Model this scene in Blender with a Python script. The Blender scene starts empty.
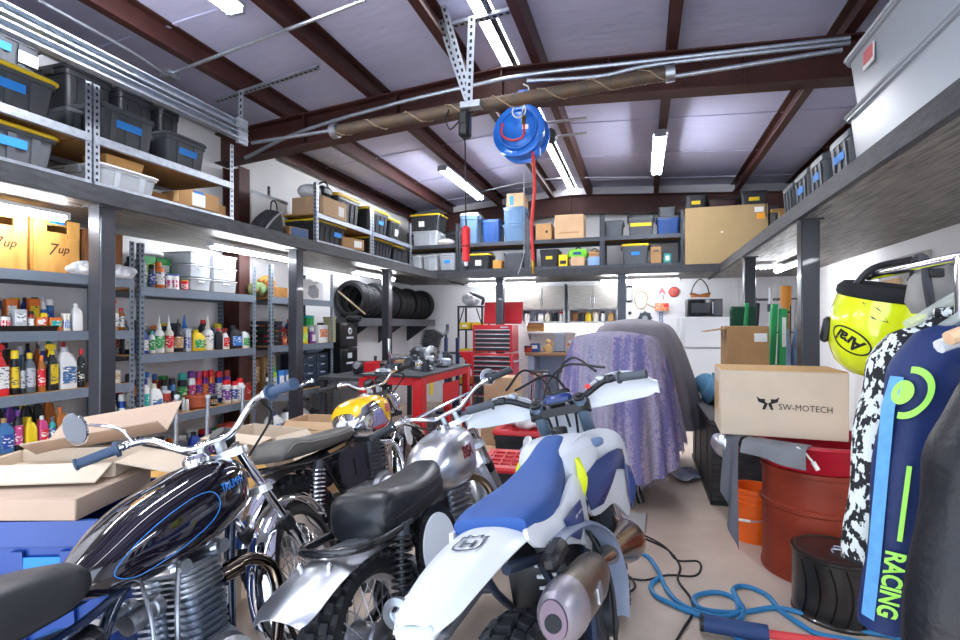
import bpy, bmesh, math, random
from mathutils import Vector as V, Matrix
from math import sin, cos, pi, radians as R
random.seed(7)
S = bpy.context.scene
COL = S.collection
F, CX, CY, H = 520., 480., 325., 1.46
TH = R(17.2); CT, ST = cos(TH), sin(TH)
def at(px, py, X=None, Y=None, Z=None, D=None):
    """a pixel of the photograph turned into a point of the room, on a known plane"""
    a = (px-CX)/F; b = (CY-py)/F
    kx, ky = CT*a-ST, ST*a+CT
    d = D if D is not None else X/kx if X is not None else Y/ky if Y is not None else (Z-H)/b
    return V((kx*d, ky*d, H+b*d))
def yx(px, X): return at(px, 0, X=X).y
def xy(px, Y): return at(px, 0, Y=Y).x

# ---------------------------------------------------------------- materials
def lin(c): return c/12.92 if c <= .04045 else ((c+.055)/1.055)**2.4
def rgb(h): return tuple(lin(int(h[i:i+2], 16)/255) for i in (0, 2, 4)) + (1,)
MC = {}
def mat(name, h, rough=.5, metal=0., noise=0., ns=18., bump=0., bs=60., coat=0., trans=0., emit=0., alpha=1., h2=None, stretch=(1, 1, 1), spec=.5, ior=1.45):
    if name in MC: return MC[name]
    m = bpy.data.materials.new(name); m.use_nodes = True
    N = m.node_tree.nodes; L = m.node_tree.links; b = N['Principled BSDF']
    c = rgb(h)
    b.inputs['Base Color'].default_value = c
    b.inputs['Roughness'].default_value = rough
    b.inputs['Metallic'].default_value = metal
    b.inputs['Coat Weight'].default_value = coat
    b.inputs['Specular IOR Level'].default_value = spec
    b.inputs['IOR'].default_value = ior
    if trans: b.inputs['Transmission Weight'].default_value = trans
    if alpha < 1: b.inputs['Alpha'].default_value = alpha
    if emit:
        b.inputs['Emission Color'].default_value = c; b.inputs['Emission Strength'].default_value = emit
    if noise or bump:
        tc = N.new('ShaderNodeTexCoord'); mp = N.new('ShaderNodeMapping'); mp.inputs['Scale'].default_value = stretch
        L.new(tc.outputs['Object'], mp.inputs['Vector'])
    if noise:
        n = N.new('ShaderNodeTexNoise'); n.inputs['Scale'].default_value = ns; n.inputs['Detail'].default_value = 5
        L.new(mp.outputs[0], n.inputs['Vector'])
        rp = N.new('ShaderNodeValToRGB')
        e = rp.color_ramp.elements
        e[0].position = .3; e[1].position = .7
        if h2:
            e[0].color = c; e[1].color = rgb(h2)
        else:
            e[0].color = tuple(x*(1-noise) for x in c[:3])+(1,); e[1].color = tuple(min(1, x*(1+noise)) for x in c[:3])+(1,)
        L.new(n.outputs['Fac'], rp.inputs['Fac']); L.new(rp.outputs['Color'], b.inputs['Base Color'])
    if bump:
        n2 = N.new('ShaderNodeTexNoise'); n2.inputs['Scale'].default_value = bs; n2.inputs['Detail'].default_value = 4
        L.new(mp.outputs[0], n2.inputs['Vector'])
        bp = N.new('ShaderNodeBump'); bp.inputs['Strength'].default_value = bump; bp.inputs['Distance'].default_value = .02
        L.new(n2.outputs['Fac'], bp.inputs['Height']); L.new(bp.outputs['Normal'], b.inputs['Normal'])
    MC[name] = m
    return m
black = mat('black_plastic', '17181b', .45)
blackm = mat('black_paint_metal', '141519', .3, coat=.3)
rubber = mat('rubber', '1c1d20', .75, noise=.25, ns=30)
chrome = mat('chrome', 'e2e4ea', .07, 1)
alu = mat('polished_aluminium', 'dde1e8', .3, 1, noise=.06, ns=9, bump=.04, bs=18)
alum = mat('cast_aluminium', 'a9adb4', .42, 1, noise=.2, ns=25)
galv = mat('galvanised_steel', 'b3bac4', .4, .85, noise=.15, ns=30)
steel = mat('rack_steel', '76818f', .42, .35, noise=.06, ns=10)
steel_d = mat('dark_steel', '44474e', .4, .5)
white = mat('white_plastic', 'd9dce1', .35)
whitep = mat('white_paint', 'e6e6ea', .5)
red = mat('red_enamel', 'b41b26', .3, coat=.4)
redp = mat('red_plastic', 'c8202a', .38)
card = mat('cardboard', 'bf9e7b', .85, noise=.06, ns=6)
cardl = mat('pale_cardboard', 'd2c0aa', .85, noise=.05, ns=5)
cardd = mat('worn_cardboard', 'a67f55', .85, noise=.1, ns=7)
graytote = mat('grey_tote_plastic', '4a4e54', .5, noise=.05, ns=12)
blacktote = mat('black_tote_plastic', '26282d', .45)
yellowlid = mat('yellow_lid', 'dfc021', .45)
bluetape = mat('blue_tape', '2a84d8', .6)
bluep = mat('blue_plastic', '1b427f', .42)
clearp = mat('clear_plastic', 'cfd6de', .25, alpha=.5)
clearb = mat('clear_blue_plastic', '6584a8', .25, alpha=.72)
wood = mat('plywood', 'b98a4f', .6, noise=.18, ns=6, stretch=(1, 6, 6))
paper = mat('paper', 'e9e8e4', .8)
yellow = mat('yellow_plastic', 'e6c31e', .4)
hole = mat('punched_hole', '202226', .9)

# ---------------------------------------------------------------- mesh building
def rrect(w, d, r, n=4):
    o = []
    r = min(r, w/2-1e-4, d/2-1e-4)
    for cx, cy, a0 in ((w/2-r, d/2-r, 0), (-w/2+r, d/2-r, pi/2), (-w/2+r, -d/2+r, pi), (w/2-r, -d/2+r, 1.5*pi)):
        for i in range(n+1):
            a = a0+pi/2*i/n; o.append((cx+r*cos(a), cy+r*sin(a)))
    return o
def smooth_path(p, k=6, closed=False):
    p = [V(q) for q in p]; n = len(p); o = []
    rng = range(n if closed else n-1)
    for i in rng:
        a = p[(i-1) % n] if closed or i > 0 else p[0]*2-p[1]
        b = p[i]; c = p[(i+1) % n]
        d = p[(i+2) % n] if closed or i+2 < n else p[-1]*2-p[-2]
        for j in range(k):
            t = j/k
            o.append(.5*((2*b)+(c-a)*t+(2*a-5*b+4*c-d)*t*t+(3*b-a-3*c+d)*t**3))
    if not closed: o.append(p[-1])
    return o
def basis(ax):
    z = V(ax).normalized(); x = z.cross(V((0, 0, 1)) if abs(z.z) < .9 else V((1, 0, 0))).normalized()
    return x, z.cross(x), z
class MB:
    def __init__(s, M=None): s.v = []; s.f = []; s.mi = []; s.k = 0; s.M = M
    def mat(s, k): s.k = k; return s
    def add(s, vs, fs):
        o = len(s.v); M = s.M
        s.v += [M @ V(q) for q in vs] if M is not None else [V(q) for q in vs]
        s.f += [tuple(i+o for i in f) for f in fs]; s.mi += [s.k]*len(fs); return s
    def box(s, c, d, rot=None, ch=0., taper=1.):
        c = V(c); hx, hy, hz = d[0]/2, d[1]/2, d[2]/2
        Mr = rot if rot is not None else Matrix()
        ch = min(ch, hx*.9, hy*.9, hz*.9)
        P = {}; vs = []
        for sx in (-1, 1):
            for sy in (-1, 1):
                for sz in (-1, 1):
                    t = taper if sz > 0 else 1
                    for k in range(3 if ch else 1):
                        q = V((sx*(hx-(ch if k == 0 else 0)*0)*t, sy*hy*t, sz*hz))
                        if ch:
                            q = V((sx*(hx*t-(0 if k == 0 else ch)), sy*(hy*t-(0 if k == 1 else ch)), sz*(hz-(0 if k == 2 else ch))))
                        P[sx, sy, sz, k] = len(vs); vs.append(c+Mr @ q)
        fs = []
        loop = ((-1, -1), (1, -1), (1, 1), (-1, 1))
        for k in range(3):
            for sg in (-1, 1):
                f = []
                for a, b in loop:
                    t = [a, b]; t.insert(k, sg); f.append(P[t[0], t[1], t[2], k if ch else 0])
                fs.append(f)
        if ch:
            for k in range(3):
                i, j = [q for q in range(3) if q != k]
                for a, b in loop:
                    f = []
                    for sg, kk in ((-1, i), (-1, j), (1, j), (1, i)):
                        t = [0, 0, 0]; t[k] = sg; t[i] = a; t[j] = b; f.append(P[t[0], t[1], t[2], kk])
                    fs.append(f)
            for sx in (-1, 1):
                for sy in (-1, 1):
                    for sz in (-1, 1): fs.append([P[sx, sy, sz, q] for q in range(3)])
        return s.add(vs, fs)
    def cyl(s, p0, p1, r0, r1=None, n=14, caps=True):
        r1 = r0 if r1 is None else r1
        p0, p1 = V(p0), V(p1); x, y, z = basis(p1-p0)
        rings = [[p+(x*cos(2*pi*i/n)+y*sin(2*pi*i/n))*r for i in range(n)] for p, r in ((p0, r0), (p1, r1))]
        return s.loft(rings, caps=caps)
    def loft(s, rings, caps=True, ring_closed=True, loop=False):
        n = len(rings[0]); vs = [q for r in rings for q in r]; fs = []
        m = len(rings)
        for i in range(m if loop else m-1):
            for j in range(n if ring_closed else n-1):
                a, b = i*n+j, i*n+(j+1) % n; c, d = ((i+1) % m)*n+(j+1) % n, ((i+1) % m)*n+j
                fs.append((a, b, c, d))
        if caps and not loop:
            fs.append(tuple(range(n))[::-1]); fs.append(tuple(range((m-1)*n, m*n)))
        return s.add(vs, fs)
    def tube(s, pts, r, n=8, closed=False, k=0, caps=True):
        if k: pts = smooth_path(pts, k, closed)
        pts = [V(p) for p in pts]; m = len(pts)
        tan = [((pts[(i+1) % m] if closed or i < m-1 else pts[i])-(pts[i-1] if closed or i > 0 else pts[i])).normalized() for i in range(m)]
        x, y, z = basis(tan[0]); rings = []
        for i in range(m):
            t = tan[i]; x = (x-t*x.dot(t)).normalized(); y = t.cross(x)
            rr = r if not callable(r) else r(i/(m-1))
            rings.append([pts[i]+(x*cos(2*pi*j/n)+y*sin(2*pi*j/n))*rr for j in range(n)])
        return s.loft(rings, caps=caps, loop=closed)
    def lathe(s, prof, c=(0, 0, 0), ax=(0, 0, 1), n=20, sq=(1, 1), loop=False):
        c = V(c); x, y, z = basis(ax)
        if tuple(ax) == (0, 0, 1): x, y = V((1, 0, 0)), V((0, 1, 0))
        rings = [[c+z*h+(x*cos(2*pi*i/n)*sq[0]+y*sin(2*pi*i/n)*sq[1])*max(r, 1e-5) for i in range(n)] for r, h in prof]
        return s.loft(rings, caps=not loop, loop=loop)
    def torus(s, c, ax, Rr, r, n=32, m=8, sz=1.):
        return s.lathe([(Rr+r*cos(2*pi*i/m), r*sz*sin(2*pi*i/m)) for i in range(m)], c, ax, n, loop=True)
    def sphere(s, c, r, n=16, m=10, sc=(1, 1, 1)):
        c = V(c)
        rings = [[c+V((r*sc[0]*sin(t)*cos(2*pi*i/n), r*sc[1]*sin(t)*sin(2*pi*i/n), r*sc[2]*cos(t))) for i in range(n)] for t in [max(1e-3, min(pi-1e-3, pi*j/m)) for j in range(m+1)]]
        return s.loft(rings)
    def prism(s, pts, vec):
        vec = V(vec); pts = [V(p) for p in pts]; n = len(pts)
        return s.loft([pts, [p+vec for p in pts]])
    def grid(s, fn, nu, nv, th=0.):
        P = [[V(fn(u/nu, v/nv)) for v in range(nv+1)] for u in range(nu+1)]
        W = nv+1
        vs = [q for r in P for q in r]
        fs = [(u*W+v, u*W+v+1, (u+1)*W+v+1, (u+1)*W+v) for u in range(nu) for v in range(nv)]
        if th:
            o = len(vs); nn = []
            for u in range(nu+1):
                for v in range(nv+1):
                    a = P[min(u+1, nu)][v]-P[max(u-1, 0)][v]; b = P[u][min(v+1, nv)]-P[u][max(v-1, 0)]
                    q = a.cross(b); nn.append(q.normalized() if q.length > 1e-9 else V((0, 0, 1)))
            vs += [vs[i]-nn[i]*th for i in range(o)]
            fs += [tuple(i+o for i in f)[::-1] for f in list(fs)]
            for u in range(nu):
                for e in (0, nv): fs.append((u*W+e, (u+1)*W+e, (u+1)*W+e+o, u*W+e+o))
            for v in range(nv):
                for e in (0, nu): fs.append((e*W+v, e*W+v+1, e*W+v+1+o, e*W+v+o))
        return s.add(vs, fs)
    def build(s, name, m, parent=None, origin=None, ang=38):
        me = bpy.data.meshes.new(name); o = V(origin) if origin is not None else V((0, 0, 0))
        me.from_pydata([q-o for q in s.v], [], s.f)
        for q in (m if isinstance(m, (list, tuple)) else [m]): me.materials.append(q)
        me.polygons.foreach_set('material_index', s.mi)
        b = bmesh.new(); b.from_mesh(me)
        bmesh.ops.remove_doubles(b, verts=b.verts, dist=2e-5)
        bmesh.ops.recalc_face_normals(b, faces=b.faces)
        b.to_mesh(me); b.free()
        me.polygons.foreach_set('use_smooth', [True]*len(me.polygons))
        me.set_sharp_from_angle(angle=R(ang))
        ob = bpy.data.objects.new(name, me); COL.objects.link(ob); ob.location = o
        if parent is not None: ob.parent = parent
        return ob
def tag(o, label, cat, group=None, kind=None):
    o['label'] = label; o['category'] = cat
    if group: o['group'] = group
    if kind: o['kind'] = kind
    return o
def thing(name, label, cat, loc=(0, 0, 0), rz=0., group=None, rot=None):
    o = bpy.data.objects.new(name, None); COL.objects.link(o); o.location = loc
    o.empty_display_size = .05
    o.rotation_euler = rot if rot else (0, 0, rz)
    return tag(o, label, cat, group)
def struct(o, label=None):
    o['kind'] = 'structure'
    if label: o['label'] = label
    return o
def part_label(o, t): o['label'] = t; return o
def dup(root, loc=None, label=None, rz=None, group=None):
    r = root.copy(); COL.objects.link(r)
    if loc is not None: r.location = loc
    if rz is not None: r.rotation_euler = (0, 0, rz)
    if label: r['label'] = label
    if group: r['group'] = group
    for ch in list(root.children):
        c = ch.copy(); COL.objects.link(c); c.parent = r
        for g in ch.children:
            d = g.copy(); COL.objects.link(d); d.parent = c
    return r
TXC = {}
def textpoly(s, size, shear=0., spacing=1., bold=0.):
    cu = bpy.data.curves.new('t', 'FONT'); cu.body = s; cu.size = size; cu.shear = shear; cu.align_x = 'CENTER'; cu.align_y = 'CENTER'
    cu.space_character = spacing; cu.offset = bold; cu.resolution_u = 3
    o = bpy.data.objects.new('t', cu); COL.objects.link(o)
    dg = bpy.context.evaluated_depsgraph_get(); dg.update()
    me = bpy.data.meshes.new_from_object(o.evaluated_get(dg))
    r = [tuple(v.co) for v in me.vertices], [tuple(p.vertices) for p in me.polygons]
    bpy.data.objects.remove(o); bpy.data.curves.remove(cu); bpy.data.meshes.remove(me)
    return r
def lettering(s, size, m, parent, fn, name='lettering', **k):
    vs, fs = textpoly(s, size, **k)
    return MB().add([fn(x, y) for x, y, z in vs], fs).build(name, m, parent)
def flat(o, ux, uy):
    o, ux, uy = V(o), V(ux), V(uy)
    return lambda x, y: o+ux*x+uy*y
# ---------------------------------------------------------------- the room
XL, XR, YB, YF = -4.2, 2.28, 9.2, -.7
RX = -1.15
def zb(x): return 3.37-(.08*(RX-x) if x < RX else .055*(x-RX))   # underside of the roof frames
def zp(x): return zb(x)+.31                                         # underside of the purlins
def zc(x): return zb(x)+.5                                          # ceiling panels
m_wall = mat('white_wall_panel', 'ececee', .55, noise=.02, ns=3)
m_ceil = mat('vinyl_faced_insulation', 'bfc0de', .5, noise=.04, ns=3, bump=.25, bs=5, stretch=(1, 3, 1))
m_floor = mat('concrete_floor', 'cdbbab', .5, noise=.16, ns=2.2, h2='b5a292', bump=.05, bs=60)
m_deck = mat('dark_stained_decking', '1b1a1d', .4, noise=.3, ns=9, h2='857d72', stretch=(3, .35, 1), bump=.9, bs=16)
m_decks = mat('dark_stained_decking_crosswise', '1b1a1d', .4, noise=.3, ns=9, h2='5b554e', stretch=(.35, 3, 1), bump=.9, bs=16)
m_fascia = mat('grey_painted_timber', '232428', .6, noise=.35, ns=9, h2='3b3c41', stretch=(6, 1, 6), bump=.2, bs=40)
m_post = mat('charcoal_painted_post', '33353c', .32, .25, coat=.2)
m_iron = mat('red_oxide_steel', '472723', .5, .15, noise=.18, ns=8)
m_tube = mat('lit_tube', 'f4f8ff', .4, emit=52.)
m_sky = mat('daylit_translucent_panel', 'f6f9ff', .4, emit=11.)
m_tubec = mat('bright_lit_tube', 'f4f8ff', .4, emit=110.)

b = MB().box((-.96, 4.25, -.06), (6.9, 10.1, .12)); struct(b.build('floor', m_floor))
b = MB().box((-.96, -7.3, -.1), (30, 13, .1)); o = struct(b.build('driveway_ground', mat('pale_driveway', 'b9b4ac', .8, noise=.08, ns=3)))
def wall(name, y0, y1, x, out, ribs=()):
    w = MB().prism([(x, y0, 0), (x, y1, 0), (x, y1, zc(x)+.05), (x, y0, zc(x)+.05)], (out, 0, 0))
    for y in ribs: w.box((x-out*.04, y, 1.05), (.012, .02, 2.1))
    return struct(w.build(name, m_wall))
wall('wall_left', YF, YB, XL, -.1)
wall('wall_right', YF, YB, XR, .1)
gab = [(XL-.1, YB, 0), (XR+.1, YB, 0), (XR+.1, YB, zc(XR)+.05), (RX, YB, zc(RX)+.05), (XL-.1, YB, zc(XL)+.05)]
w = MB().prism(gab, (0, .1, 0))
for i in range(17): w.box((1.3+i*.06, YB-.004, 1.1), (.008, .012, 2.2))
w.box((-3.55, YB-.004, 1.1), (.012, .01, 2.2)); w.box((-2.35, YB-.004, 1.1), (.012, .01, 2.2))
struct(w.build('wall_back', m_wall))
fr = MB().box((-3.75, YF-.05, 1.6), (1.0, .1, 3.2)).box((1.8, YF-.05, 1.6), (1.05, .1, 3.2)).prism([(XL-.1, YF, 3.0), (XR+.1, YF, 3.0), (XR+.1, YF, zc(XR)+.05), (RX, YF, zc(RX)+.05), (XL-.1, YF, zc(XL)+.05)], (0, -.1, 0))
struct(fr.build('wall_front', m_wall))
# ceiling in two slopes, with faint seams
ce = MB()
for xa, xb in ((XL-.1, RX-.08), (RX+.08, XR+.1)):
    ce.prism([(xa, YF-.1, zc(xa)), (xb, YF-.1, zc(xb)), (xb, YF-.1, zc(xb)+.04), (xa, YF-.1, zc(xa)+.04)], (0, YB-YF+.2, 0))
    for y in (.5, 1.75, 3.0, 4.95, 6.2, 7.45, 8.7):
        ce.prism([(xa, y, zc(xa)-.012), (xb, y, zc(xb)-.012), (xb, y, zc(xb)+.001), (xa, y, zc(xa)+.001)], (0, .035, 0))
struct(ce.build('ceiling', m_ceil))
sk = MB().prism([(RX-.08, YF-.1, zc(RX)-.005), (RX+.08, YF-.1, zc(RX)-.005), (RX+.08, YF-.1, zc(RX)+.03), (RX-.08, YF-.1, zc(RX)+.03)], (0, YB-YF+.2, 0))
struct(sk.build('window_1', m_sky), 'long daylit translucent panel along the ridge of the ceiling')
tr = MB().box((RX+.06, 4.2, zc(RX)-.05), (.035, 9.6, .035)); struct(tr.build('trim_1', steel_d))
# purlins (C sections) run front to back; two welded frames carry them
def purlin(x, sgn):
    z = zp(x); h = .19; w = .075; t = .012
    p = [(0, 0), (w, 0), (w, .03), (w-t, .03), (w-t, t), (t, t), (t, h-t), (w, h-t), (w, h), (0, h)]
    b = MB().prism([(x+sgn*(a-w/2), YF, z+c) for a, c in p], (0, YB-YF, 0))
    return struct(b.build('purlin_beam', m_iron))
for x, s in ((-4.12, 1), (-3.35, 1), (-2.4, 1), (-1.47, 1), (-.84, -1), (.234, -1), (1.418, -1), (2.2, -1)): purlin(x, s)
def frame_beam(y, name):
    b = MB()
    for xa, xb in ((XL, RX), (RX, XR)):
        def sl(z0a, z0b, h, wy): b.prism([(xa, y-wy/2, z0a), (xb, y-wy/2, z0b), (xb, y-wy/2, z0b+h), (xa, y-wy/2, z0a+h)], (0, wy, 0))
        sl(zb(xa), zb(xb), .014, .17); sl(zb(xa)+.296, zb(xb)+.296, .014, .17); sl(zb(xa), zb(xb), .31, .012)
    for x in (RX, RX+.9, RX+1.9, RX-1., RX-2.): b.box((x, y, zb(x)+.155), (.014, .13, .3))
    return struct(b.build(name, m_iron))
frame_beam(4.4, 'roof_beam'); frame_beam(9.0, 'roof_beam')
for x in (XL+.14,):
    for y in (4.46,):
        b = MB().box((x, y, 1.55), (.2, .014, 3.1)).box((x-.1, y, 1.55), (.014, .15, 3.1)).box((x+.1, y, 1.55), (.014, .15, 3.1))
        struct(b.build('steel_column', m_iron))

# mezzanine decks on three sides
ZU, ZD = 2.2, 2.31
XA, XB, YC = -3.18, 1.08, 7.86
def deck(name, x0, x1, y0, y1, fas, m):
    b = MB().box(((x0+x1)/2, (y0+y1)/2, (ZU+ZD)/2+.01), (x1-x0, y1-y0, ZD-ZU-.025))
    o = struct(b.build(name, m))
    f = MB()
    if fas == 'y': f.box(((x0+x1)/2, y0-.019, (ZU+ZD)/2), (x1-x0, .038, ZD-ZU), ch=.004)
    else:
        x = x1+.019 if fas == 'x1' else x0-.019
        f.box((x, (y0+y1)/2, (ZU+ZD)/2), (.038, y1-y0, ZD-ZU), ch=.004)
    f = f.build('fascia', m_fascia, o); return o
deck('mezzanine_deck', XL, XA, .2, YB, 'x1', m_deck)
deck('mezzanine_deck', XB, XR, .2, YB, 'x0', m_deck)
deck('mezzanine_deck', XA+.04, XB-.04, YC, YB, 'y', m_decks)
def post(x, y, w=.14):
    b = MB().box((x, y, ZU/2), (w, w, ZU), ch=.008).box((x, y, .006), (w+.1, w+.1, .012)).box((x, y, ZU-.006), (w+.04, w+.04, .012))
    return struct(b.build('mezzanine_post', m_post))
for y in (2.42, 4.34, 6.26): post(XA-.055, y, .105)
for y in (4.2, 6.3): post(XB+.05, y, .115)
for x in (-2.12, -.27): post(x, YC+.07, .12)

# ---------------------------------------------------------------- lights that hang in the room
def tube_light(loc, ln, rz, label, group, w=.075, strength=m_tube):
    t = thing('ceiling_tube_light', label, 'light fixture', loc, rz, group)
    MB().box((0, 0, .012), (w, ln, .024), ch=.004).box((0, -ln/2+.012, -.006), (w*.9, .024, .03)).box((0, ln/2-.012, -.006), (w*.9, .024, .03)).build('housing', white, t)
    d = MB().cyl((0, -ln/2+.025, -.018), (0, ln/2-.025, -.018), .021, n=10).build('lit_tube', strength, t)
    return t
G = 'tube lights under the mezzanine'
tube_light((-3.6, 1.86, ZU-.03), 1.2, 0, 'lit tube lamp under the left mezzanine above the wooden crates', G)
tube_light((-3.6, 4.24, ZU-.03), 1.2, 0, 'lit tube lamp under the left mezzanine above the clear drawers', G)
tube_light((-3.6, 6.6, ZU-.03), 1.2, 0, 'lit tube lamp under the left mezzanine above the stored tyres', G)
tube_light((-2.25, 8.5, ZU-.03), 1.2, pi/2, 'lit tube lamp under the back mezzanine above the red tool chest', G)
tube_light((-.03, 8.5, ZU-.03), 1.2, pi/2, 'lit tube lamp under the back mezzanine above the tool wall', G)
tube_light((1.68, 7.0, ZU-.03), 1.2, 0, 'lit tube lamp under the right mezzanine behind the square post', G)
tube_light((1.75, 1.5, ZU-.03), 1.2, 0, 'lit tube lamp under the right mezzanine over the hanging clothes', G)
tube_light((-3.6, .6, ZU-.03), .7, 0, 'lit tube lamp under the left mezzanine outside the picture', G)
t = thing('ceiling_louvre_light', 'short louvred lamp under the far right mezzanine beside the tube lamp', 'light fixture', (1.45, 7.05, ZU-.03))
MB().box((0, 0, .01), (.34, .12, .03), ch=.004).build('housing', white, t)
MB().box((0, 0, -.012), (.3, .08, .012)).build('lit_panel', m_tube, t)
lv = MB()
for i in range(7): lv.box((-.15+i*.05, 0, -.025), (.008, .1, .02))
lv.build('louvre', white, t)
G = 'tube lights on the roof purlins'
def strip_light(x, y0, y1, z, label):
    t = thing('strip_light', label, 'light fixture', (x, (y0+y1)/2, z), 0, G); ln = y1-y0
    MB().prism([(-.07, -ln/2, .02), (.07, -ln/2, .02), (.045, -ln/2, .06), (-.045, -ln/2, .06)], (0, ln, 0)).build('housing', white, t)
    for y in (-ln/2, ln/2): MB().box((0, y, .015), (.13, .03, .07), ch=.005).build('end_cap', galv, t)
    for s in (-1, 1): MB().cyl((s*.032, -ln/2+.02, .0), (s*.032, ln/2-.02, .0), .019, n=8).build('lit_tube', m_tubec, t)
    for y in (-ln/3, ln/3): MB().box((0, y, .06+(zp(x)-z-.06)/2), (.01, .02, max(.02, zp(x)-z-.06))).build('hanger', galv, t)
strip_light(-2.46, 6.3, 7.95, 3.48, 'lit strip light under the roof left of the blue hose reel')
strip_light(.2, 5.9, 7.4, 3.5, 'lit strip light under the roof right of the blue hose reel')
strip_light(-2.46, 1.4, 2.7, 3.45, 'lit strip light under the roof nearest the open door')

# ---------------------------------------------------------------- door hardware and services under the roof
def pipe(name, pts, r, m, label, cat, k=6, group=None):
    return tag(MB().tube(pts, r, 8, k=k).build(name, m, None, V(pts[0])), label, cat, group)
c = thing('torsion_spring', 'long rusty torsion spring wound on a shaft before the roof beam', 'spring', at(470, 104, Y=3.75))
o0 = c.location
p0, p1 = at(335, 131, Y=3.75), at(670, 73, Y=3.75)
ms = mat('rusty_spring_steel', '514a44', .6, .4, noise=.3, ns=14, h2='6a5440')
n = 90; rg = []
ax = (p1-p0).normalized(); x_, y_, z_ = basis(ax); L = (p1-p0).length
prof = []
for i in range(n*2+1): prof.append((.05 if i % 2 else .043, L*i/(n*2)))
MB().lathe(prof, p0-o0, ax, 12).build('coil', ms, c, None, 80)
q0, q1 = at(252, 143, Y=3.75), at(842, 50, Y=3.75)
MB().cyl(q0-o0, q1-o0, .015).build('shaft', galv, c)
for f in (.0, 1.): MB().cyl(p0-o0+ax*(L*f-.03), p0-o0+ax*(L*f+.03), .06, n=12).build('cone', alum, c)
w = MB().tube([p0-o0+ax*(L*t/40)+ (x_*cos(t*1.15)+y_*sin(t*1.15))*.053 for t in range(41)], .006, 5).build('painted_stripe', mat('worn_orange_stripe', '8d7a62', .6), c)
pipe('conduit', [at(245, 158, Y=4.25), at(300, 132, Y=4.25), at(390, 105, Y=4.25), at(480, 84, Y=4.25), at(540, 73, Y=4.25), at(640, 62, Y=4.25), at(850, 38, Y=4.25)], .018, galv, 'grey bent conduit running along the whole roof beam', 'conduit')
pipe('conduit', [at(527, 81, Y=4.2), at(600, 76, Y=4.2), at(660, 64, Y=4.2), at(850, 43, Y=4.2)], .017, galv, 'grey conduit on the right half of the roof beam below another', 'conduit')
pipe('conduit', [at(170, 74, D=4.1), at(365, 0, D=3.35)], .013, galv, 'thin straight conduit crossing below the roof from a junction box', 'conduit', 2)
pipe('hanging_conduit', [at(38, 0, X=-3.42), at(130, 51, X=-3.42), at(160, 71, X=-3.45), at(172, 74, X=-3.5)], .012, galv, 'thin conduit running along the left roof purlin to a junction box', 'conduit')
tag(MB().box((0, 0, 0), (.1, .1, .06), ch=.008).build('junction_box', galv, None), 'small grey junction box under the left roof purlin', 'box').location = at(170, 75, D=4.1)
pipe('conduit', [at(480, 192, Y=7.9), at(520, 183, Y=7.9), at(565, 178, Y=7.9), at(650, 177, Y=7.9)], .011, galv, 'thin white conduit across the far ceiling to the strip light', 'conduit', 3)
# galvanised punched struts
def strut(a, b_, w=.045, name='angle_strut', m=galv):
    a, b_ = V(a), V(b_); x, y, z = basis(b_-a); L = (b_-a).length
    M = Matrix((x, y, z)).transposed().to_4x4(); M.translation = a
    q = MB(M)
    q.box((0, w/2, L/2), (w, .004, L)).box((-w/2, 0, L/2), (.004, w, L)).mat(1)
    k = int(L/.05)
    for i in range(k):
        q.box((0, w/2, (i+.5)*L/k), (w*.35, .0052, L/k*.5)).box((-w/2, 0, (i+.5)*L/k), (.0052, w*.35, L/k*.5))
    return q
tb = thing('spring_bracket', 'galvanised punched angle bracket hanging from the roof holds the spring', 'bracket', at(468, 104, Y=3.7))
def sp(name, pa, pb, w=.045):
    M = Matrix.Translation(-tb.location)
    q = strut(pa, pb, w); q.v = [M @ v for v in q.v]; q.build(name, [galv, hole], tb)
sp('cross_rail', at(434, 27, Y=3.72), at(511, 8, Y=3.72), .06)
sp('strut', at(470, 104, Y=3.7), at(473, 18, Y=3.7), .055)
sp('strut', at(468, 100, Y=3.72), at(441, 22, Y=3.72)); sp('strut', at(468, 88, Y=3.7), at(441, -5, Y=3.65))
MB().box((.03, 0, -.02), (.16, .1, .05), ch=.004).build('bearing_plate', galv, tb)
def strut_thing(pa, pb, label, w=.045):
    q = strut(pa, pb, w); return tag(q.build('hanging_angle_strut', [galv, hole], None, V(pa)), label, 'strut')
strut_thing(at(216, 99, Z=3.42), at(318, 65, Z=3.46), 'grey angle strut under the roof left of the strip light', .05)
strut_thing(at(243, 136, X=-3.1), at(243, 92, X=-3.12), 'short upright strut at the end of the door track')
# door track
t = thing('door_track', 'long bright double steel door track along the left side', 'door track', (-3.05, 1.9, 2.93))
for dz, r in ((0., .028), (.085, .024)):
    MB().prism([(-.03, -2.5, dz), (.03, -2.5, dz), (.03, -2.5, dz+.012), (-.018, -2.5, dz+.012), (-.018, -2.5, dz+.05), (.03, -2.5, dz+.05), (.03, -2.5, dz+.058), (-.03, -2.5, dz+.058)], (0, 4.05, 0)).build('rail', galv, t)
MB().box((.01, 1.5, .07), (.03, .1, .2)).build('end_plate', galv, t)
for y in (-1.5,): MB().box((0, y, .35), (.03, .03, .55)).build('hanger', galv, t)
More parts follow.
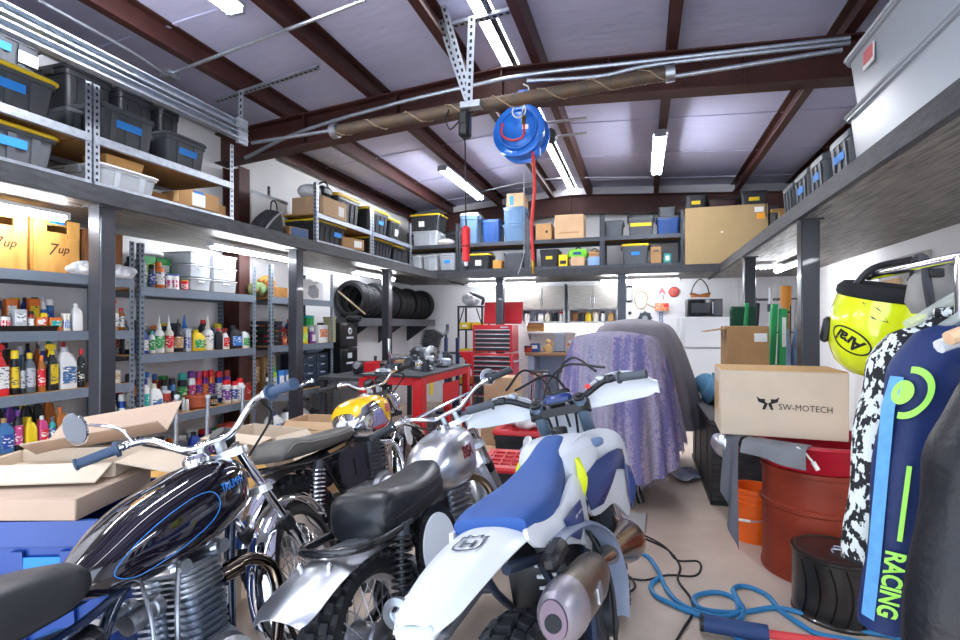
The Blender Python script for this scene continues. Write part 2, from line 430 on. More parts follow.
# hoist with pull handle
hp = at(465, 125, Y=3.7)
t = thing('chain_hoist', 'black hoist motor hung below the rusty spring', 'hoist', hp)
MB().box((0, 0, 0), (.085, .1, .2), ch=.02).box((0, -.052, .03), (.05, .01, .07), ch=.004).build('motor_body', black, t)
MB().box((0, 0, .12), (.035, .035, .06)).build('hook', steel_d, t)
MB().tube([(-.04, 0, .04), (-.12, .0, -.02), (-.15, 0, .08), (-.1, .02, .2)], .006, 6, k=5).build('cable', black, t)
hb = at(466, 226, Y=3.7); ht = at(466, 262, Y=3.7)
MB().cyl((0, 0, -.1), hb-hp, .005, n=6).build('pull_cord', black, t)
t = thing('hanging_pull_handle', 'red tube handle hanging on a thin cord from the hoist', 'handle', ht)
L = (hb-ht).z
MB().lathe([(.012, 0), (.028, .01), (.028, L*.45), (.032, L*.46), (.032, L-.02), (.015, L)], n=14).build('grip', mat('red_rubber', 'd8262b', .4), t)
MB().lathe([(.03, L*.42), (.034, L*.43), (.034, L*.46), (.03, L*.47)], n=14).build('collar', mat('dark_red', '7d1418', .4), t)
MB().lathe([(.013, -.03), (.016, -.02), (.016, .0), (.01, .005)], n=10).build('tip', white, t)
# blue hose reel
hc = at(519, 131, Y=4.25)
t = thing('hose_reel', 'blue round hose reel hung from the roof beam', 'hose reel', hc)
mb = mat('blue_reel_paint', '1f6fd0', .3, .1, coat=.4)
q = MB().lathe([(.0, -.06), (.12, -.06), (.15, -.045), (.15, -.03), (.2, -.03), (.225, -.02), (.225, .01), (.2, .03), (.2, .13), (.225, .14), (.22, .17), (.1, .19), (0, .19)], (0, 0, 0), (.12, 1, -.1), 36).build('drum', mb, t)
MB().torus((-.005, -.045, .004), (.12, 1, -.1), .165, .012, 36).build('ring', mb, t)
MB().box((.03, .1, .28), (.1, .14, .16), ch=.01).build('mounting_arm', mb, t)
MB().box((.13, .03, -.17), (.09, .08, .1), ch=.01).build('hose_guide', mb, t)
MB().tube([(-.12, -.075, .05), (-.13, -.08, -.04), (-.05, -.085, -.1), (.05, -.08, -.08), (.06, -.08, .03)], .009, 6, k=6).build('loose_hose_end', mat('red_hose', 'd63a34', .45), t)
MB().torus((.02, -.09, .13), (0, 1, 0), .055, .006, 24).build('white_cable', paper, t)
MB().tube([(.05, -.1, .12), (.1, -.08, .3), (.05, -.06, .36)], .006, 6, k=5).build('white_cable', paper, t)
MB().box((.07, -.077, .0), (.05, .004, .035)).build('sticker', paper, t)
MB().lathe([(.008, 0), (.014, .0), (.014, .05), (.02, .055), (.012, .09)], (.055, -.08, .02), n=8).build('brass_fitting', mat('brass', 'b08a3e', .3, 1), t)
h0 = at(533, 152, Y=4.25); h1 = at(533, 262, Y=4.25)
t = thing('hanging_air_hose', 'red air hose hanging straight down from the blue reel', 'hose', h1)
MB().tube([(0.002, 0, 0), (-.012, 0, .3), (.012, 0, .6), (h0.x-h1.x, 0, h0.z-h1.z)], .014, 8, k=6).build('hose', mat('red_hose', 'd63a34', .45), t)
MB().lathe([(.008, -.1), (.014, -.09), (.014, -.05), (.017, -.045), (.017, -.01), (.013, 0.01)], n=10).build('brass_coupler', mat('brass', 'b08a3e', .3, 1), t)
pipe('hanging_steel_wire', [at(524, 168, Y=4.5), at(524, 245, Y=4.5), at(522, 262, Y=4.5), at(518, 274, Y=4.5)], .004, galv, 'thin steel wire hanging beside the red air hose', 'wire', 3)
# wall gear behind the reel
t = thing('ceiling_fan_motor', 'small black motor on two flat bars under the ridge purlins', 'motor', at(549, 131, Y=5.2))
MB().lathe([(.0, 0), (.06, .0), (.07, .02), (.07, .1), (.0, .12)], (0, 0, -.03), (0, 1, 0), 16).build('motor_body', black, t)
for dz in (-.04, .11): MB().box((.12, .06, dz), (.5, .05, .008)).build('flat_bar', galv, t)
# ---------------------------------------------------------------- boltless racks and bins on the mezzanine
def rack(name, label, loc, rz, ln, dp, ht, levels, board=wood, bh=.07, group=None, posts=4, bm=None):
    """local x runs along the front, the front is at y=0 and the rack goes back to y=dp"""
    t = thing(name, label, 'shelving', loc, rz, group); bm = bm or steel
    for x in (0, ln):
        for y in (0, dp):
            s = 1 if x == 0 else -1; u = 1 if y == 0 else -1
            q = MB().box((x+s*.018, y, ht/2), (.038, .003, ht)).box((x, y+u*.018, ht/2), (.003, .038, ht)).mat(1)
            k = int(ht/.04)
            for i in range(k):
                z = (i+.5)*ht/k
                q.box((x+s*.018, y, z), (.013, .005, .018)).box((x, y+u*.018, z), (.005, .013, .018))
            q.build('upright', [bm, hole], t)
    for z in levels:
        for y, u in ((0, -1), (dp, 1)):
            MB().box((ln/2, y+u*.004, z-bh/2), (ln-.004, .006, bh)).box((ln/2, y-u*.014, z-bh+.003), (ln-.02, .03, .006)).build('beam', bm, t)
        MB().box((ln/2, dp/2, z-.009), (ln-.012, dp-.012, .014)).build('shelf_board', board, t)
    return t
ply = mat('particle_board', 'a8804f', .75, noise=.15, ns=25)
RK = 'boltless racks on the mezzanine'
for y0, y1, w in ((1.2, 2.378, 'left mezzanine nearest the open door'), (2.394, 3.56, 'left mezzanine before the brown column'), (4.73, 5.91, 'left mezzanine beyond the brown column'), (5.93, 7.1, 'left mezzanine next to the back corner')):
    rack('boltless_rack', 'grey boltless rack standing on the '+w, (-3.27, y0, ZD), pi/2, y1-y0, .62, .66, (.05, .34), ply, .05, RK, bm=galv)
for x0, w in ((-3.98, 'back mezzanine in the left corner'), (-2.83, 'back mezzanine above the red tool chest'), (-1.69, 'back mezzanine above the white cabinets'), (-.555, 'back mezzanine above the tool wall')):
    rack('boltless_rack', 'dark grey boltless rack on the '+w, (x0, 7.97, ZD), 0, 1.135, .55, .8, (.05, .47), ply, .06, RK, bm=steel_d)
BN = 'storage bins on the mezzanine'
def rring(w, d, r, z, k=3, dx=0): return [(x+dx, y, z) for x, y in rrect(w, d, r, k)]
def tote(label, c, rz, w, d, h, body=graytote, lid=yellowlid, tape=None, ribs=4, group=BN, cat='storage bin', name='storage_bin', openb=False, tapes=.45, tx=0., paper_lab=None):
    """c: middle of the underside; local front is -y"""
    t = thing(name, label, cat, c, rz, group); tp = .87
    hl = h*.9 if lid else h
    q = MB()
    rings = [rring(w*tp, d*tp, .03, 0), rring(w*.95, d*.95, .03, hl*.86), rring(w*.99, d*.99, .03, hl*.87), rring(w*.99, d*.99, .03, hl)]
    if openb or not lid: rings += [rring(w*.94, d*.94, .03, hl), rring(w*tp*.95, d*tp*.95, .03, .01)]
    q.loft(rings)
    for i in range(ribs):
        x = (i+.5)/ribs*w*.8-w*.4
        for sg in (-1, 1):
            y0, y1 = d*tp/2, d*.95/2
            q.prism([(x-.018, sg*(y0+.001), hl*.06), (x+.018, sg*(y0+.001), hl*.06), (x+.022, sg*(y1+.006), hl*.84), (x-.022, sg*(y1+.006), hl*.84)], (0, sg*.006, 0))
    q.build('body', body, t)
    if lid:
        q = MB().loft([rring(w*1.0, d*1.0, .035, hl-.004), rring(w*1.04, d*1.04, .04, hl), rring(w*1.04, d*1.04, .04, hl+h*.05), rring(w*.98, d*.98, .04, hl+h*.1), rring(w*.8, d*.72, .04, hl+h*.1), rring(w*.78, d*.7, .04, hl+h*.075)])
        q.build('lid', lid, t)
        for sg in (-1, 1): MB().box((sg*w*.5, 0, hl-.02), (.03, d*.3, .05), ch=.008).build('latch', body, t)
    f = tp+(.95-tp)*.6
    if tape:
        z = hl*.58; M = Matrix.Translation((tx*w, -d*f/2-.012, z)) @ Matrix.Rotation(R(4), 4, 'X')
        MB(M).box((0, 0, 0), (w*tapes, .003, min(.05, h*.22))).build('tape_label', bluetape if tape is True else tape, t)
    if paper_lab:
        z = hl*.45; M = Matrix.Translation((paper_lab*w, -d*f/2-.013, z)) @ Matrix.Rotation(R(4), 4, 'X')
        MB(M).box((0, 0, 0), (min(.1, w*.3), .003, min(.09, h*.35))).build('paper_label', paper, t)
    return t
def carton(label, c, rz, w, d, h, m=card, group=None, flaps=0., tape=True, name='cardboard_box', lab=None, cat='box', openb=False):
    t = thing(name, label, cat, c, rz, group)
    q = MB()
    if openb:
        th = .006
        q.box((0, 0, th/2), (w, d, th)).box((0, -d/2, h/2), (w, th, h)).box((0, d/2, h/2), (w, th, h)).box((-w/2, 0, h/2), (th, d, h)).box((w/2, 0, h/2), (th, d, h))
    else: q.box((0, 0, h/2), (w, d, h), ch=.004)
    q.build('body', m, t)
    if openb and flaps:
        for sx, sy in ((0, -1), (0, 1), (-1, 0), (1, 0)):
            L = (d if sy else w)*.45; ww = (w if sy else d); an = flaps+random.uniform(-.35, .35)
            M = Matrix.Translation((sx*w/2, sy*d/2, h)) @ Matrix.Rotation(math.atan2(sy, sx), 4, 'Z') @ Matrix.Rotation(an, 4, 'Y')
            MB(M).box((L/2, 0, .003), (L, ww*.98, .006)).build('flap', m, t)
    elif tape:
        MB().box((0, 0, h+.001), (w*1.002, .05, .003)).box((w/2+.0008, 0, h-.04), (.002, .05, .08)).box((-w/2-.0008, 0, h-.04), (.002, .05, .08)).build('packing_tape', mat('brown_tape', 'c9a877', .35), t)
    if lab:
        for (x, z, lw, lh, lm) in lab: MB().box((x*w, -d/2-.0015, z*h), (lw*w, .003, lh*h)).build('printed_label', lm, t)
    return t
LX = -3.27
def leftbin(label, p0, p1, z, h, X=LX, dp=.45, **k):
    y0, y1 = yx(p0, X), yx(p1, X)
    return tote(label, (X-.05-dp/2, (y0+y1)/2, z), pi/2, abs(y1-y0)-.03, dp, h, **k)
zd, zs = ZD+.05, ZD+.34
# near racks, lower row
tote('grey bin with yellow lid and blue tape under the upper shelf, nearest the open door', (-3.56, 1.93, zd), pi/2, .6, .46, .225, tape=True)
t = tote('clear bin with flat white lid behind the rack upright over the wooden crates', (-3.53, 2.67, zd), pi/2, .44, .45, .15, body=clearp, lid=white, ribs=2)
t = thing('wooden_tray', 'small wooden tray lying on the flat white bin lid', 'tray', (-3.46, 2.67, zd+.166), pi/2)
MB().loft([rring(.26, .2, .01, 0), rring(.28, .22, .01, .06), rring(.26, .2, .01, .06), rring(.25, .19, .01, .01)]).build('tray', wood, t)
carton('worn cardboard box with blue tape and white label on the left mezzanine edge', (-3.4, 3.25, zd), pi/2, .27, .3, .13, cardd, lab=[(-.25, .45, .45, .75, paper), (-.25, .88, .35, .14, bluetape)])
carton('low open cardboard tray full of parts behind the worn cardboard box', (-3.62, 3.0, zd), pi/2, .3, .26, .1, cardd, openb=True)
carton('small cardboard box on the left mezzanine next to the punched upright', (-3.45, 3.46, zd), pi/2, .12, .28, .09, cardd)
# near racks, upper row
tote('grey bin with yellow lid and blue tape on the upper shelf, nearest the open door', (-3.53, 1.9, zs), pi/2, .62, .46, .25, tape=True)
tote('dark grey bin with white paper label stacked on the upper yellow lid', (-3.55, 1.88, zs+.25), pi/2, .56, .42, .19, lid=graytote, paper_lab=.35, tape=True, tapes=.2, tx=.1)
leftbin('small lidless grey bin between the yellow lid and the rack upright', 71, 94, zs, .2, X=-3.42, dp=.3, lid=None, ribs=1)
leftbin('grey lidless bin with blue tape and a white stripe on the upper shelf', 104, 164, zs, .26, lid=None, tape=True, ribs=3)
leftbin('grey bin with blue tape at the far end of the near upper shelf', 172, 214, zs, .25, lid=graytote, tape=True, ribs=2)
for i, (y, w, l) in enumerate(((2.2, .42, 'black bin standing behind the small lidless bin on the upper shelf'), (2.75, .34, 'black bin standing behind the lidless grey bins on the upper shelf'), (3.12, .3, 'black bin with white and blue sticker behind the upper grey bins'), (3.42, .2, 'narrow black bin behind the far grey bin on the upper shelf'))):
    tote(l, (-3.96, y, zs+.3), pi/2, w, .34, .33, body=blacktote, lid=blacktote, ribs=2, paper_lab=0. if i == 2 else None); tote(l.replace('behind', 'at the bottom behind'), (-3.98, y, zs), pi/2, w, .3, .3, body=blacktote, lid=blacktote, ribs=2)
carton('cream flat box lying on top behind the door track', (-3.95, 3.3, zs+.632), pi/2, .3, .3, .05, mat('cream_card', 'c9b98d', .8), tape=False)
# between the racks: boot bag, framed sheet, blue fronted box
t = thing('black_bag', 'black padded bag leaning at the mezzanine edge by the column', 'bag', at(266, 238, X=-3.36))
def bagring(s):
    w = .19*(1-.45*s**3); h0 = .0
    return [(x+.1*s*s, y*(1-.2*s), s*.27) for x, y in rrect(w*1.7, w, .06, 3)]
MB(Matrix.Rotation(pi/2, 4, 'Z')).loft([bagring(k/6) for k in range(7)]).build('body', mat('black_nylon', '1d1e21', .8, bump=.3, bs=40), t)
MB(Matrix.Rotation(pi/2, 4, 'Z')).tube([(-.14, -.1, .04), (-.05, -.11, .15), (.08, -.09, .24), (.17, -.06, .27)], .009, 6, k=5).build('grey_piping', mat('grey_webbing', '888a8f', .7), t)
MB(Matrix.Rotation(pi/2, 4, 'Z')).tube([(.06, 0, .26), (.08, 0, .36), (.14, 0, .36), (.16, 0, .26)], .007, 6, k=5).build('strap', black, t)
t = thing('framed_sheet', 'large white framed sheet standing behind the black bag', 'panel', at(270, 238, X=-3.72), pi/2)
MB().box((0, 0, .22), (.55, .02, .44), ch=.004).build('sheet', paper, t)
for z in (.02, .42): MB().box((0, -.012, z), (.55, .012, .03)).build('frame_edge', galv, t)
for dz, w in ((.16, .06), (.2, .09), (.28, .05)): MB().box((.08, -.0115, dz), (w, .002, .035)).build('dark_print', steel_d, t)
carton('blue fronted thin cardboard box leaning between bag and rack', at(296, 243, X=-3.36), pi/2-.2, .24, .1, .15, cardd, lab=[(0, .5, .9, .9, mat('slate_blue_print', '4a5f86', .7))], tape=False)
# far left racks
carton('cardboard box with white label on the far left upper shelf', at(320, 221, X=-3.45)*1+V((0, 0, 0)), pi/2, .46, .4, .2, card, lab=[(.25, .45, .25, .55, paper)]).location.z = zs
t = thing('duffel_bag', 'crumpled white and black duffel bag on the cardboard box', 'bag', (-3.5, 5.02, zs+.2), pi/2)
MB().sphere((0, 0, .085), .1, 16, 10, (2.3, 1.5, .9)).build('body', mat('white_nylon', 'c9cbd3', .6, noise=.2, ns=9, bump=1., bs=9), t)
MB().box((.02, -.13, .1), (.2, .08, .11), ch=.03).build('end_panel', black, t)
MB().tube([(-.15, -.1, .12), (0, -.14, .2), (.15, -.1, .12)], .012, 6, k=5).build('strap', black, t)
leftbin('black bin with yellow lid next to the duffel bag on the upper shelf', 341, 365, zs, .34, body=blacktote, ribs=4)
leftbin('black bin with yellow lid and blue tape at the middle of the far upper shelf', 372, 393, zs, .34, body=blacktote, ribs=4, tape=True, tapes=.25, tx=.1)
leftbin('black bin with yellow lid and white label at the end of the far upper shelf', 394, 404, zs, .3, body=blacktote, ribs=2, paper_lab=.1)
tote('black bin with yellow lid and blue tape under the duffel bag shelf', (-3.53, 5.1, zd), pi/2, .62, .42, .25, body=blacktote, tape=True, tapes=.25, tx=.2, ribs=5)
carton('small worn box with white label between two black yellow lidded bins', at(349, 259, X=-3.34), pi/2-.3, .34, .16, .13, cardd, lab=[(.2, .5, .35, .6, paper)]).location.z = zd
tote('long black bin with yellow lid at the mezzanine edge of the far rack', (-3.53, 6.31, zd), pi/2, .66, .4, .25, body=blacktote, ribs=6)
tote('short black bin with yellow lid and white label before the back corner', (-3.53, 6.86, zd), pi/2, .34, .4, .24, body=blacktote, ribs=2, paper_lab=.0)

# back racks, upper shelf
zq, zr = ZD+.05, ZD+.47
BY = 7.99
def backbin(label, p0, p1, z, h, dp=.4, yo=0., **k):
    x0, x1 = xy(p0, BY), xy(p1, BY)
    return tote(label, ((x0+x1)/2, BY+yo+dp/2, z), 0, abs(x1-x0)-.02, dp, h, **k)
def backbox(label, p0, p1, z, h, dp=.35, yo=0., m=card, **k):
    x0, x1 = xy(p0, BY), xy(p1, BY)
    return carton(label, ((x0+x1)/2, BY+yo+dp/2, z), 0, abs(x1-x0)-.02, dp, h, m, **k)
backbin('clear bin with pale contents on the back upper shelf in the left corner', 411, 438, zr, .245, body=clearp, lid=clearp, ribs=2, paper_lab=None)
backbin('black bin with yellow lid and white label stacked on the corner clear bin', 409, 440, zr+.25, .28, body=blacktote, paper_lab=-.1)
t = thing('white_cloth_bundle', 'crumpled white cloth bundle on the back upper shelf', 'cloth', (xy(443, BY), BY+.15, zr))
MB().sphere((0, 0, .06), .1, 14, 8, (1.6, 1.1, .6)).build('cloth', mat('white_nylon', 'c9cbd3', .6), t)
t = thing('black_camera_case', 'black case behind the white cloth bundle on the back shelf', 'case', (xy(447, BY), BY+.4, zr))
MB().box((0, 0, .11), (.3, .2, .22), ch=.02).build('body', black, t)
for x in (-.1, 0, .1): MB().box((x, -.104, .15), (.05, .01, .03)).build('clasp', steel_d, t)
backbin('tall clear bin with blue contents on the back shelf behind the red pull handle', 459, 478, zr, .5, body=clearb, lid=clearp, ribs=1)
backbin('blue bin on the back upper shelf left of the stacked clear bins', 481, 500, zr, .37, body=bluep, lid=None, ribs=2)
backbin('clear blue bin at the bottom of the stack under the cardboard box', 502, 526, zr, .28, body=clearb, lid=clearb, ribs=2)
backbin('clear blue bin in the middle of the stack under the cardboard box', 502, 525, zr+.28, .27, body=clearb, lid=clearb, ribs=2)
backbox('cardboard box with blue tape on top of the two clear blue bins', 506, 524, zr+.55, .21, m=card, lab=[(-.2, .45, .2, .7, bluetape)])
backbox('brown cardboard carton next to the large box on the back shelf', 535, 552, zr, .25, m=cardd, lab=[(.2, .5, .15, .15, black)])
backbox('large cardboard box in the middle of the back upper shelf', 554, 584, zr, .37, m=card, lab=[(0, .25, .7, .06, cardd)])
backbin('grey organiser bin next to the rack upright on the back shelf', 603, 624, zr, .24, lid=graytote, ribs=2)
backbin('grey bin with yellow latches on the back upper shelf', 627, 655, zr, .3, lid=blacktote, tape=yellow, tapes=.8, ribs=4)
backbin('blue grey bin on the back shelf near the right rack upright', 656, 681, zr, .26, body=bluep, lid=graytote, ribs=3)
backbin('small grey bin upside down on the blue grey bin', 658, 677, zr+.26, .13, dp=.3, lid=None, ribs=2)
# back racks, lower row
backbin('low clear bin in the left corner of the back mezzanine', 411, 421, zq, .26, body=clearp, lid=clearp, ribs=1)
backbin('clear bin with blue contents left part of the back mezzanine', 422, 437, zq, .26, body=clearp, lid=clearp, ribs=1)
backbin('clear bin with a blue label behind the red pull handle', 438, 456, zq, .27, body=clearp, lid=clearp, tape=True, tapes=.35, ribs=2)
backbin('black bin with yellow lid and white sticker low on the back mezzanine', 464, 490, zq, .25, body=blacktote, paper_lab=.05)
backbox('tiny orange box beside the black bin on the back mezzanine', 492, 502, zq, .13, dp=.2, m=mat('orange_card', 'b8803a', .8))
backbin('wide grey lidless bin low on the back mezzanine behind the wire', 503, 524.5, zq, .24, lid=None, ribs=5)
backbin('black bin with yellow latch beside the red air hose end', 539, 559, zq, .27, body=blacktote, lid=blacktote, tape=yellow, tapes=.35, ribs=2)
backbox('small yellow and black box low on the back mezzanine', 558, 568, zq, .18, dp=.2, m=yellow, tape=False, lab=[(0, .35, .7, .3, black)])
backbox('cardboard box under the green bag on the back mezzanine', 570, 585, zq, .14, dp=.3)
t = thing('green_bag', 'bright green bag with blue logo on a small cardboard box', 'bag', (xy(577, BY), BY+.16, zq+.14))
MB().loft([rring(.28, .24, .05, 0), rring(.3, .26, .05, .06), rring(.24, .2, .05, .12)]).build('body', mat('lime_green', '6fc22f', .5), t)
MB().box((0, -.128, .055), (.12, .008, .04)).build('logo_patch', bluep, t)
MB().torus((0, 0, .12), (0, 1, 0), .04, .008, 16).build('handle', black, t)
backbox('blue and white box below a brown pouch on the back mezzanine', 587, 601, zq, .13, dp=.25, m=mat('pale_blue_card', '7f9cc4', .7))
t = thing('brown_pouch', 'small brown pouch sitting on the blue and white box', 'pouch', (xy(594, BY), BY+.12, zq+.13))
MB().loft([rring(.17, .14, .03, 0), rring(.19, .16, .04, .06), rring(.14, .1, .04, .1)]).build('body', cardd, t)
MB().tube([(-.07, 0, .09), (0, 0, .14), (.07, 0, .09)], .008, 6, k=4).build('handle', black, t)
backbin('grey bin with bright yellow lid and white label low above the tool wall', 621, 650, zq, .3, paper_lab=0., tape=True, tapes=.3, ribs=3)
backbox('small cardboard box right of the bright yellow lid', 650, 662, zq, .24, dp=.25, m=cardd, lab=[(0, .75, .6, .1, steel_d)])
backbox('small teal box beside the right rack upright of the back mezzanine', 663, 672, zq, .14, dp=.2, m=mat('teal_card', '2c8f86', .6), tape=False, lab=[(0, .5, .5, .5, paper)])
# big cardboard sheet leaning at the right end, bins on the shelf behind it
t = thing('cardboard_sheet', 'very large flat cardboard sheet leaning at the right end of the back mezzanine', 'cardboard', (1.13, 7.93, ZD), 0, None, (R(-4), 0, 0))
MB().box((0, 0, .41), (1.06, .04, .82), ch=.004).build('sheet', mat('olive_tan_cardboard', 'a38a63', .85, noise=.05, ns=5), t)
MB().box((.42, -.022, .74), (.11, .004, .07)).build('white_sticker', paper, t); MB().box((.44, -.022, .65), (.1, .004, .08)).build('orange_sticker', mat('orange_label', 'e99a22', .6), t)
MB().box((.505, -.024, .73), (.012, .006, .2)).build('black_strap', black, t)
MB().box((-.05, -.022, .45), (.03, .004, .015)).build('tape_scrap', paper, t)
rack('boltless_rack', 'grey boltless rack behind the very large cardboard sheet', (.67, 8.06, ZD), 0, 1.135, .5, .8, (.05, .8), ply, .06, RK, bm=steel_d)
tote('black bin with yellow latch and white label above the cardboard sheet', (.76, 8.3, ZD+.8), 0, .3, .35, .24, body=blacktote, lid=blacktote, tape=yellow, tapes=.4, ribs=2, paper_lab=0.)
tote('long dark red black case above the middle of the cardboard sheet', (1.12, 8.3, ZD+.8), 0, .38, .35, .16, body=mat('dark_maroon', '33191c', .5), lid=blacktote, ribs=0)
tote('black bin with yellow latch above the right end of the cardboard sheet', (1.52, 8.3, ZD+.8), 0, .34, .35, .24, body=blacktote, lid=blacktote, tape=yellow, tapes=.4, ribs=3)
# right mezzanine
XQ = 1.13
for a, b_, l, tp in ((805, 820, 'grey crate with blue tape next to the clear bins on the right mezzanine', True), (790, 804.5, 'grey crate second from the clear bins on the right mezzanine', True), (779, 789.5, 'grey crate farthest from the clear bins on the right mezzanine', None)):
    y0, y1 = yx(a, XQ), yx(b_, XQ)
    tote(l, (XQ+.2, (y0+y1)/2, ZD), -pi/2, abs(y0-y1)-.02, .36, .29, body=graytote, lid=None, tape=tp, tapes=.4, ribs=3)
tote('grey crate standing right behind the clear bins on the right mezzanine', (XQ+.2, 3.68, ZD), -pi/2, .36, .36, .29, lid=None, tape=True, tapes=.5, ribs=3)
t = thing('wooden_bracket', 'small pale wooden bracket at the far end of the right mezzanine', 'bracket', at(777, 207, X=1.2)); t.location.z = ZD
MB().prism([(0, -.02, 0), (.03, -.02, 0), (.07, -.02, .22), (-.05, -.02, .22), (-.05, -.02, .19), (.02, -.02, .19)], (0, .04, 0)).build('bracket', wood, t)
bigc = mat('frosted_clear_plastic', 'a7adb4', .35, alpha=.88)
for z, hh, l in ((ZD, .33, 'large frosted clear bin at the edge of the right mezzanine, lower one'), (ZD+.338, .315, 'large frosted clear bin with a red sticker stacked on another')):
    t = thing('storage_bin', l, 'storage bin', (XQ+.3, 2.66, z), -pi/2, 'frosted clear bins on the right mezzanine')
    w, d = 1.66, .62
    MB().loft([rring(w*.92, d*.9, .06, 0, 4), rring(w*.98, d*.97, .07, hh-.03, 4), rring(w*1.0, d*1.02, .07, hh-.028, 4), rring(w*1.0, d*1.02, .07, hh, 4), rring(w*.97, d*.96, .07, hh, 4), rring(w*.9, d*.87, .06, .012, 4)]).build('body', bigc, t)
    MB().loft([rring(w*1.01, d*1.04, .075, hh-.012, 4), rring(w*1.02, d*1.06, .075, hh, 4), rring(w*1.0, d*1.02, .07, hh+.008, 4), rring(w*.8, d*.8, .07, hh+.006, 4)]).build('lid', bigc, t)
    if z > ZD+.1:
        MB().box((-.5, -d*.485-.006, .2), (.13, .004, .1)).build('sticker', paper, t)
        MB().box((-.5, -d*.485-.009, .21), (.11, .004, .07)).build('red_print', mat('red_print', 'cf6a6a', .6), t)
    else:
        q = MB().loft([rring(w*.8, d*.7, .05, .02), rring(w*.8, d*.7, .05, hh*.5)]).build('stored_blanket', mat('pink_grey_cloth', 'bfb4b6', .9), t)
# ---------------------------------------------------------------- racks along the left wall and everything on them
ORD = 'first second third fourth fifth sixth seventh eighth ninth tenth eleventh twelfth thirteenth fourteenth fifteenth sixteenth seventeenth eighteenth nineteenth twentieth'.split()
CM = {}
def crisp(m):
    for n in m.node_tree.nodes:
        if n.type == 'VALTORGB': n.color_ramp.elements[0].position = .55; n.color_ramp.elements[1].position = .6
    return m
def cm(h, kind='p'):
    k = (h, kind)
    if k not in CM:
        CM[k] = mat('plastic_'+h, h, .38) if kind == 'p' else crisp(mat('print_'+h, h, .6, noise=.5, ns=34, h2='f0ece2' if sum(int(h[i:i+2], 16) for i in (0, 2, 4)) < 420 else '4a4d58', stretch=(1, 1, 2.2))) if kind == 'l' else mat('tin_'+h, h, .3, .35) if kind == 't' else mat('translucent_'+h, h, .2, alpha=.6)
    return CM[k]
def rl(c, d=.0, w=1., k=3): pass
def product(kind, name, label, cat, loc, rz, w, h, col, cap, lab=None, group=None, tr=False, dp=None):
    """one bottle, can or jug; local front is -y"""
    t = thing(name, label, cat, loc, rz, group)
    cb = cm(col, 'x' if tr else 't' if kind in ('spray', 'tin') else 'p'); cc = cm(cap) if cap else None; cl = cm(lab, 'l') if lab else None
    d = dp or w*.62; q = MB()
    if kind == 'jug':
        q.loft([rring(w*.94, d*.94, w*.12, 0), rring(w, d, w*.14, h*.03), rring(w, d, w*.14, h*.6), rring(w*.86, d*.9, w*.14, h*.72, 3, -.04*w), rring(w*.5, d*.6, w*.12, h*.83, 3, -.12*w), rring(w*.36, w*.36, w*.14, h*.87, 3, -.14*w)]).build('body', cb, t)
        MB().lathe([(w*.2, 0), (w*.2, h*.11), (w*.15, h*.13)], (-.14*w, 0, h*.87), n=10).build('cap', cc, t)
        MB().tube([(w*.0, 0, h*.8), (w*.3, 0, h*.8), (w*.42, 0, h*.66)], w*.07, 6, k=4).build('handle', cb, t)
    elif kind == 'cone':
        q.lathe([(w*.47, 0), (w*.5, h*.02), (w*.5, h*.5), (w*.42, h*.56), (w*.2, h*.62)], n=12).build('body', cb, t)
        MB().lathe([(w*.24, 0), (w*.24, h*.06), (w*.16, h*.1), (w*.06, h*.34), (w*.05, h*.38)], (0, 0, h*.62), n=10).build('spout_cap', cc, t)
        d = w
    elif kind == 'spray':
        q.lathe([(w*.48, 0), (w*.5, h*.01), (w*.5, h*.76), (w*.38, h*.81), (w*.36, h*.82)], n=12).build('body', cb, t)
        MB().lathe([(w*.44, h*.81), (w*.44, h*.97), (w*.36, h)], n=12).build('cap', cc, t); d = w
    elif kind == 'trigger':
        q.loft([rring(w*.95, d*.95, w*.15, 0), rring(w, d, w*.18, h*.03), rring(w, d, w*.18, h*.42), rring(w*.7, d*.8, w*.18, h*.6), rring(w*.34, w*.34, w*.15, h*.74)]).build('body', cb, t)
        MB().lathe([(w*.2, h*.73), (w*.2, h*.8), (w*.12, h*.82)], n=10).box((-.1*w, 0, h*.89), (w*.85, w*.26, h*.12), ch=w*.06).box((-.58*w, 0, h*.9), (w*.16, w*.16, h*.07)).prism([(-.3*w, -.06*w, h*.84), (-.2*w, -.06*w, h*.84), (-.42*w, -.06*w, h*.68), (-.48*w, -.06*w, h*.7)], (0, .12*w, 0)).build('trigger_head', cc, t)
    elif kind == 'round':
        q.lathe([(w*.47, 0), (w*.5, h*.02), (w*.5, h*.66), (w*.4, h*.76), (w*.22, h*.82), (w*.2, h*.86)], n=12).build('body', cb, t)
        MB().lathe([(w*.25, h*.85), (w*.25, h*.97), (w*.2, h)], n=10).build('cap', cc, t); d = w
    elif kind == 'tin':
        q.lathe([(w*.5, 0), (w*.5, h*.9), (w*.48, h*.92)], n=14).build('body', cb, t)
        MB().lathe([(w*.52, h*.9), (w*.52, h*.99), (w*.46, h), (w*.45, h*.97), (0, h*.97)], n=14).build('lid', cc, t); d = w
    elif kind == 'box':
        d = dp or w*.6
        q.box((0, 0, h/2), (w, d, h), ch=.002).build('body', cb, t)
    if cl:
        if kind in ('jug', 'trigger', 'box'):
            MB().box((0, -d/2-.0005, h*(.33 if kind != 'box' else .55)), (w*.78, .003, h*(.4 if kind != 'box' else .45))).build('printed_label', cl, t)
        else:
            n = 10; r = w*.507
            z0, z1 = (h*.12, h*.46) if kind == 'cone' else (h*.15, h*.62)
            MB().loft([[(r*cos(a), r*sin(a), z) for a in [2*pi*i/12 for i in range(12)]] for z in (z0, z1)], caps=False).build('printed_label', cl, t)
    return t
CATS = {'jug': 'jug', 'cone': 'bottle', 'spray': 'spray can', 'trigger': 'spray bottle', 'round': 'bottle', 'tin': 'tin', 'box': 'box'}
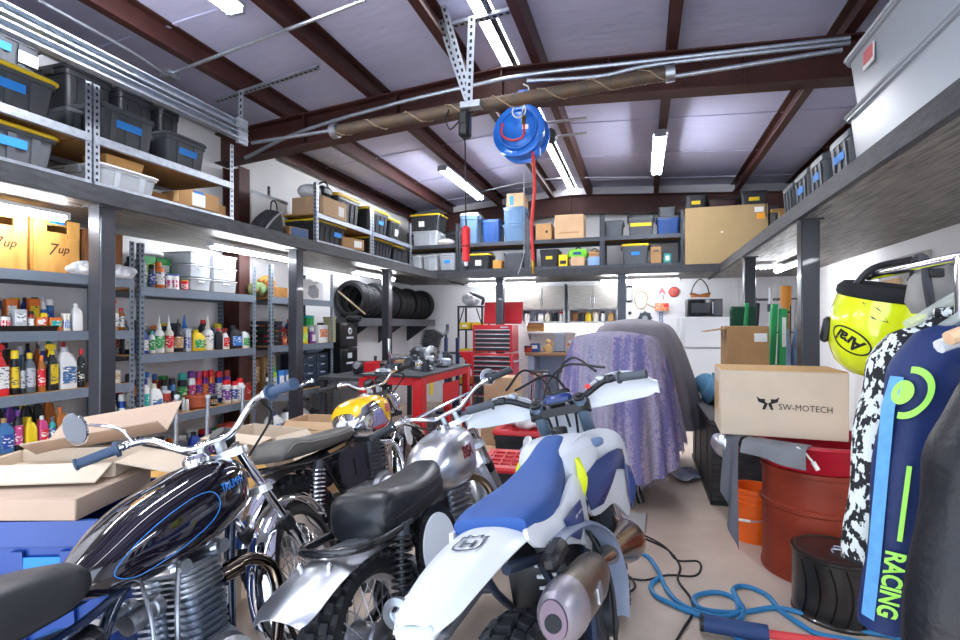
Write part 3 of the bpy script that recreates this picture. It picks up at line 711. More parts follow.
NMS = {'jug': 'fluid_jug', 'cone': 'spout_bottle', 'spray': 'spray_can', 'trigger': 'trigger_spray_bottle', 'round': 'round_bottle', 'tin': 'metal_tin', 'box': 'product_box'}
CN = {'d6202a': 'red', '1d1f24': 'black', 'e8e8e6': 'white', 'e3c325': 'yellow', '1f3f8f': 'dark blue', '2f77c9': 'blue', 'b9bcc2': 'silver', 'd9702a': 'orange', '2f9a4a': 'green', '6a2f8a': 'purple', 'c9762a': 'amber',
      'd8d2c0': 'cream', '5c6670': 'grey', 'a43a2c': 'dark red', '2ea8a0': 'teal', 'c23f7a': 'pink', 'b08a58': 'tan', '3a6a9a': 'steel blue', 'c9d6e0': 'clear', '8a5a34': 'brown', '9fd02f': 'lime'}
NC = {v: k for k, v in CN.items()}
USED = {}
def stock(shelf, gname, z, items, xf=-3.74, rz=pi/2):
    """items: (left px, right px, kind, height, body, cap, label, row); row 1 stands behind the front row"""
    cnt = 0
    for it in items:
        p0, p1, kind, h, col, cap, lab = it[:7]; row = it[7] if len(it) > 7 else 0
        y0, y1 = yx(p0, xf), yx(p1, xf); w = abs(y1-y0)*.92
        if kind in ('cone', 'spray', 'round', 'tin'): w = min(w, .1 if kind != 'tin' else .14)
        dd = w if kind in ('cone', 'spray', 'round', 'tin') else min(w*.62, .16)
        x = xf-.03-dd/2-row*.13
        de = f"{col} {kind if kind not in ('cone', 'spray', 'trigger', 'round', 'tin') else {'cone': 'spout bottle', 'spray': 'spray can', 'trigger': 'trigger bottle', 'round': 'round bottle', 'tin': 'tin'}[kind]}"
        if cap and kind != 'box': de += f" with {cap} {'trigger' if kind == 'trigger' else 'lid' if kind == 'tin' else 'cap'}"
        elif lab: de += f" with {lab} print"
        if row: lb = f"{de}, in the back row, {shelf}"
        else:
            lb = f"{de}, {ORD[cnt]} on {shelf}"; cnt += 1
        if lb in USED:
            USED[lb] += 1; lb = lb.replace('in the back row', ORD[USED[lb]]+' of back row')
        USED.setdefault(lb, 0)
        product(kind, NMS[kind], lb, CATS[kind], (x, (y0+y1)/2, z), rz+random.uniform(-.12, .12), w, h, NC[col], NC[cap] if cap else None, NC[lab] if lab else None, gname, tr=(col in ('clear', 'amber')), dp=dd)
RG = 'boltless racks along the left wall'
XFR = -3.72
rack('boltless_rack', 'blue grey boltless rack along the left wall holding the wooden crates', (XFR, 1.62, 0), pi/2, 1.41, .44, 2.1, (.25, .66, 1.02, 1.42, 1.81), ply, .065, RG)
rack('boltless_rack', 'blue grey boltless rack along the left wall holding the clear drawers', (XFR, 3.08, 0), pi/2, 1.27, .44, 2.1, (.25, .71, 1.23, 1.76), ply, .07, RG)
rack('boltless_rack', 'blue grey boltless rack along the left wall nearest the stored tyres', (XFR, 4.58, 0), pi/2, 1.15, .44, 2.1, (.25, .71, 1.24, 1.76), ply, .07, RG)
# wooden crates
m_crate = mat('honey_wood', 'd9a75c', .55, noise=.3, ns=4, h2='c4883f', stretch=(5, 5, 1))
dkbrown = mat('dark_brown_ink', '4a2a1c', .7)
def crate(y0, y1, label, m, text=True, tape=False, hh=.36):
    w = y1-y0; t = thing('wooden_crate', label, 'crate', (-3.76, (y0+y1)/2, 1.81), pi/2, 'old wooden crates on the near rack')
    d = .3
    q = MB(); zh = hh*.82
    q.box((0, -.006, hh*.33), (w-.024, .012, hh*.66), ch=.002)
    q.box((-w*.34, -.006, hh*.83), (w*.3-.012, .012, hh*.34)).box((w*.34, -.006, hh*.83), (w*.3-.012, .012, hh*.34)).box((0, -.006, hh*.94), (w*.4, .012, hh*.12)).box((0, -.006, hh*.7), (w*.4, .012, hh*.1))
    q.build('front_panel', m, t)
    for x in (-w/2+.006, w/2-.006): MB().box((x, d/2, hh/2), (.012, d, hh), ch=.002).build('side_panel', m, t)
    MB().box((0, d-.006, hh/2), (w-.024, .012, hh)).build('back_panel', m, t); MB().box((0, d/2, .006), (w-.024, d-.024, .012)).build('floor_panel', m, t)
    if text:
        lettering('7', .115, dkbrown, t, flat((-.035, -.0135, hh*.42), (1, 0, 0), (0, 0, 1)), shear=.25, name='printed_numeral')
        lettering('up', .075, dkbrown, t, flat((.035, -.0135, hh*.44), (1, 0, .06), (0, 0, 1)), shear=.3, bold=.001)
    if tape: MB().box((0, -.0075, hh*.95), (w*.3, .016, .03)).build('tape_strip', bluetape, t)
crate(2.04, 2.33, 'honey coloured wooden crate with black print, cut by the picture edge', m_crate)
crate(2.345, 2.655, 'honey coloured wooden crate with blue tape over its hand hole', m_crate, tape=True)
crate(2.67, 2.97, 'dark brown wooden crate behind the near square post', mat('dark_old_wood', '7d4f2c', .6, noise=.25, ns=5), text=False, hh=.33)
def blob(name, label, cat, loc, sc, m, rz=0., cr=.3, n=22):
    t = thing(name, label, cat, loc, rz)
    rnd = random.Random(len(label)); ph = [rnd.uniform(0, 6) for _ in range(6)]
    def f(u, v):
        a = u*2*pi; e = max(.02, min(.98, v))*pi
        r = 1+cr*(.5*sin(3*a+ph[0]+4*v)+.4*sin(5*a+ph[1]+7*v)*sin(e)+.35*sin(8*v+ph[2]+2*a)+.25*sin(9*a+ph[3]))
        return (sc[0]*r*sin(e)*cos(a), sc[1]*r*sin(e)*sin(a), max(0, sc[2]*(1+r*cos(e))*.98))
    MB().grid(f, n*2, n).build('body', m, t, None, 60); return t
m_bag = mat('white_plastic_bag', 'd6d7dc', .35, noise=.15, ns=20, bump=1.2, bs=24)
blob('plastic_bag', 'crumpled white plastic bag before the honey coloured crate with tape', 'bag', (-3.71, 2.68, 1.81), (.05, .13, .045), m_bag)
blob('plastic_bag', 'crumpled white plastic bag between the square post and punched upright', 'bag', (-3.71, 2.93, 1.81), (.05, .1, .045), m_bag)
s = 'near rack second shelf'; g = 'products on the near rack'
t = thing('black_tray', 'shallow black tray on the second shelf of the near rack', 'tray', (-3.9, (yx(0, -3.75)+yx(51, -3.75))/2-.12, 1.42), pi/2)
MB().loft([rring(.62, .3, .02, 0), rring(.64, .32, .02, .035), rring(.61, .29, .02, .035), rring(.6, .28, .02, .008)]).build('tray', black, t)
stock(s, g, 1.44, [(-8, 3, 'box', .2, 'red', None, 'black'), (4, 17, 'tin', .08, 'white', 'black', 'red'), (18, 31, 'box', .12, 'silver', None, 'white'), (33, 39, 'spray', .11, 'dark red', 'black', 'white'), (40, 48, 'box', .07, 'orange', None, 'white'),
                   (5, 12, 'box', .19, 'dark red', None, 'black', 1.2), (16, 23, 'tin', .2, 'black', 'silver', 'white', 1.2), (26, 38, 'box', .19, 'orange', None, 'white', 1.2)])
stock('near second shelf beside tray', g, 1.42, [(45, 51, 'box', .12, 'yellow', None, 'red'), (53, 66, 'box', .09, 'orange', None, 'teal'), (67, 76, 'tin', .12, 'cream', 'white', 'blue'), (77, 87, 'jug', .19, 'white', 'white', None), (114, 123, 'trigger', .24, 'tan', 'red', 'white'), (123, 130, 'round', .17, 'amber', 'red', 'white'),
                  (52, 63, 'box', .22, 'orange', None, 'yellow', 1.4), (64, 70, 'round', .24, 'white', 'silver', 'blue', 1.4), (70, 78, 'spray', .22, 'steel blue', 'white', 'dark blue', 1.4)])
stock('near rack third shelf', g, 1.02, [(-6, 15, 'trigger', .34, 'red', 'red', 'white'), (16, 25, 'spray', .28, 'black', 'yellow', 'yellow'), (25, 30, 'round', .24, 'black', 'black', 'silver'), (30, 42, 'round', .26, 'grey', 'yellow', 'silver'), (43, 51, 'round', .24, 'amber', 'orange', 'red'),
                  (52, 63, 'trigger', .33, 'black', 'yellow', 'yellow'), (64, 82, 'jug', .29, 'white', 'silver', 'steel blue'), (83, 90, 'round', .27, 'black', 'red', 'black'), (114, 124, 'box', .1, 'cream', None, 'tan'),
                  (9, 18, 'jug', .34, 'black', 'black', 'yellow', 1), (20, 28, 'trigger', .35, 'black', 'black', 'red', 1), (36, 44, 'spray', .3, 'steel blue', 'silver', 'blue', 1), (57, 66, 'trigger', .36, 'dark blue', 'silver', 'white', 1), (70, 80, 'round', .33, 'silver', 'silver', 'black', 1), (78, 86, 'round', .32, 'purple', 'red', 'black', 1)])
stock('near rack fourth shelf', g, .66, [(-8, 3, 'round', .2, 'dark blue', 'black', 'green'), (4, 19, 'jug', .22, 'steel blue', 'tan', 'dark blue'), (19, 29, 'round', .26, 'black', 'purple', 'pink'), (30, 42, 'jug', .2, 'yellow', 'yellow', None), (43, 53, 'jug', .2, 'pink', 'white', 'red'), (54, 61, 'round', .18, 'teal', 'grey', 'steel blue'), (61, 72, 'jug', .24, 'amber', 'orange', 'brown'), (73, 84, 'round', .17, 'clear', 'white', 'steel blue'),
                  (110, 124, 'round', .27, 'white', 'teal', 'green'), (124, 131, 'spray', .27, 'dark blue', 'white', 'white'),
                  (-2, 8, 'jug', .32, 'black', 'black', 'green', 1), (12, 22, 'jug', .33, 'black', 'black', 'purple', 1), (24, 34, 'jug', .31, 'purple', 'pink', 'black', 1), (38, 50, 'trigger', .36, 'black', 'yellow', 'yellow', 1), (52, 62, 'jug', .31, 'black', 'dark red', 'orange', 1), (62, 74, 'jug', .31, 'amber', 'black', 'orange', 1), (112, 120, 'spray', .36, 'dark blue', 'blue', 'white', 1)])
def filler(shelf, g, z, p0, p1, n, row, hmax, seed):
    rn = random.Random(seed); its = []; cols = ['black', 'dark blue', 'black', 'dark red', 'grey', 'white', 'brown', 'green', 'black', 'steel blue', 'orange', 'purple', 'silver', 'cream', 'red']
    cap = ['black', 'red', 'yellow', 'white', 'blue', 'orange', 'silver', 'green', 'grey']; w = (p1-p0)/n
    for i in range(n):
        k = rn.choice(['jug', 'spray', 'round', 'jug', 'spray', 'tin', 'trigger'])
        its.append((p0+i*w+.3, p0+(i+1)*w-.3, k, hmax*rn.uniform(.75, 1.), rn.choice(cols), rn.choice(cap), rn.choice(cols), row))
    stock(shelf, g, z, its)
filler('near rack second shelf', g, 1.42, -6, 82, 9, 2., .24, 11)
filler('near rack third shelf', g, 1.02, -6, 86, 9, 2., .33, 12)
filler('near rack fourth shelf', g, .66, -6, 84, 9, 2., .31, 13)
g = 'products on the middle rack'
filler('middle rack second shelf', g, 1.23, 140, 252, 11, 2.2, .27, 14)
filler('middle rack third shelf', g, .71, 139, 196, 7, 2., .34, 15)
filler('middle rack top shelf', g, 1.76, 141, 186, 5, 2.4, .27, 16)
filler('middle rack bottom shelf', g, .25, 142, 250, 10, 1.2, .28, 17)
g = 'products on the far rack'
filler('far rack second shelf', g, 1.24, 284, 334, 6, 2., .3, 18)
# middle rack
g = 'products on the middle rack'
stock('middle rack top shelf', g, 1.76, [(141, 153, 'round', .28, 'clear', 'white', 'silver'), (154, 160, 'spray', .19, 'grey', 'black', 'dark blue'), (160, 171, 'round', .22, 'orange', 'orange', 'white'), (171, 187, 'tin', .13, 'white', 'dark blue', 'pink'), (187, 193, 'tin', .09, 'red', 'yellow', 'white'),
                  (148, 163, 'jug', .26, 'black', 'black', 'green', 1.4), (163, 176, 'box', .28, 'green', None, 'lime', 1.4), (177, 190, 'box', .28, 'green', None, 'white', 1.4)])
def drawers(p0, p1, label):
    y0, y1 = yx(p0, -3.76), yx(p1, -3.76); w = y1-y0-.015
    t = thing('drawer_tower', label, 'drawers', (-3.92, (y0+y1)/2, 1.76), pi/2, 'clear drawer towers on the middle rack')
    hh = .118
    for k in range(3):
        b = MB().loft([rring(w*.92, .3, .01, k*hh+.008), rring(w*.97, .31, .01, (k+1)*hh-.016), rring(w*.94, .29, .01, (k+1)*hh-.016), rring(w*.88, .27, .01, k*hh+.014)])
        d = b.build('drawer', clearp, t)
        MB().box((0, .0, k*hh+.04), (w*.7, .2, .05), ch=.01).build('contents', m_bag if k != 1 else paper, d)
        MB().box((0, -.16, (k+1)*hh-.03), (w*.3, .012, .012)).build('pull', white, d)
        MB().box((0, 0, (k+1)*hh-.006), (w, .325, .01), ch=.003).build('divider', white, t)
drawers(190, 212, 'clear plastic drawer tower on the middle rack, beside the green boxes')
drawers(213.5, 238, 'clear plastic drawer tower on the middle rack, nearest the brown column')
stock('middle rack second shelf', g, 1.23, [(142, 153, 'jug', .21, 'dark blue', 'blue', 'white'), (154, 160, 'round', .18, 'white', 'teal', 'green'), (161, 170, 'cone', .31, 'white', 'white', 'green'), (171, 179, 'cone', .31, 'cream', 'white', 'red'), (180, 189, 'cone', .28, 'black', 'black', 'tan'), (190, 196, 'tin', .2, 'silver', 'silver', 'dark blue'), (197, 209, 'jug', .19, 'yellow', 'yellow', 'green'), (210, 219, 'cone', .31, 'white', 'cream', 'white'), (220, 226, 'jug', .2, 'black', 'red', None), (226, 233, 'trigger', .21, 'white', 'dark red', 'red'), (234, 246, 'jug', .23, 'black', 'black', 'blue'), (246, 253, 'jug', .19, 'white', 'black', 'green'),
                  (141, 150, 'jug', .27, 'black', 'black', 'white', 1.2), (152, 162, 'jug', .27, 'black', 'black', 'grey', 1.2), (200, 210, 'cone', .32, 'clear', 'blue', 'white', 1.2), (218, 228, 'jug', .28, 'black', 'red', None, 1.2)])
stock('middle rack third shelf', g, .71, [(139, 147, 'round', .32, 'orange', 'black', 'black'), (148, 154, 'round', .32, 'white', 'dark blue', 'teal'), (155, 167, 'jug', .27, 'white', 'cream', 'steel blue'), (168, 176, 'tin', .2, 'dark red', 'silver', 'black'), (177, 182, 'spray', .19, 'black', 'black', 'red'), (186, 189, 'spray', .12, 'silver', 'silver', None), (189.5, 193, 'spray', .1, 'white', 'white', None), (216, 222, 'tin', .1, 'black', 'grey', 'tan'), (229, 236, 'spray', .22, 'white', 'red', 'purple'), (237, 242, 'spray', .2, 'white', 'red', 'dark blue'), (242.5, 248, 'spray', .22, 'white', 'red', 'white'), (249, 254, 'box', .17, 'dark red', None, 'red'),
                  (142, 150, 'round', .36, 'black', 'black', 'white', 1), (152, 161, 'jug', .36, 'white', 'blue', 'white', 1), (161, 170, 'jug', .36, 'white', 'blue', 'steel blue', 1), (178, 184, 'spray', .28, 'silver', 'black', 'grey', 1), (186, 192, 'spray', .28, 'steel blue', 'black', 'black', 1), (196, 204, 'spray', .32, 'black', 'teal', 'green', 1), (205, 212, 'spray', .33, 'white', 'purple', 'pink', 1), (212.5, 218, 'spray', .32, 'red', 'pink', 'purple', 1), (218.5, 224, 'spray', .32, 'purple', 'red', 'orange', 1), (224.5, 230, 'spray', .32, 'orange', 'red', 'purple', 1), (232, 238, 'spray', .3, 'dark blue', 'red', 'white', 1), (240, 246, 'spray', .3, 'purple', 'dark red', 'white', 1)])
t = thing('terracotta_pot', 'wide terracotta bowl on the third shelf of the middle rack', 'pot', (-3.83, (yx(193, -3.75)+yx(214, -3.75))/2, .71))
MB().lathe([(.06, 0), (.085, .02), (.1, .1), (.108, .1), (.108, .125), (.092, .125), (.075, .02), (0, .015)], n=20).build('bowl', mat('terracotta', 'b0583a', .7, noise=.1), t)
stock('middle rack bottom shelf', g, .25, [(150, 160, 'jug', .22, 'black', 'yellow', 'yellow'), (162, 172, 'jug', .24, 'black', 'black', 'yellow'), (178, 190, 'box', .2, 'grey', None, 'black'), (195, 206, 'jug', .26, 'dark blue', 'black', 'black'), (210, 220, 'jug', .26, 'black', 'purple', 'purple'), (228, 242, 'box', .26, 'dark red', None, 'black')])
# three bare steel uprights leaning before the middle rack
for p, y0, y1, l in ((176, 396, 446, 'bare steel tube with white cap standing before the white jugs'), (207, 396, 436, 'bare steel tube with white cap standing before the terracotta bowl'), (242, 386, 424, 'bare steel tube with orange foot standing before the red capped cans')):
    p0 = at(p-2, y1+60, X=-3.58); p1 = at(p+1, y0, X=-3.62)
    t = thing('steel_tube', l, 'tube', (p0.x, p0.y, 0), 0, 'bare steel tubes before the middle rack')
    e = V((p1.x-p0.x, p1.y-p0.y, p1.z))
    MB().cyl((0, 0, 0), e, .016, n=10).build('tube', galv, t); MB().cyl(e*.98, e*1.012, .02, n=10).build('cap', white, t)
# far rack
g = 'products on the far rack'
t = blob('green_bag_of_leaves', 'small green and brown bag on the top shelf of the far rack', 'bag', (-3.85, yx(272, -3.75)-.12, 1.76), (.08, .09, .07), mat('green_brown_bag', '3f7a4a', .6, noise=.5, ns=14, h2='7a5a34'))
t = blob('brown_bag', 'brown paper bag on the wicker box of the far rack', 'bag', (-3.86, yx(276, -3.75), 1.87), (.07, .1, .06), mat('brown_paper', 'b07a3a', .8, noise=.2))
t = carton('wicker box under the brown paper bag on the far rack', (-3.86, yx(279, -3.75)+.02, 1.76), pi/2, .26, .22, .11, mat('wicker', 'a8763f', .8, noise=.3, ns=40, bump=.6, bs=60), name='wicker_box', tape=False)
t = thing('foam_panel', 'torn white and grey foam panel on the top shelf of the far rack', 'panel', (-3.9, yx(320, -3.8), 1.76), pi/2+.05)
MB().prism([(-.24, 0, 0), (.24, 0, 0), (.23, 0, .24), (.1, 0, .25), (.06, 0, .22), (-.05, 0, .27), (-.2, 0, .25), (-.23, 0, .12)], (0, .03, 0)).build('panel', mat('white_foam', 'd6d6d8', .8), t)
MB().prism([(-.02, -.002, .03), (.12, -.002, .05), (.13, -.002, .15), (.04, -.002, .2), (-.08, -.002, .18), (-.12, -.002, .08)], (0, .002, 0)).build('grey_stain', mat('grey_film', '8b8d94', .8), t)
stock('far rack second shelf', g, 1.24, [(270, 277, 'jug', .16, 'red', 'red', 'white'), (277.5, 282, 'spray', .22, 'yellow', 'black', 'white'), (284, 290, 'box', .09, 'dark red', None, 'orange'), (306, 312.5, 'spray', .2, 'yellow', 'yellow', 'lime'), (313.5, 319, 'trigger', .2, 'purple', 'white', 'white'), (320, 331, 'box', .22, 'white', None, 'orange'), (331.5, 335, 'spray', .2, 'black', 'black', None),
                  (283, 286, 'spray', .3, 'blue', 'dark blue', None, 1), (287, 293, 'tin', .26, 'grey', 'grey', 'black', 1), (305, 311, 'tin', .25, 'brown', 'black', 'green', 1), (320, 328, 'tin', .34, 'green', 'teal', 'white', 1)])
stock('far rack third shelf', g, .71, [(271, 275, 'spray', .24, 'white', 'black', 'black'), (275.5, 281, 'spray', .3, 'lime', 'green', 'white'), (281.5, 287, 'box', .25, 'blue', None, 'white'), (287.5, 293, 'box', .25, 'steel blue', None, 'white'), (270, 277, 'box', .38, 'brown', None, 'tan', 1.4), (280, 292, 'box', .4, 'tan', None, 'brown', 1.4)])
t = thing('drawer_cabinet', 'dark cabinet of eight small drawers with cloth on top', 'cabinet', (-3.94, (yx(305, -3.74)+yx(332, -3.74))/2, .71), pi/2)
w = (yx(332, -3.74)-yx(305, -3.74))*.96
dk = mat('navy_black_plastic', '1f2733', .4)
MB().box((0, 0, .2), (w, .3, .4), ch=.006).build('cabinet_body', dk, t)
for i in range(2):
    for k in range(4):
        d = MB().box((w*(-.24+.48*i), -.153, .055+k*.096), (w*.44, .02, .085), ch=.006).build('drawer', mat('smoke_plastic', '2d3a4a', .25), t)
        MB().box((w*(-.24+.48*i), -.168, .075+k*.096), (w*.16, .016, .016), ch=.004).build('pull', galv, d)
blob('grey_cloth', 'grey cloth heap on top of the cabinet of small drawers', 'cloth', (-3.9, (yx(305, -3.74)+yx(332, -3.74))/2, 1.11), (.12, .2, .045), mat('blue_grey_cloth', '7686a0', .9), 0)
t = thing('tray_stack', 'stack of black plastic trays beside the brown column', 'trays', (-3.86, 4.68, 1.24), pi/2)
for k in range(5): MB().loft([rring(.2, .25, .02, k*.055), rring(.22, .27, .02, k*.055+.04), rring(.2, .25, .02, k*.055+.04), rring(.19, .24, .02, k*.055+.008)]).build('tray', blacktote, t)
m_eng = mat('oily_castings', '4a4c52', .45, .5, noise=.4, ns=20)
t = thing('engine_casting', 'oily old engine casting on the bottom shelf of the far rack', 'engine part', (-3.87, 5.35, .25), .3)
MB().box((0, 0, .1), (.22, .3, .2), ch=.04).cyl((0, -.05, .15), (.0, -.02, .34), .07, n=14).cyl((.1, .1, .1), (.16, .1, .1), .08, n=16).build('casing', m_eng, t)
q = MB()
for k in range(6): q.cyl((0, -.045+.003*k, .2+k*.02), (0, -.045+.003*k, .21+k*.02), .09, n=14)
q.build('cooling_fins', alum, t)
for i, (p, c, k, l) in enumerate(((262, 'e8e8e6', '1f3f8f', 'white jug with dark blue cap on the bottom shelf of the far rack'), (276, 'e8e8e6', '1d1f24', 'white jug with black cap on the bottom shelf of the far rack'), (290, 'e8e8e6', 'd6202a', 'white jug with red cap on the bottom shelf of the far rack'))):
    product('jug', 'fluid_jug', l, 'jug', (-3.8, 4.72+i*.24, .25), pi/2, .2, .27, c, k, '2f77c9' if i == 0 else None, 'white jugs on the bottom shelf')
# file boxes on a grey cabinet past the racks
y0, y1 = yx(340, -3.76), yx(358, -3.76)
t = thing('grey_cabinet', 'plain grey floor cabinet under the two black file boxes', 'cabinet', (-3.96, (y0+y1)/2, 0), pi/2)
MB().box((0, 0, .41), (y1-y0+.04, .42, .82), ch=.006).build('cabinet_body', mat('cabinet_grey', '9a9da3', .5), t); MB().box((0, -.212, .4), (y1-y0-.04, .012, .74), ch=.003).build('door', mat('cabinet_grey', '9a9da3', .5), t)
for k, l in enumerate(('lower black file box with white label on the grey cabinet', 'upper black file box with round white emblem near the tyres')):
    t = thing('file_box', l, 'file box', (-3.94, (y0+y1)/2, .82+.34*k), pi/2, 'black file boxes by the tyres'); w = y1-y0-.02
    MB().box((0, 0, .165), (w, .36, .33), ch=.008).build('body', black, t); MB().box((0, -.183, .165), (w*.9, .01, .29), ch=.004).build('drawer_front', blackm, t)
    if k: MB().torus((0, -.19, .22), (0, 1, 0), .035, .012, 18, 6).build('emblem', white, t)
    else: MB().box((0, -.19, .23), (.1, .006, .07)).build('emblem', white, t)
    MB().box((0, -.19, .13), (.17, .006, .025)).build('printed_label', white, t)
# tyre shelf and tyres
t = thing('tyre_shelf', 'dark grey shelf along the left wall carrying the row of tyres', 'shelf', (-3.95, 7.75, 1.56))
ln = 2.8; MB().box((0, 0, -.06), (.46, ln, .12), ch=.006).build('board', mat('dark_grey_board', '4d4f55', .6), t)
for y in (-1.1, 0, 1.1): MB().prism([(-.22, y, -.12), (.2, y, -.12), (-.22, y, -.4)], (0, .03, 0)).build('shelf_bracket', steel_d, t)
def tyre(y, r, w, label, knob=False, tilt=0.):
    t = thing('tyre_casing', label, 'tyre', (-3.93, y, 1.56+r), 0, 'tyres in the row on the tyre shelf')
    MB().lathe([(r*.7, -w*.42), (r*.78, -w*.52), (r*.92, -w*.5), (r*.985, -w*.3), (r, 0), (r*.985, w*.3), (r*.92, w*.5), (r*.78, w*.52), (r*.7, w*.42), (r*.72, w*.3), (r*.88, w*.36), (r*.9, 0), (r*.88, -w*.36), (r*.72, -w*.3)], (0, 0, 0), (tilt, 1, 0), 40, loop=True).build('carcass', rubber, t)
    q = MB()
    for i in range(36):
        a = 2*pi*i/36
        for s in (-1, 1):
            M = Matrix.Rotation(a+(.04*s), 4, 'Y') @ Matrix.Translation((r*.985, s*w*.2, 0)) @ Matrix.Rotation(s*.35, 4, 'Z')
            q2 = MB(M).box((0.004, 0, 0), (.012, w*.3, r*.09)); q.v += []; o = len(q.v); q.v += q2.v; q.f += [tuple(k+o for k in f) for f in q2.f]; q.mi += q2.mi
    q.build('tread', rubber, t)
    return t
ys = 6.55
tw = [.15, .14, .15, .14, .15, .14, .15, .14, .15, .14, .15, .14, .15, .14]
tn = ['nearest the file boxes', 'second from the file boxes', 'third from the file boxes', 'fourth from the file boxes', 'just behind the far post', 'sixth from the file boxes', 'seventh from the file boxes', 'eighth from the file boxes', 'ninth from the file boxes', 'fourth from the back wall', 'third from the back wall', 'second from the back wall', 'nearest the back wall']
for i, l in enumerate(tn):
    tyre(ys+i*.198, .265-.012*(i % 3), tw[i]*1.15, 'black tyre in the row on the tyre shelf, '+l)
t = thing('wooden_stick', 'pale wooden stick leaning across the nearest tyre', 'stick', at(338, 291, X=-3.66))
p1 = at(365, 314, X=-3.66)-at(338, 291, X=-3.66)
MB().cyl((0, 0, 0), p1, .012, n=8).build('stick', mat('pale_wood', 'c9b08a', .6), t)
t = thing('black_pouch', 'black pouch lying on the file boxes before the tyres', 'pouch', (-3.8, yx(354, -3.8), 1.5), .4)
MB().box((0, 0, .045), (.2, .26, .09), ch=.03).build('body', mat('black_nylon', '1d1e21', .8, bump=.3, bs=40), t); MB().box((.1, 0, .06), (.02, .2, .04), ch=.008).build('flap', black, t)
t = thing('khaki_box', 'small khaki box on the far rack end beside the black pouch', 'box', (-3.8, yx(338, -3.8)-.12, 1.24)); t.location.y = yx(334, -3.8)-.1
MB().box((0, 0, .15), (.12, .1, .3), ch=.006).build('body', mat('khaki_card', 'a39c78', .7), t); MB().box((0, 0, .31), (.13, .11, .03), ch=.004).build('lid', mat('khaki_card', 'a39c78', .7), t)
# ---------------------------------------------------------------- along the back wall
m_ink = mat('drawer_charcoal', '23262c', .35)
t = thing('tool_chest', 'red two part tool chest with dark drawers and its lid open', 'tool chest', (-2.2, 7.95, 0))
w = .64; dd = .46
c = MB().box((0, 0, .52), (w, dd, 1.0), ch=.006).build('lower_cabinet', red, t)
for k, (z, h) in enumerate(((.96, .07), (.885, .07), (.81, .07), (.735, .07), (.62, .14), (.46, .16), (.25, .24))):
    d = MB().box((0, -dd/2-.004, z-.005), (w*.9, .016, h-.012), ch=.003).build('drawer', m_ink, c)
    MB().box((0, -dd/2-.016, z+h/2-.018), (w*.9, .014, .016), ch=.003).build('drawer_pull', galv, d)
c = MB().box((0, .01, 1.045+.21), (w, dd*.9, .42), ch=.006).build('upper_chest', red, t)
for k in range(5):
    z = 1.09+k*.068
    d = MB().box((0, -dd*.45-.003+.01, z), (w*.88, .016, .058), ch=.003).build('drawer', m_ink, c)
    MB().box((0, -dd*.45-.015+.01, z+.022), (w*.88, .014, .012), ch=.003).build('drawer_pull', galv, d)
MB().box((.19, -dd*.45+.002, 1.425), (.12, .01, .02)).build('maker_plate', galv, c)
MB(Matrix.Translation((.06, .21, 1.48)) @ Matrix.Rotation(R(-12), 4, 'X')).box((0, 0, .18), (w, .05, .36), ch=.006).build('open_lid', red, t)
MB().prism([(-w/2, -.2, 1.04), (-w/2-.24, -.2, 1.04), (-w/2-.2, -.2, 1.0), (-w/2, -.2, .74)], (0, .4, 0)).build('side_shelf', red, t)
MB().tube([(w/2, -.17, .9), (w/2+.05, -.17, .9), (w/2+.05, .17, .9), (w/2, .17, .9)], .014, 8).build('push_handle', galv, t)
MB().box((w/2+.006, 0, .55), (.012, dd*.9, .86), ch=.003).build('side_panel', red, t)
for x in (-.26, .26):
    for y in (-.17, .17): MB().cyl((x-.02, y, .03), (x+.02, y, .03), .03, n=12).build('caster', black, t)
# narrow black rack with yellow bins
t = thing('bin_rack', 'narrow black metal rack with yellow bins left of the tool chest', 'shelving', (-2.95, 8.3, 0))
for x in (0, .42):
    for y in (0, .4): MB().box((x, y, .89), (.03, .03, 1.78)).build('upright', blackm, t)
for z in (.45, .93, 1.38, 1.77): MB().box((.21, .2, z), (.45, .43, .025)).build('shelf_board', blackm, t)
for (a, b_) in (((0, -.005, 1.45), (.1, -.005, 1.74)), ((.42, -.005, 1.45), (.32, -.005, 1.74))): MB().cyl(a, b_, .01, n=6).build('brace', blackm, t)
for k, (z, n) in enumerate(((.465, 'lowest'), (.945, 'middle'), (1.395, 'upper'))):
    for i in range(2):
        b = thing('yellow_bin', 'yellow open bin on %s shelf of the narrow rack, %s' % (n, ('outer one', 'one by tool chest')[i]), 'bin', (-2.84+.21*i, 8.42, z), 0, 'yellow bins on the narrow rack')
        MB().loft([rring(.17, .22, .01, 0), rring(.19, .24, .01, .11), rring(.17, .22, .01, .11), rring(.15, .2, .01, .01)]).build('bin', yellow, b)
        MB().box((0, -.123, .05), (.08, .004, .04)).build('label_holder', paper, b)
blob('plastic_bag', 'crumpled clear and cream plastic bag on top of the narrow black rack', 'bag', (-2.8, 8.5, 1.785), (.15, .12, .11), m_bag)
t = thing('heat_gun', 'grey hand tool lying on top of the narrow black rack', 'tool', (-2.62, 8.42, 1.785), .3)
MB().cyl((-.1, 0, .2), (.08, 0, .12), .03, n=12).cyl((-.16, 0, .23), (-.1, 0, .2), .02, n=10).build('barrel', steel_d, t); MB().box((.06, 0, .05), (.05, .045, .16), Matrix.Rotation(.25, 3, 'Y').to_4x4(), ch=.01).build('grip', black, t)
MB().box((.12, 0, .006), (.2, .16, .012)).build('tray', white, t)
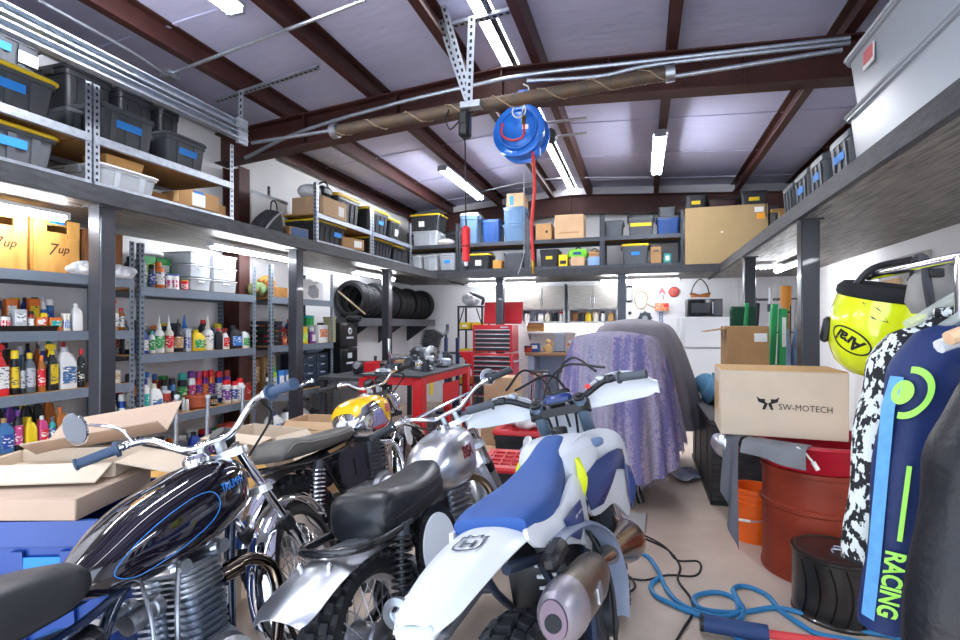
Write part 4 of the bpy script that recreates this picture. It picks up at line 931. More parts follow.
# workbench
t = thing('workbench', 'long workbench with wooden top and pale blue cabinets under the white wall cabinets', 'workbench', (-1.1, 8.83, 0))
m_pb = mat('pale_blue_paint', 'a3b3cf', .5)
MB().box((0, 0, .975), (1.5, .66, .045), ch=.006).build('bench_top', mat('bench_wood', '8d6a48', .55, noise=.2, ns=6, stretch=(1, 8, 8)), t)
for x in (-.66, -.05, .66):
    c = MB().box((x, .03, .475), (.1 if x else .5, .55, .95), ch=.004).build('cabinet', m_pb if x else galv, t)
MB().box((0, .28, .5), (1.4, .02, .9)).build('back_panel', m_pb, t)
def stool(x, y, h, l):
    t = thing('bar_stool', l, 'stool', (x, y, 0))
    MB().lathe([(0, h-.05), (.14, h-.05), (.165, h-.035), (.165, h-.012), (.15, h), (0, h+.004)], n=24).build('seat', mat('black_vinyl', '1b1c1f', .45), t)
    MB().lathe([(.155, h-.065), (.168, h-.065), (.168, h-.03), (.155, h-.03)], n=24, loop=True).build('chrome_band', chrome, t)
    for i in range(4):
        a = pi/4+i*pi/2
        MB().cyl((.12*cos(a), .12*sin(a), h-.06), (.19*cos(a), .19*sin(a), 0), .012, n=8).build('leg', chrome, t)
    MB().torus((0, 0, .25), (0, 0, 1), .165, .009, 24).build('foot_ring', chrome, t)
stool(-1.55, 8.2, .74, 'black topped bar stool nearest the red tool chest'); stool(-1.08, 8.25, .78, 'black topped bar stool half behind the draped blanket')
def simple(name, label, cat, loc, m, parts, rz=0.):
    t = thing(name, label, cat, loc, rz)
    for nm, mm, fn in parts:
        q = MB(); fn(q); q.build(nm, mm or m, t)
    return t
BZ = .998
simple('blue_box', 'bright blue box on the workbench', 'box', (-1.72, 8.75, BZ), bluep, [('body', None, lambda q: q.box((0, 0, .075), (.15, .14, .15), ch=.008)), ('front_label', paper, lambda q: q.box((0, -.071, .09), (.09, .003, .06)))])
simple('red_tin', 'dark red tin with lid at the near end of the workbench', 'tin', (-1.82, 8.62, BZ), None, [('body', cm('a43a2c', 't'), lambda q: q.lathe([(.065, 0), (.065, .09)], n=16)), ('lid', cm('1d1f24'), lambda q: q.lathe([(.068, .085), (.068, .11), (.0, .112)], n=16))])
simple('tan_figure', 'small tan figurine on the workbench beside the blue box', 'figurine', (-1.5, 8.75, BZ), cm('c9a66a'), [('body', None, lambda q: q.lathe([(.05, 0), (.06, .06), (.045, .12), (.02, .15)], n=12).cyl((-.04, 0, .1), (-.09, 0, .06), .016).cyl((.04, 0, .1), (.09, 0, .16), .016)), ('head', None, lambda q: q.sphere((0, 0, .18), .045, 12, 8))])
simple('grey_board', 'grey upright board with dark sticker standing on the workbench', 'board', (-1.32, 8.85, BZ), None, [('board', mat('grey_board', '8e9aac', .6), lambda q: q.box((0, 0, .16), (.16, .02, .32), ch=.004)), ('foot', steel_d, lambda q: q.box((0, 0, .01), (.18, .1, .02)))])
for i, (x, h, c, k, l) in enumerate(((-1.14, .2, 'd9702a', 'e8e8e6', 'orange spray can on the workbench before the white cabinets'), (-1.05, .24, 'e8e8e6', 'd6202a', 'white spray can with red cap on the workbench'), (-.96, .18, '1d1f24', '2f9a4a', 'black spray can with green cap on the workbench'))):
    product('spray', 'spray_can', l, 'spray can', (x, 8.75, BZ), 0, .075, h, c, k, 'd8d2c0')
t = carton('wooden caddy box on the wall ledge above the blue box', (-1.75, 8.98, 1.35), 0, .3, .14, .13, wood, name='wooden_caddy', tape=False, lab=[(0, .5, .5, .3, cardd)])
t = thing('wall_ledge', 'thin white ledge under the wall cabinets carrying the wooden caddy', 'shelf', (-1.5, 9.03, 1.33))
MB().box((0, 0, 0), (.9, .3, .03), ch=.004).build('board', white, t)
for x in (-.4, .4): MB().prism([(x, .14, -.015), (x, -.1, -.015), (x, .14, -.16)], (.02, 0, 0)).build('shelf_bracket', white, t)
# wall cabinets
m_br = mat('brushed_silver_laminate', 'b9b5ac', .4, .25, noise=.2, ns=5, h2='8f8b84', stretch=(1.2, 1, 26))
def wallcab(x0, x1, l):
    w = x1-x0; t = thing('wall_cabinet', l, 'cabinet', ((x0+x1)/2, 9.02, 1.5), 0, 'silver wall cabinets'); h = .66
    q = MB().box((-w/2+.01, 0, h/2), (.02, .34, h)).box((w/2-.01, 0, h/2), (.02, .34, h)).box((0, 0, h-.01), (w, .34, .02)).box((0, 0, .01), (w, .34, .02)).box((0, 0, .235), (w, .34, .02)).box((0, .16, h/2), (w, .015, h))
    q.build('carcass', white, t)
    MB().box((0, -.172, h-.03), (w, .012, .05)).build('top_rail', white, t)
    for s in (-1, 1):
        d = MB().box((s*w/4, -.176, .435), (w/2-.014, .02, .38), ch=.003).build('door', m_br, t)
        MB().tube([(s*.03, -.186, .32), (s*.03, -.21, .32), (s*.03, -.21, .42), (s*.03, -.186, .42)], .006, 6).build('handle', chrome, d)
    return t
wallcab(-2.0, -1.24, 'silver fronted wall cabinet with two doors, above the tool chest side of the bench'); wallcab(-1.18, -.36, 'silver fronted wall cabinet with two doors, beside the square back post')
its = [(-1.9, 'e8e8e6', '1d1f24', 'round'), (-1.78, '5c6670', 'b9bcc2', 'tin'), (-1.66, 'e8e8e6', '2f77c9', 'jug'), (-1.54, 'd8d2c0', 'e8e8e6', 'round'), (-1.42, '1d1f24', 'b9bcc2', 'tin'), (-1.31, 'e8e8e6', 'd6202a', 'spray'),
       (-1.08, '8a5a34', '1d1f24', 'tin'), (-.96, '1d1f24', 'd9702a', 'round'), (-.85, 'e3c325', 'e3c325', 'jug'), (-.73, 'd8d2c0', '8a5a34', 'tin'), (-.61, 'e8e8e6', '1d1f24', 'spray'), (-.48, 'b08a58', 'd8d2c0', 'jug')]
for i, (x, c, k, kd) in enumerate(its):
    cab = 'first' if i < 6 else 'second'
    product(kd, NMS[kd], f"{CN[c]} {kd} with {CN[k]} cap, {ORD[i%6]} in the open bay of {cab} wall cabinet", CATS[kd], (x, 8.95, 1.52), 0, .1 if kd != 'spray' else .07, .17, c, k, None, 'items in the open cabinet bays')
t = thing('under_cabinet_light', 'thin lit strip lamp under the silver wall cabinets', 'light fixture', (-1.2, 9.0, 1.485))
MB().box((0, 0, 0), (1.5, .05, .02)).build('housing', white, t); MB().box((0, 0, -.013), (1.46, .03, .008)).build('lit_strip', m_tube, t)
# tool wall
TG = 'things hung on the tool wall'
WY = 9.19
def hung(name, px, py, label, cat): return thing(name, label, cat, at(px, py, Y=WY)+V((0, -.02, 0)), 0)
t = hung('hanging_clamp', 629, 294, 'black rounded clamp frame hung beside the square back post', 'clamp')
MB().tube([(.05, 0, .12), (-.03, 0, .12), (-.05, 0, .08), (-.05, 0, -.08), (-.03, 0, -.12), (.05, 0, -.12)], .014, 8, k=3).build('frame', blackm, t); MB().cyl((.05, 0, .1), (.05, 0, -.1), .01).build('screw', galv, t)
t = hung('hanging_cable_coil', 641, 300, 'tan cable coil hung on the tool wall', 'cable')
MB().tube([(.1*cos(a)*(1+.1*sin(3*a)), -.01*sin(5*a), .16*sin(a)*(1+.12*cos(2*a))) for a in [i*.42 for i in range(45)]], .012, 6).build('coil', mat('tan_cable', 'b7a483', .6), t)
MB().tube([(.09, 0, -.06), (.16, -.01, -.1), (.24, 0, -.13)], .011, 6, k=4).build('loose_end', mat('tan_cable', 'b7a483', .6), t)
t = hung('hanging_red_emblem', 662, 291, 'white and red emblem plate shaped like letter A', 'sign')
MB().lathe([(0, 0), (.07, 0), (.07, .008), (0, .008)], ax=(0, -1, 0), n=20).build('plate', white, t); lettering('A', .13, redp, t, flat((0, -.012, 0), (1, 0, 0), (0, 0, 1)), bold=.006)
MB().tube([(.0, -.012, -.07), (.02, -.012, -.12), (.01, -.012, -.15)], .005, 6, k=3).build('cord', black, t)
t = hung('hanging_red_disc', 674, 292, 'round dark red disc hung on the tool wall', 'disc')
MB().lathe([(0, 0), (.075, 0), (.085, .01), (.075, .025), (.04, .03), (0, .022)], ax=(0, -1, 0), n=24).build('disc', cm('a43a2c', 't'), t); MB().lathe([(0, .02), (.02, .02), (.018, .034), (0, .034)], ax=(0, -1, 0), n=12).build('hub', steel_d, t)
t = hung('hanging_orange_box', 662, 307, 'orange cardboard package hung below the letter plate', 'package')
MB().box((0, -.03, 0), (.22, .06, .13), ch=.004).build('box', cm('d9702a', 'l'), t); MB().box((.06, -.062, .02), (.07, .004, .05)).build('red_print', redp, t)
t = hung('hanging_sprocket', 645, 318, 'grey slotted disc hung at the top of the draped blanket', 'disc')
q = MB().lathe([(.04, 0), (.1, 0), (.1, .012), (.04, .012)], ax=(0, -1, 0), n=24, loop=True)
for i in range(8): a = i*pi/4; q.box((.1*cos(a), -.006, .1*sin(a)), (.03, .012, .03))
q.build('disc', steel_d, t); MB().lathe([(0, 0), (.03, 0), (.03, .03), (0, .03)], ax=(0, -1, 0), n=12).build('hub', galv, t)
t = hung('hanging_rubber_ball', 630, 313, 'small black knob on the tool wall beside the post', 'knob')
MB().sphere((0, 0, 0), .03, 12, 8).build('knob', black, t); MB().cyl((0, .02, 0), (0, -.0, 0), .012).build('shank', galv, t)
t = hung('hanging_blue_chain', 661, 321, 'blue grey chain pattern strip on the wall right of the slotted disc', 'chain')
q = MB()
for k in range(5): q.torus((0, 0, .12-k*.055), (.3, 1, 0) if k % 2 else (-.3, 1, 0), .028, .008, 14, 6)
q.build('chain', mat('blue_grey_links', '6b7aa6', .5), t); MB().sphere((0, 0, .16), .012, 8, 6).build('hook', galv, t)
# fridge and what stands on it
t = thing('refrigerator', 'white two door refrigerator at the back wall under the microwave', 'refrigerator', (.93, 8.84, 0))
MB().box((0, .03, .8), (.72, .6, 1.56), ch=.012).build('body', white, t)
for z0, z1, n in ((.06, 1.1, 'door'), (1.115, 1.585, 'freezer_door')):
    d = MB().box((0, -.3, (z0+z1)/2), (.72, .07, z1-z0), ch=.014).build(n, white, t)
    MB().box((-.31, -.345, (z1-.22) if n == 'door' else z0+.18), (.03, .03, .3), ch=.008).build('handle', white, d)
MB().box((0, -.27, .03), (.68, .06, .055)).build('kick_grille', black, t)
FZ = 1.583
t = thing('microwave', 'black microwave oven on top of the white refrigerator', 'microwave', (.93, 8.78, FZ))
MB().box((0, 0, .14), (.5, .38, .27), ch=.008).build('case', blackm, t)
d = MB().box((-.06, -.195, .14), (.36, .014, .24), ch=.004).build('door', mat('dark_glass', '17191d', .08), t)
MB().box((-.06, -.204, .14), (.26, .004, .15)).build('window', mat('mesh_window', '3a3d44', .2), d); MB().cyl((.11, -.22, .05), (.11, -.22, .23), .008).build('handle', galv, d)
MB().box((.185, -.197, .14), (.1, .012, .23)).build('control_panel', mat('panel_grey', '4b4e55', .3), t)
for x in (-.2, .2): MB().cyl((x, 0, 0), (x, 0, .01), .02).build('foot', black, t)
t = thing('brown_basket', 'brown boat shaped basket with black strap on the microwave', 'basket', (.88, 8.74, FZ+.276))
MB().grid(lambda u, v: ((u-.5)*.3*(1-.25*(1-v)), (.09*sin(pi*min(1, max(0, u))))*cos(pi*v*2)*.9, .1*(1-sin(pi*u)*.55) if v in (0, 1) and False else .03+.075*abs(2*v-1)*(.55+.45*abs(2*u-1))), 14, 10, .008).build('basket', mat('tan_leather', 'a8652f', .55), t)
MB().tube([(-.13, 0, .09), (-.1, 0, .2), (-.03, 0, .3), (.03, 0, .3), (.1, 0, .2), (.13, 0, .09)], .009, 6, k=5).build('strap', black, t)
# draped machines in the middle of the floor
def cloth_mat(name, cols, sx, sz, fine=.25):
    m = mat(name, cols[0], .95); N = m.node_tree.nodes; L = m.node_tree.links; b = N['Principled BSDF']
    tc = N.new('ShaderNodeTexCoord'); mp = N.new('ShaderNodeMapping'); mp.inputs['Scale'].default_value = (sx, sx*.25, sz); L.new(tc.outputs['Object'], mp.inputs[0])
    n = N.new('ShaderNodeTexNoise'); n.inputs['Scale'].default_value = 1; n.inputs['Detail'].default_value = 3; L.new(mp.outputs[0], n.inputs['Vector'])
    v = N.new('ShaderNodeTexNoise'); v.inputs['Scale'].default_value = 22; v.inputs['Detail'].default_value = 6; v.inputs['Distortion'].default_value = 2.5; L.new(tc.outputs['Object'], v.inputs['Vector'])
    ma = N.new('ShaderNodeMath'); ma.operation = 'MULTIPLY_ADD'; ma.inputs[1].default_value = fine; L.new(v.outputs['Fac'], ma.inputs[0]); L.new(n.outputs['Fac'], ma.inputs[2])
    rp = N.new('ShaderNodeValToRGB'); e = rp.color_ramp.elements
    k = len(cols)
    for i, c in enumerate(cols):
        p = .42+.4*i/(k-1)*.85
        q = e[0] if i == 0 else e[len(e)-1] if i == k-1 else e.new(p)
        q.color = rgb(c)
    e[0].position = .4; e[-1].position = .78
    L.new(ma.outputs[0], rp.inputs['Fac']); L.new(rp.outputs['Color'], b.inputs['Base Color'])
    bp = N.new('ShaderNodeBump'); bp.inputs['Strength'].default_value = .3; bp.inputs['Distance'].default_value = .01; L.new(v.outputs['Fac'], bp.inputs['Height']); L.new(bp.outputs['Normal'], b.inputs['Normal'])
    return m
def drape(o, hx, hy, top, hem, folds, seed, flat_=.55, e=2.4):
    rnd = random.Random(seed); ph = [rnd.uniform(0, 6.28) for _ in range(8)]
    def f(u, v):
        a = u*2*pi; ca, sa = cos(a), sin(a)
        if v < .3:
            s = v/.3; r = flat_*s; z = top-.035*s*s*1.2
        else:
            s = (v-.3)/.7; r = flat_+(1-flat_)*(s**.62); hz = hem(a) if callable(hem) else hem
            z = top-.04-(top-.04-hz)*(s**1.25)
        n = (abs(ca)**e+abs(sa)**e)**(-1/e)
        am = (v**1.6)*.085
        r *= 1+am*(.6*sin(folds*a+ph[0]+.8*sin(3*a+ph[1]))+.5*sin(folds*1.7*a+ph[2]+2*sin(2*a))+.25*sin(folds*2.9*a+ph[3]))
        return (hx*n*ca*r, hy*n*sa*r, z+.012*sin(5*a+ph[4])*v)
    return f
m_bl = cloth_mat('paisley_blanket', ('625e8c', '80819a', 'a19bb2', '868799', 'ad9fb4', '706c9a'), 7., .35, .3)
m_tp = mat('taupe_cover', '837d84', .8, noise=.06, ns=4, bump=.2, bs=9)
t = thing('draped_cover', 'taupe cloth cover over a tall machine behind the purple paisley blanket', 'cover', (-.06, 5.78, 0))
MB().grid(drape(t, .66, .55, 1.52, .42, 9, 5, .42), 120, 30, .006).build('cloth', m_tp, t, None, 60)
t = thing('draped_blanket', 'purple and grey paisley blanket draped over a machine in the aisle', 'blanket', (-.22, 4.66, 0))
hm = lambda a: .1+.16*(1+sin(a*1.0+2.2))*.5+.28*max(0, cos(a-.2))**4
MB().grid(drape(t, .55, .5, 1.4, hm, 11, 3, .55, 2.2), 150, 36, .006).build('cloth', m_bl, t, None, 60)
q = MB(); fz = drape(t, .55, .5, 1.4, hm, 11, 3, .55, 2.2)
for i in range(260):
    p = V(fz(i/260, 1)); q.prism([p+V((-.004, 0, 0)), p+V((.004, 0, 0)), p+V((random.uniform(-.012, .012), random.uniform(-.01, .01), -.05))], (0, .003, 0))
q.build('fringe', mat('grey_fringe', '7f7684', .9), t)['kind'] = 'stuff'
t = thing('covered_machine', 'dark machine legs showing under the draped covers', 'machine', (-.22, 4.66, 0))
MB().box((0, 0, .62), (.36, .36, 1.2), ch=.08).build('body', steel_d, t)
for x in (-.25, .25):
    for y in (-.2, .2): MB().cyl((x*.9, y, 0), (x*.6, y*.7, .2), .03).build('leg', blackm, t)
t = thing('pale_board', 'pale grey board lying on the floor under the paisley blanket', 'board', at(628, 540, Z=0)+V((-.09, .2, 0)), -.05)
MB().box((0, 0, .009), (.4, .62, .018), ch=.003).build('board', mat('pale_grey_board', 'b9b7b6', .6), t)
# red work stand
t = thing('red_work_stand', 'red steel work stand with square legs and crowded top', 'workbench', (-2.42, 5.5, 0))
rs = mat('bright_red_enamel', 'c4121f', .35, coat=.3)
for x in (-.3, .3):
    for y, w in ((-.7, .13), (.75, .1)): MB().box((x, y, .46), (w*.8, w, .92), ch=.008).build('leg', rs, t)
for x in (-.3, .3): MB().box((x, .02, .9), (.06, 1.5, .09), ch=.006).build('top_rail', rs, t)
for y in (-.72, .76): MB().box((0, y, .9), (.6, .06, .09), ch=.006).build('cross_rail', rs, t)
MB().box((0, .02, .95), (.7, 1.62, .02), ch=.004).build('top_plate', steel_d, t)
MB().box((0, .02, .3), (.62, 1.45, .03), ch=.004).build('lower_shelf', steel_d, t)
MB().box((.34, .1, .7), (.012, .5, .22), ch=.003).build('side_panel', rs, t); MB().box((.3, .1, .4), (.06, .1, .8)).build('middle_post', rs, t)
MB().box((.31, -.775, .78), (.07, .01, .1)).build('front_plate', rs, t); MB().box((.345, -.5, .8), (.006, .08, .12)).build('yellow_label', yellow, t)
metal_ps = [alum, steel_d, chrome, m_eng, galv]
lbs = ['silver clutch cover lying on the red work stand nearest the camera end', 'dark gearbox half on the red work stand beside the clutch cover', 'shiny round hub on the middle of the red work stand', 'oily cylinder barrel on the middle of the red work stand', 'grey bracket on the red work stand near the wall side', 'bright steel flywheel at the far end of the red work stand', 'dark carburettor body on the far half of the red work stand', 'small silver lever lying on the red work stand edge', 'pale box of bolts at the far end of the red work stand', 'black coil spring part on the red work stand', 'silver pipe elbow on the red work stand', 'dull grey cover plate on the red work stand']
rn = random.Random(4)
for i, l in enumerate(lbs):
    x, y = -2.42+rn.uniform(-.24, .24), 4.85+i*.115
    t = thing('metal_part', l, 'metal part', (x, y, .96), rn.uniform(0, 3), 'loose parts on the red work stand')
    m1, m2 = metal_ps[i % 5], metal_ps[(i*2+1) % 5]; k = i % 4
    if k == 0: MB().lathe([(0, 0), (.09, 0), (.1, .02), (.07, .05), (0, .055)], n=18, sq=(1, .75)).build('cover', m1, t); MB().cyl((.03, 0, .05), (.03, 0, .08), .02).build('boss', m2, t)
    elif k == 1: MB().box((0, 0, .05), (.16, .11, .1), ch=.02).build('casting', m1, t); MB().cyl((-.05, 0, .1), (-.05, 0, .15), .03).build('boss', m2, t)
    elif k == 2: MB().cyl((0, -.05, .06), (0, .05, .06), .06, n=18).build('drum', m1, t); MB().cyl((0, -.09, .06), (0, .09, .06), .015).build('spindle', m2, t)
    else:
        q = MB()
        for j in range(5): q.cyl((0, 0, .01+j*.025), (0, 0, .022+j*.025), .06, n=14)
        q.cyl((0, 0, 0), (0, 0, .13), .04); q.build('finned_barrel', m1, t); MB().cyl((0, 0, .13), (0, 0, .15), .015).build('stud', m2, t)
t = thing('red_carton', 'red plastic crate beside the work stand behind the yellow tank', 'crate', (-2.95, 5.3, .85))
# table with engine
t = thing('parts_table', 'dark table along the left wall under the tyres, crowded with engine parts', 'table', (-3.25, 6.55, 0))
MB().box((0, 0, .83), (.8, 2.5, .04), ch=.005).build('table_top', mat('dark_bench', '3b3c40', .6), t)
for x in (-.35, .35):
    for y in (-1.2, 1.2): MB().box((x, y, .405), (.06, .06, .81)).build('leg', steel_d, t)
bpy.data.objects['red_carton'].location = (-3.0, 5.6, .85)
q = bpy.data.objects['red_carton']; MB().loft([rring(.24, .3, .02, 0), rring(.26, .32, .02, .17), rring(.24, .3, .02, .17), rring(.22, .28, .02, .01)]).build('body', redp, q); MB().box((0, 0, .12), (.2, .26, .04)).build('contents', m_eng, q)
t = carton('small open cardboard box on the parts table beside the red crate', (-3.0, 6.35, .85), .2, .24, .26, .14, card, openb=True)
t = thing('motorcycle_engine', 'grey motorcycle engine with round cover standing on the parts table', 'engine', (-3.0, 7.0, .85), -.35)
MB().box((0, 0, .16), (.28, .42, .26), ch=.05).build('crankcase', m_eng, t)
q = MB()
for k in range(7): q.box((0, .1+.012*k, .3+k*.032), (.22, .24, .014), Matrix.Rotation(-.35, 4, 'X'), ch=.006)
q.box((0, .14, .4), (.17, .18, .26), Matrix.Rotation(-.35, 4, 'X')); q.build('cylinder_fins', m_eng, t)
MB().lathe([(0, 0), (.13, 0), (.14, .02), (.12, .04), (.06, .05), (0, .05)], (.14, -.06, .18), (1, 0, 0), 24).build('round_cover', alum, t)
MB().lathe([(0, .05), (.05, .05), (.045, .062), (0, .062)], (.14, -.06, .18), (1, 0, 0), 16).build('cover_boss', steel_d, t)
MB().tube([(.06, .22, .42), (.06, .4, .5), (.06, .42, .62)], .025, 10, k=5).build('intake_pipe', steel_d, t)
MB().box((0, 0, .015), (.3, .4, .03)).build('stand', blackm, t)
for i, (x, y, l, k) in enumerate(((-3.3, 5.75, 'dark cylinder head on the parts table nearest the file boxes', 1), (-3.35, 6.15, 'oily gear cluster on the parts table', 0), (-3.3, 6.9, 'black carburettor pair on the parts table', 1), (-3.3, 6.6, 'rusty sprocket drum on the parts table', 2), (-3.3, 7.3, 'grey finned barrel on the far end of the parts table', 3), (-2.85, 7.45, 'silver hub on the far end of the parts table', 2))):
    t = thing('engine_part', l, 'engine part', (x, y, .852), i*.7, 'engine parts on the parts table'); m1, m2 = (m_eng, steel_d) if i % 2 else (steel_d, alum)
    if k == 0: MB().lathe([(0, 0), (.12, 0), (.12, .05), (.07, .06), (.07, .12), (0, .12)], n=18).build('gear', m1, t); MB().cyl((0, 0, .12), (0, 0, .2), .02).build('shaft', m2, t)
    elif k == 1: MB().box((0, 0, .08), (.24, .18, .16), ch=.03).build('casting', m1, t); MB().cyl((.0, -.09, .1), (.0, -.16, .12), .045).build('port', m2, t)
    elif k == 2: MB().cyl((0, -.06, .1), (0, .06, .1), .1, n=20).build('drum', m1, t); MB().cyl((0, -.1, .1), (0, .1, .1), .025).build('spindle', m2, t)
    else:
        q = MB()
        for j in range(7): q.cyl((0, 0, .02+j*.03), (0, 0, .034+j*.03), .09, n=14)
        q.cyl((0, 0, 0), (0, 0, .24), .06); q.build('finned_barrel', m1, t); MB().cyl((0, 0, .24), (0, 0, .27), .02).build('stud', m2, t)
t = thing('chrome_pipe', 'bent chrome exhaust pipe standing on the parts table before the far post', 'pipe', (-3.0, 5.85, .85))
MB().tube([(0, 0, .45), (.01, 0, .25), (.05, .05, .1), (.14, .2, .03), (.25, .4, .03)], .022, 10, k=6).build('pipe', chrome, t); MB().cyl((0, 0, .44), (0, 0, .47), .032).build('flange', steel_d, t)
t = thing('blue_wheel_stand', 'dark blue wheel truing stand on the floor before the back wall', 'stand', (-2.98, 8.05, 0))
nv = mat('navy_enamel', '1d2f57', .35)
for x in (-.1, .1): MB().box((x, 0, .7), (.05, .06, 1.1), ch=.006).build('upright', nv, t)
MB().box((0, 0, .03), (.45, .35, .06), ch=.01).build('base', nv, t); MB().cyl((-.16, 0, 1.0), (.16, 0, 1.0), .02).build('axle', steel_d, t); MB().box((-.1, 0, 1.3), (.03, .03, .14)).build('peg', black, t)
MB().box((0, 0, .15), (.14, .14, .2)).build('column', nv, t)
# boxes on the open floor
def redtote(label, c, rz, w, d, h):
    t = tote(label, c, rz, w, d, h, body=blacktote, lid=redp, ribs=3, paper_lab=.0, group='black bins with red lids on the floor')
    q = MB()
    for i in range(5): q.box((-w*.36+i*w*.18, 0, h*1.0), (.012, d*.74, .012))
    for i in range(4): q.box((0, -d*.3+i*d*.2, h*1.0), (w*.8, .012, .012))
    q.build('lid_ribs', redp, t); return t
redtote('black bin with red ribbed lid on the floor between the silver and white motorcycles', (-1.0, 4.18, 0), .1, .5, .62, .36)
redtote('black bin with red lid holding a pile of white rags', (-1.13, 5.1, 0), .0, .5, .46, .44)
blob('rag_pile', 'pile of white rags on the red lid of the farther black bin', 'rags', (-1.1, 5.06, .442), (.16, .14, .055), mat('white_rag', 'd9d3d3', .9, noise=.15, ns=12))
carton('brown cardboard box on the floor before the red tool chest', (-1.62, 6.1, 0), .08, .42, .4, .42, card)
carton('brown cardboard box stacked on another before the red tool chest', (-1.6, 6.1, .422), -.05, .36, .36, .42, card)
carton('flat brown cardboard box on the floor left of the red lidded bins', (-1.55, 4.9, 0), .2, .4, .45, .22, card)
t = blob('floor_rag', 'white rag with blue print crumpled on the floor before the black chest', 'rag', at(684, 476, Z=0), (.14, .2, .03), mat('white_blue_rag', 'c9cbd6', .9, noise=.5, ns=10, h2='7c86a6'), .3, .35)
# ---------------------------------------------------------------- right side: chest, cartons, drums, clothes rail
m_bw = mat('black_stained_wood', '1e1d20', .6, noise=.5, ns=8, h2='3a383b', stretch=(1, 1, 5), bump=.15, bs=30)
t = thing('black_chest', 'long black wooden chest on the floor at the right of the aisle', 'chest', (.86, 5.4, 0))
MB().box((0, 0, .34), (.62, 1.6, .62), ch=.006).build('body', m_bw, t)
MB().box((0, 0, .67), (.66, 1.66, .04), ch=.005).build('lid', m_bw, t); MB().box((0, 0, .02), (.64, 1.62, .04)).build('plinth', black, t)
q = MB()
for y in (-.5, .0, .5): q.box((-.312, y, .34), (.012, .05, .6))
q.build('batten', m_bw, t)['kind'] = 'stuff'
blob('teal_cloth', 'teal cloth heap on the far end of the black chest', 'cloth', (.68, 5.7, .69), (.12, .32, .13), mat('teal_cloth', '5b8fb0', .85, noise=.3, ns=6, h2='3f6f90'), .2, .3)
t = thing('maroon_bottle', 'maroon bottle standing on the black chest by the teal cloth', 'bottle', (.72, 5.25, .69)); MB().lathe([(.05, 0), (.055, .01), (.055, .16), (.03, .2), (.025, .24)], n=14).build('body', cm('7d1418'), t); MB().lathe([(.03, .23), (.03, .27), (0, .272)], n=12).build('cap', black, t)
t = carton('tall cardboard box with white label standing on the black chest', (.83, 4.86, .69), .0, .31, .36, .76, cardd, lab=[(.3, .88, .3, .09, paper)])
MB(Matrix.Translation((-.155, -.02, .74)) @ Matrix.Rotation(-.15, 4, 'Y')).box((-.08, 0, 0), (.17, .34, .006)).build('flap', cardd, t)
bw = mat('mid_cardboard', 'c0996f', .85, noise=.05, ns=5)
t = carton('large pale cardboard box with black bull horn emblem and lettering', (.795, 3.62, .805), -.05, .655, .44, .385, cardl, tape=False)
MB().box((0, .0, .386), (.656, .05, .003)).box((-.3285, .05, .2), (.002, .3, .2)).build('packing_tape', mat('brown_tape', 'c9a877', .35), t)
MB().box((0, -.11, .389), (.65, .215, .005)).build('flap', mat('tan_flap', 'd5ab72', .8), t); MB().box((0, .11, .389), (.65, .215, .005)).build('flap', mat('tan_flap', 'd5ab72', .8), t)
m_inkb = mat('black_ink', '1c1b1e', .7)
lettering('SW-MOTECH', .05, m_inkb, t, flat((.115, -.2225, .175), (.88, 0, -.02), (0, 0, 1)), spacing=1.05)
q = MB(); 
q.add([(-.135, -.2225, .235), (-.115, -.2225, .222), (-.09, -.2225, .222), (-.09, -.2225, .205), (-.105, -.2225, .16), (-.09, -.2225, .16), (-.075, -.2225, .195), (-.06, -.2225, .16), (-.045, -.2225, .16), (-.06, -.2225, .205), (-.06, -.2225, .222), (-.035, -.2225, .222), (-.015, -.2225, .235), (-.025, -.2225, .205), (-.05, -.2225, .195), (-.1, -.2225, .195), (-.125, -.2225, .205)],
      [(0, 1, 15, 16), (1, 2, 3, 15), (3, 4, 5, 6), (15, 3, 6), (6, 7, 8, 9), (6, 9, 14), (9, 10, 11, 14), (11, 12, 13, 14)]); q.build('bull_emblem', m_inkb, t)
# oil drum with a red tub on top
dr = mat('rusty_red_drum_paint', '7e2b18', .5, .1, noise=.3, ns=5, h2='93361d', bump=.08, bs=30)
t = thing('oil_drum', 'rusty red steel oil drum under the large pale cardboard box', 'drum', (1.0, 3.56, 0)); r = .285
MB().lathe([(0, 0.01), (r, .01), (r+.008, 0), (r+.008, .02), (r, .025), (r, .39), (r+.012, .4), (r+.012, .42), (r, .43), (r, .6), (r+.01, .605), (r+.01, .63), (r-.01, .63), (r-.015, .61), (0, .61)], n=40).build('body', dr, t)
MB().lathe([(0, .611), (.03, .611), (.03, .622), (0, .622)], (.12, .1, 0), n=12).build('bung', steel_d, t)
t = thing('red_tub', 'bright red plastic tub on top of the rusty oil drum', 'tub', (1.0, 3.56, .632))
MB().lathe([(.0, .0), (.28, 0), (.35, .15), (.365, .15), (.365, .165), (.34, .165), (.27, .012), (0, .012)], n=40).build('tub', mat('crimson_plastic', 'b3152c', .35), t)
for a in (2.9, 6.0): MB().tube([(.36*cos(a-.2), .36*sin(a-.2), .15), (.41*cos(a), .41*sin(a), .15), (.36*cos(a+.2), .36*sin(a+.2), .15)], .012, 6, k=4).build('handle', mat('crimson_plastic', 'b3152c', .35), t)
def hangcloth(name, label, cat, p0, p1, drop, m, drop2=None, back=.12, amp=.02):
    p0, p1 = V(p0), V(p1); t = thing('hanging_'+name, label, cat, p0)
    e = p1-p0; nrm = V((e.y, -e.x, 0)).normalized()
    def f(u, v):
        b = e*u; dd = drop+(drop2-drop if drop2 is not None else 0)*u
        if v < .25: return b-nrm*back*(1-v/.25)+V((0, 0, .004))
        s = (v-.25)/.75
        return b+nrm*(.012+amp*sin(9*u+2*s)*s+.02*s)+V((0, 0, -dd*s))
    MB().grid(f, 24, 14, .004).build('cloth', m, t, None, 60); return t
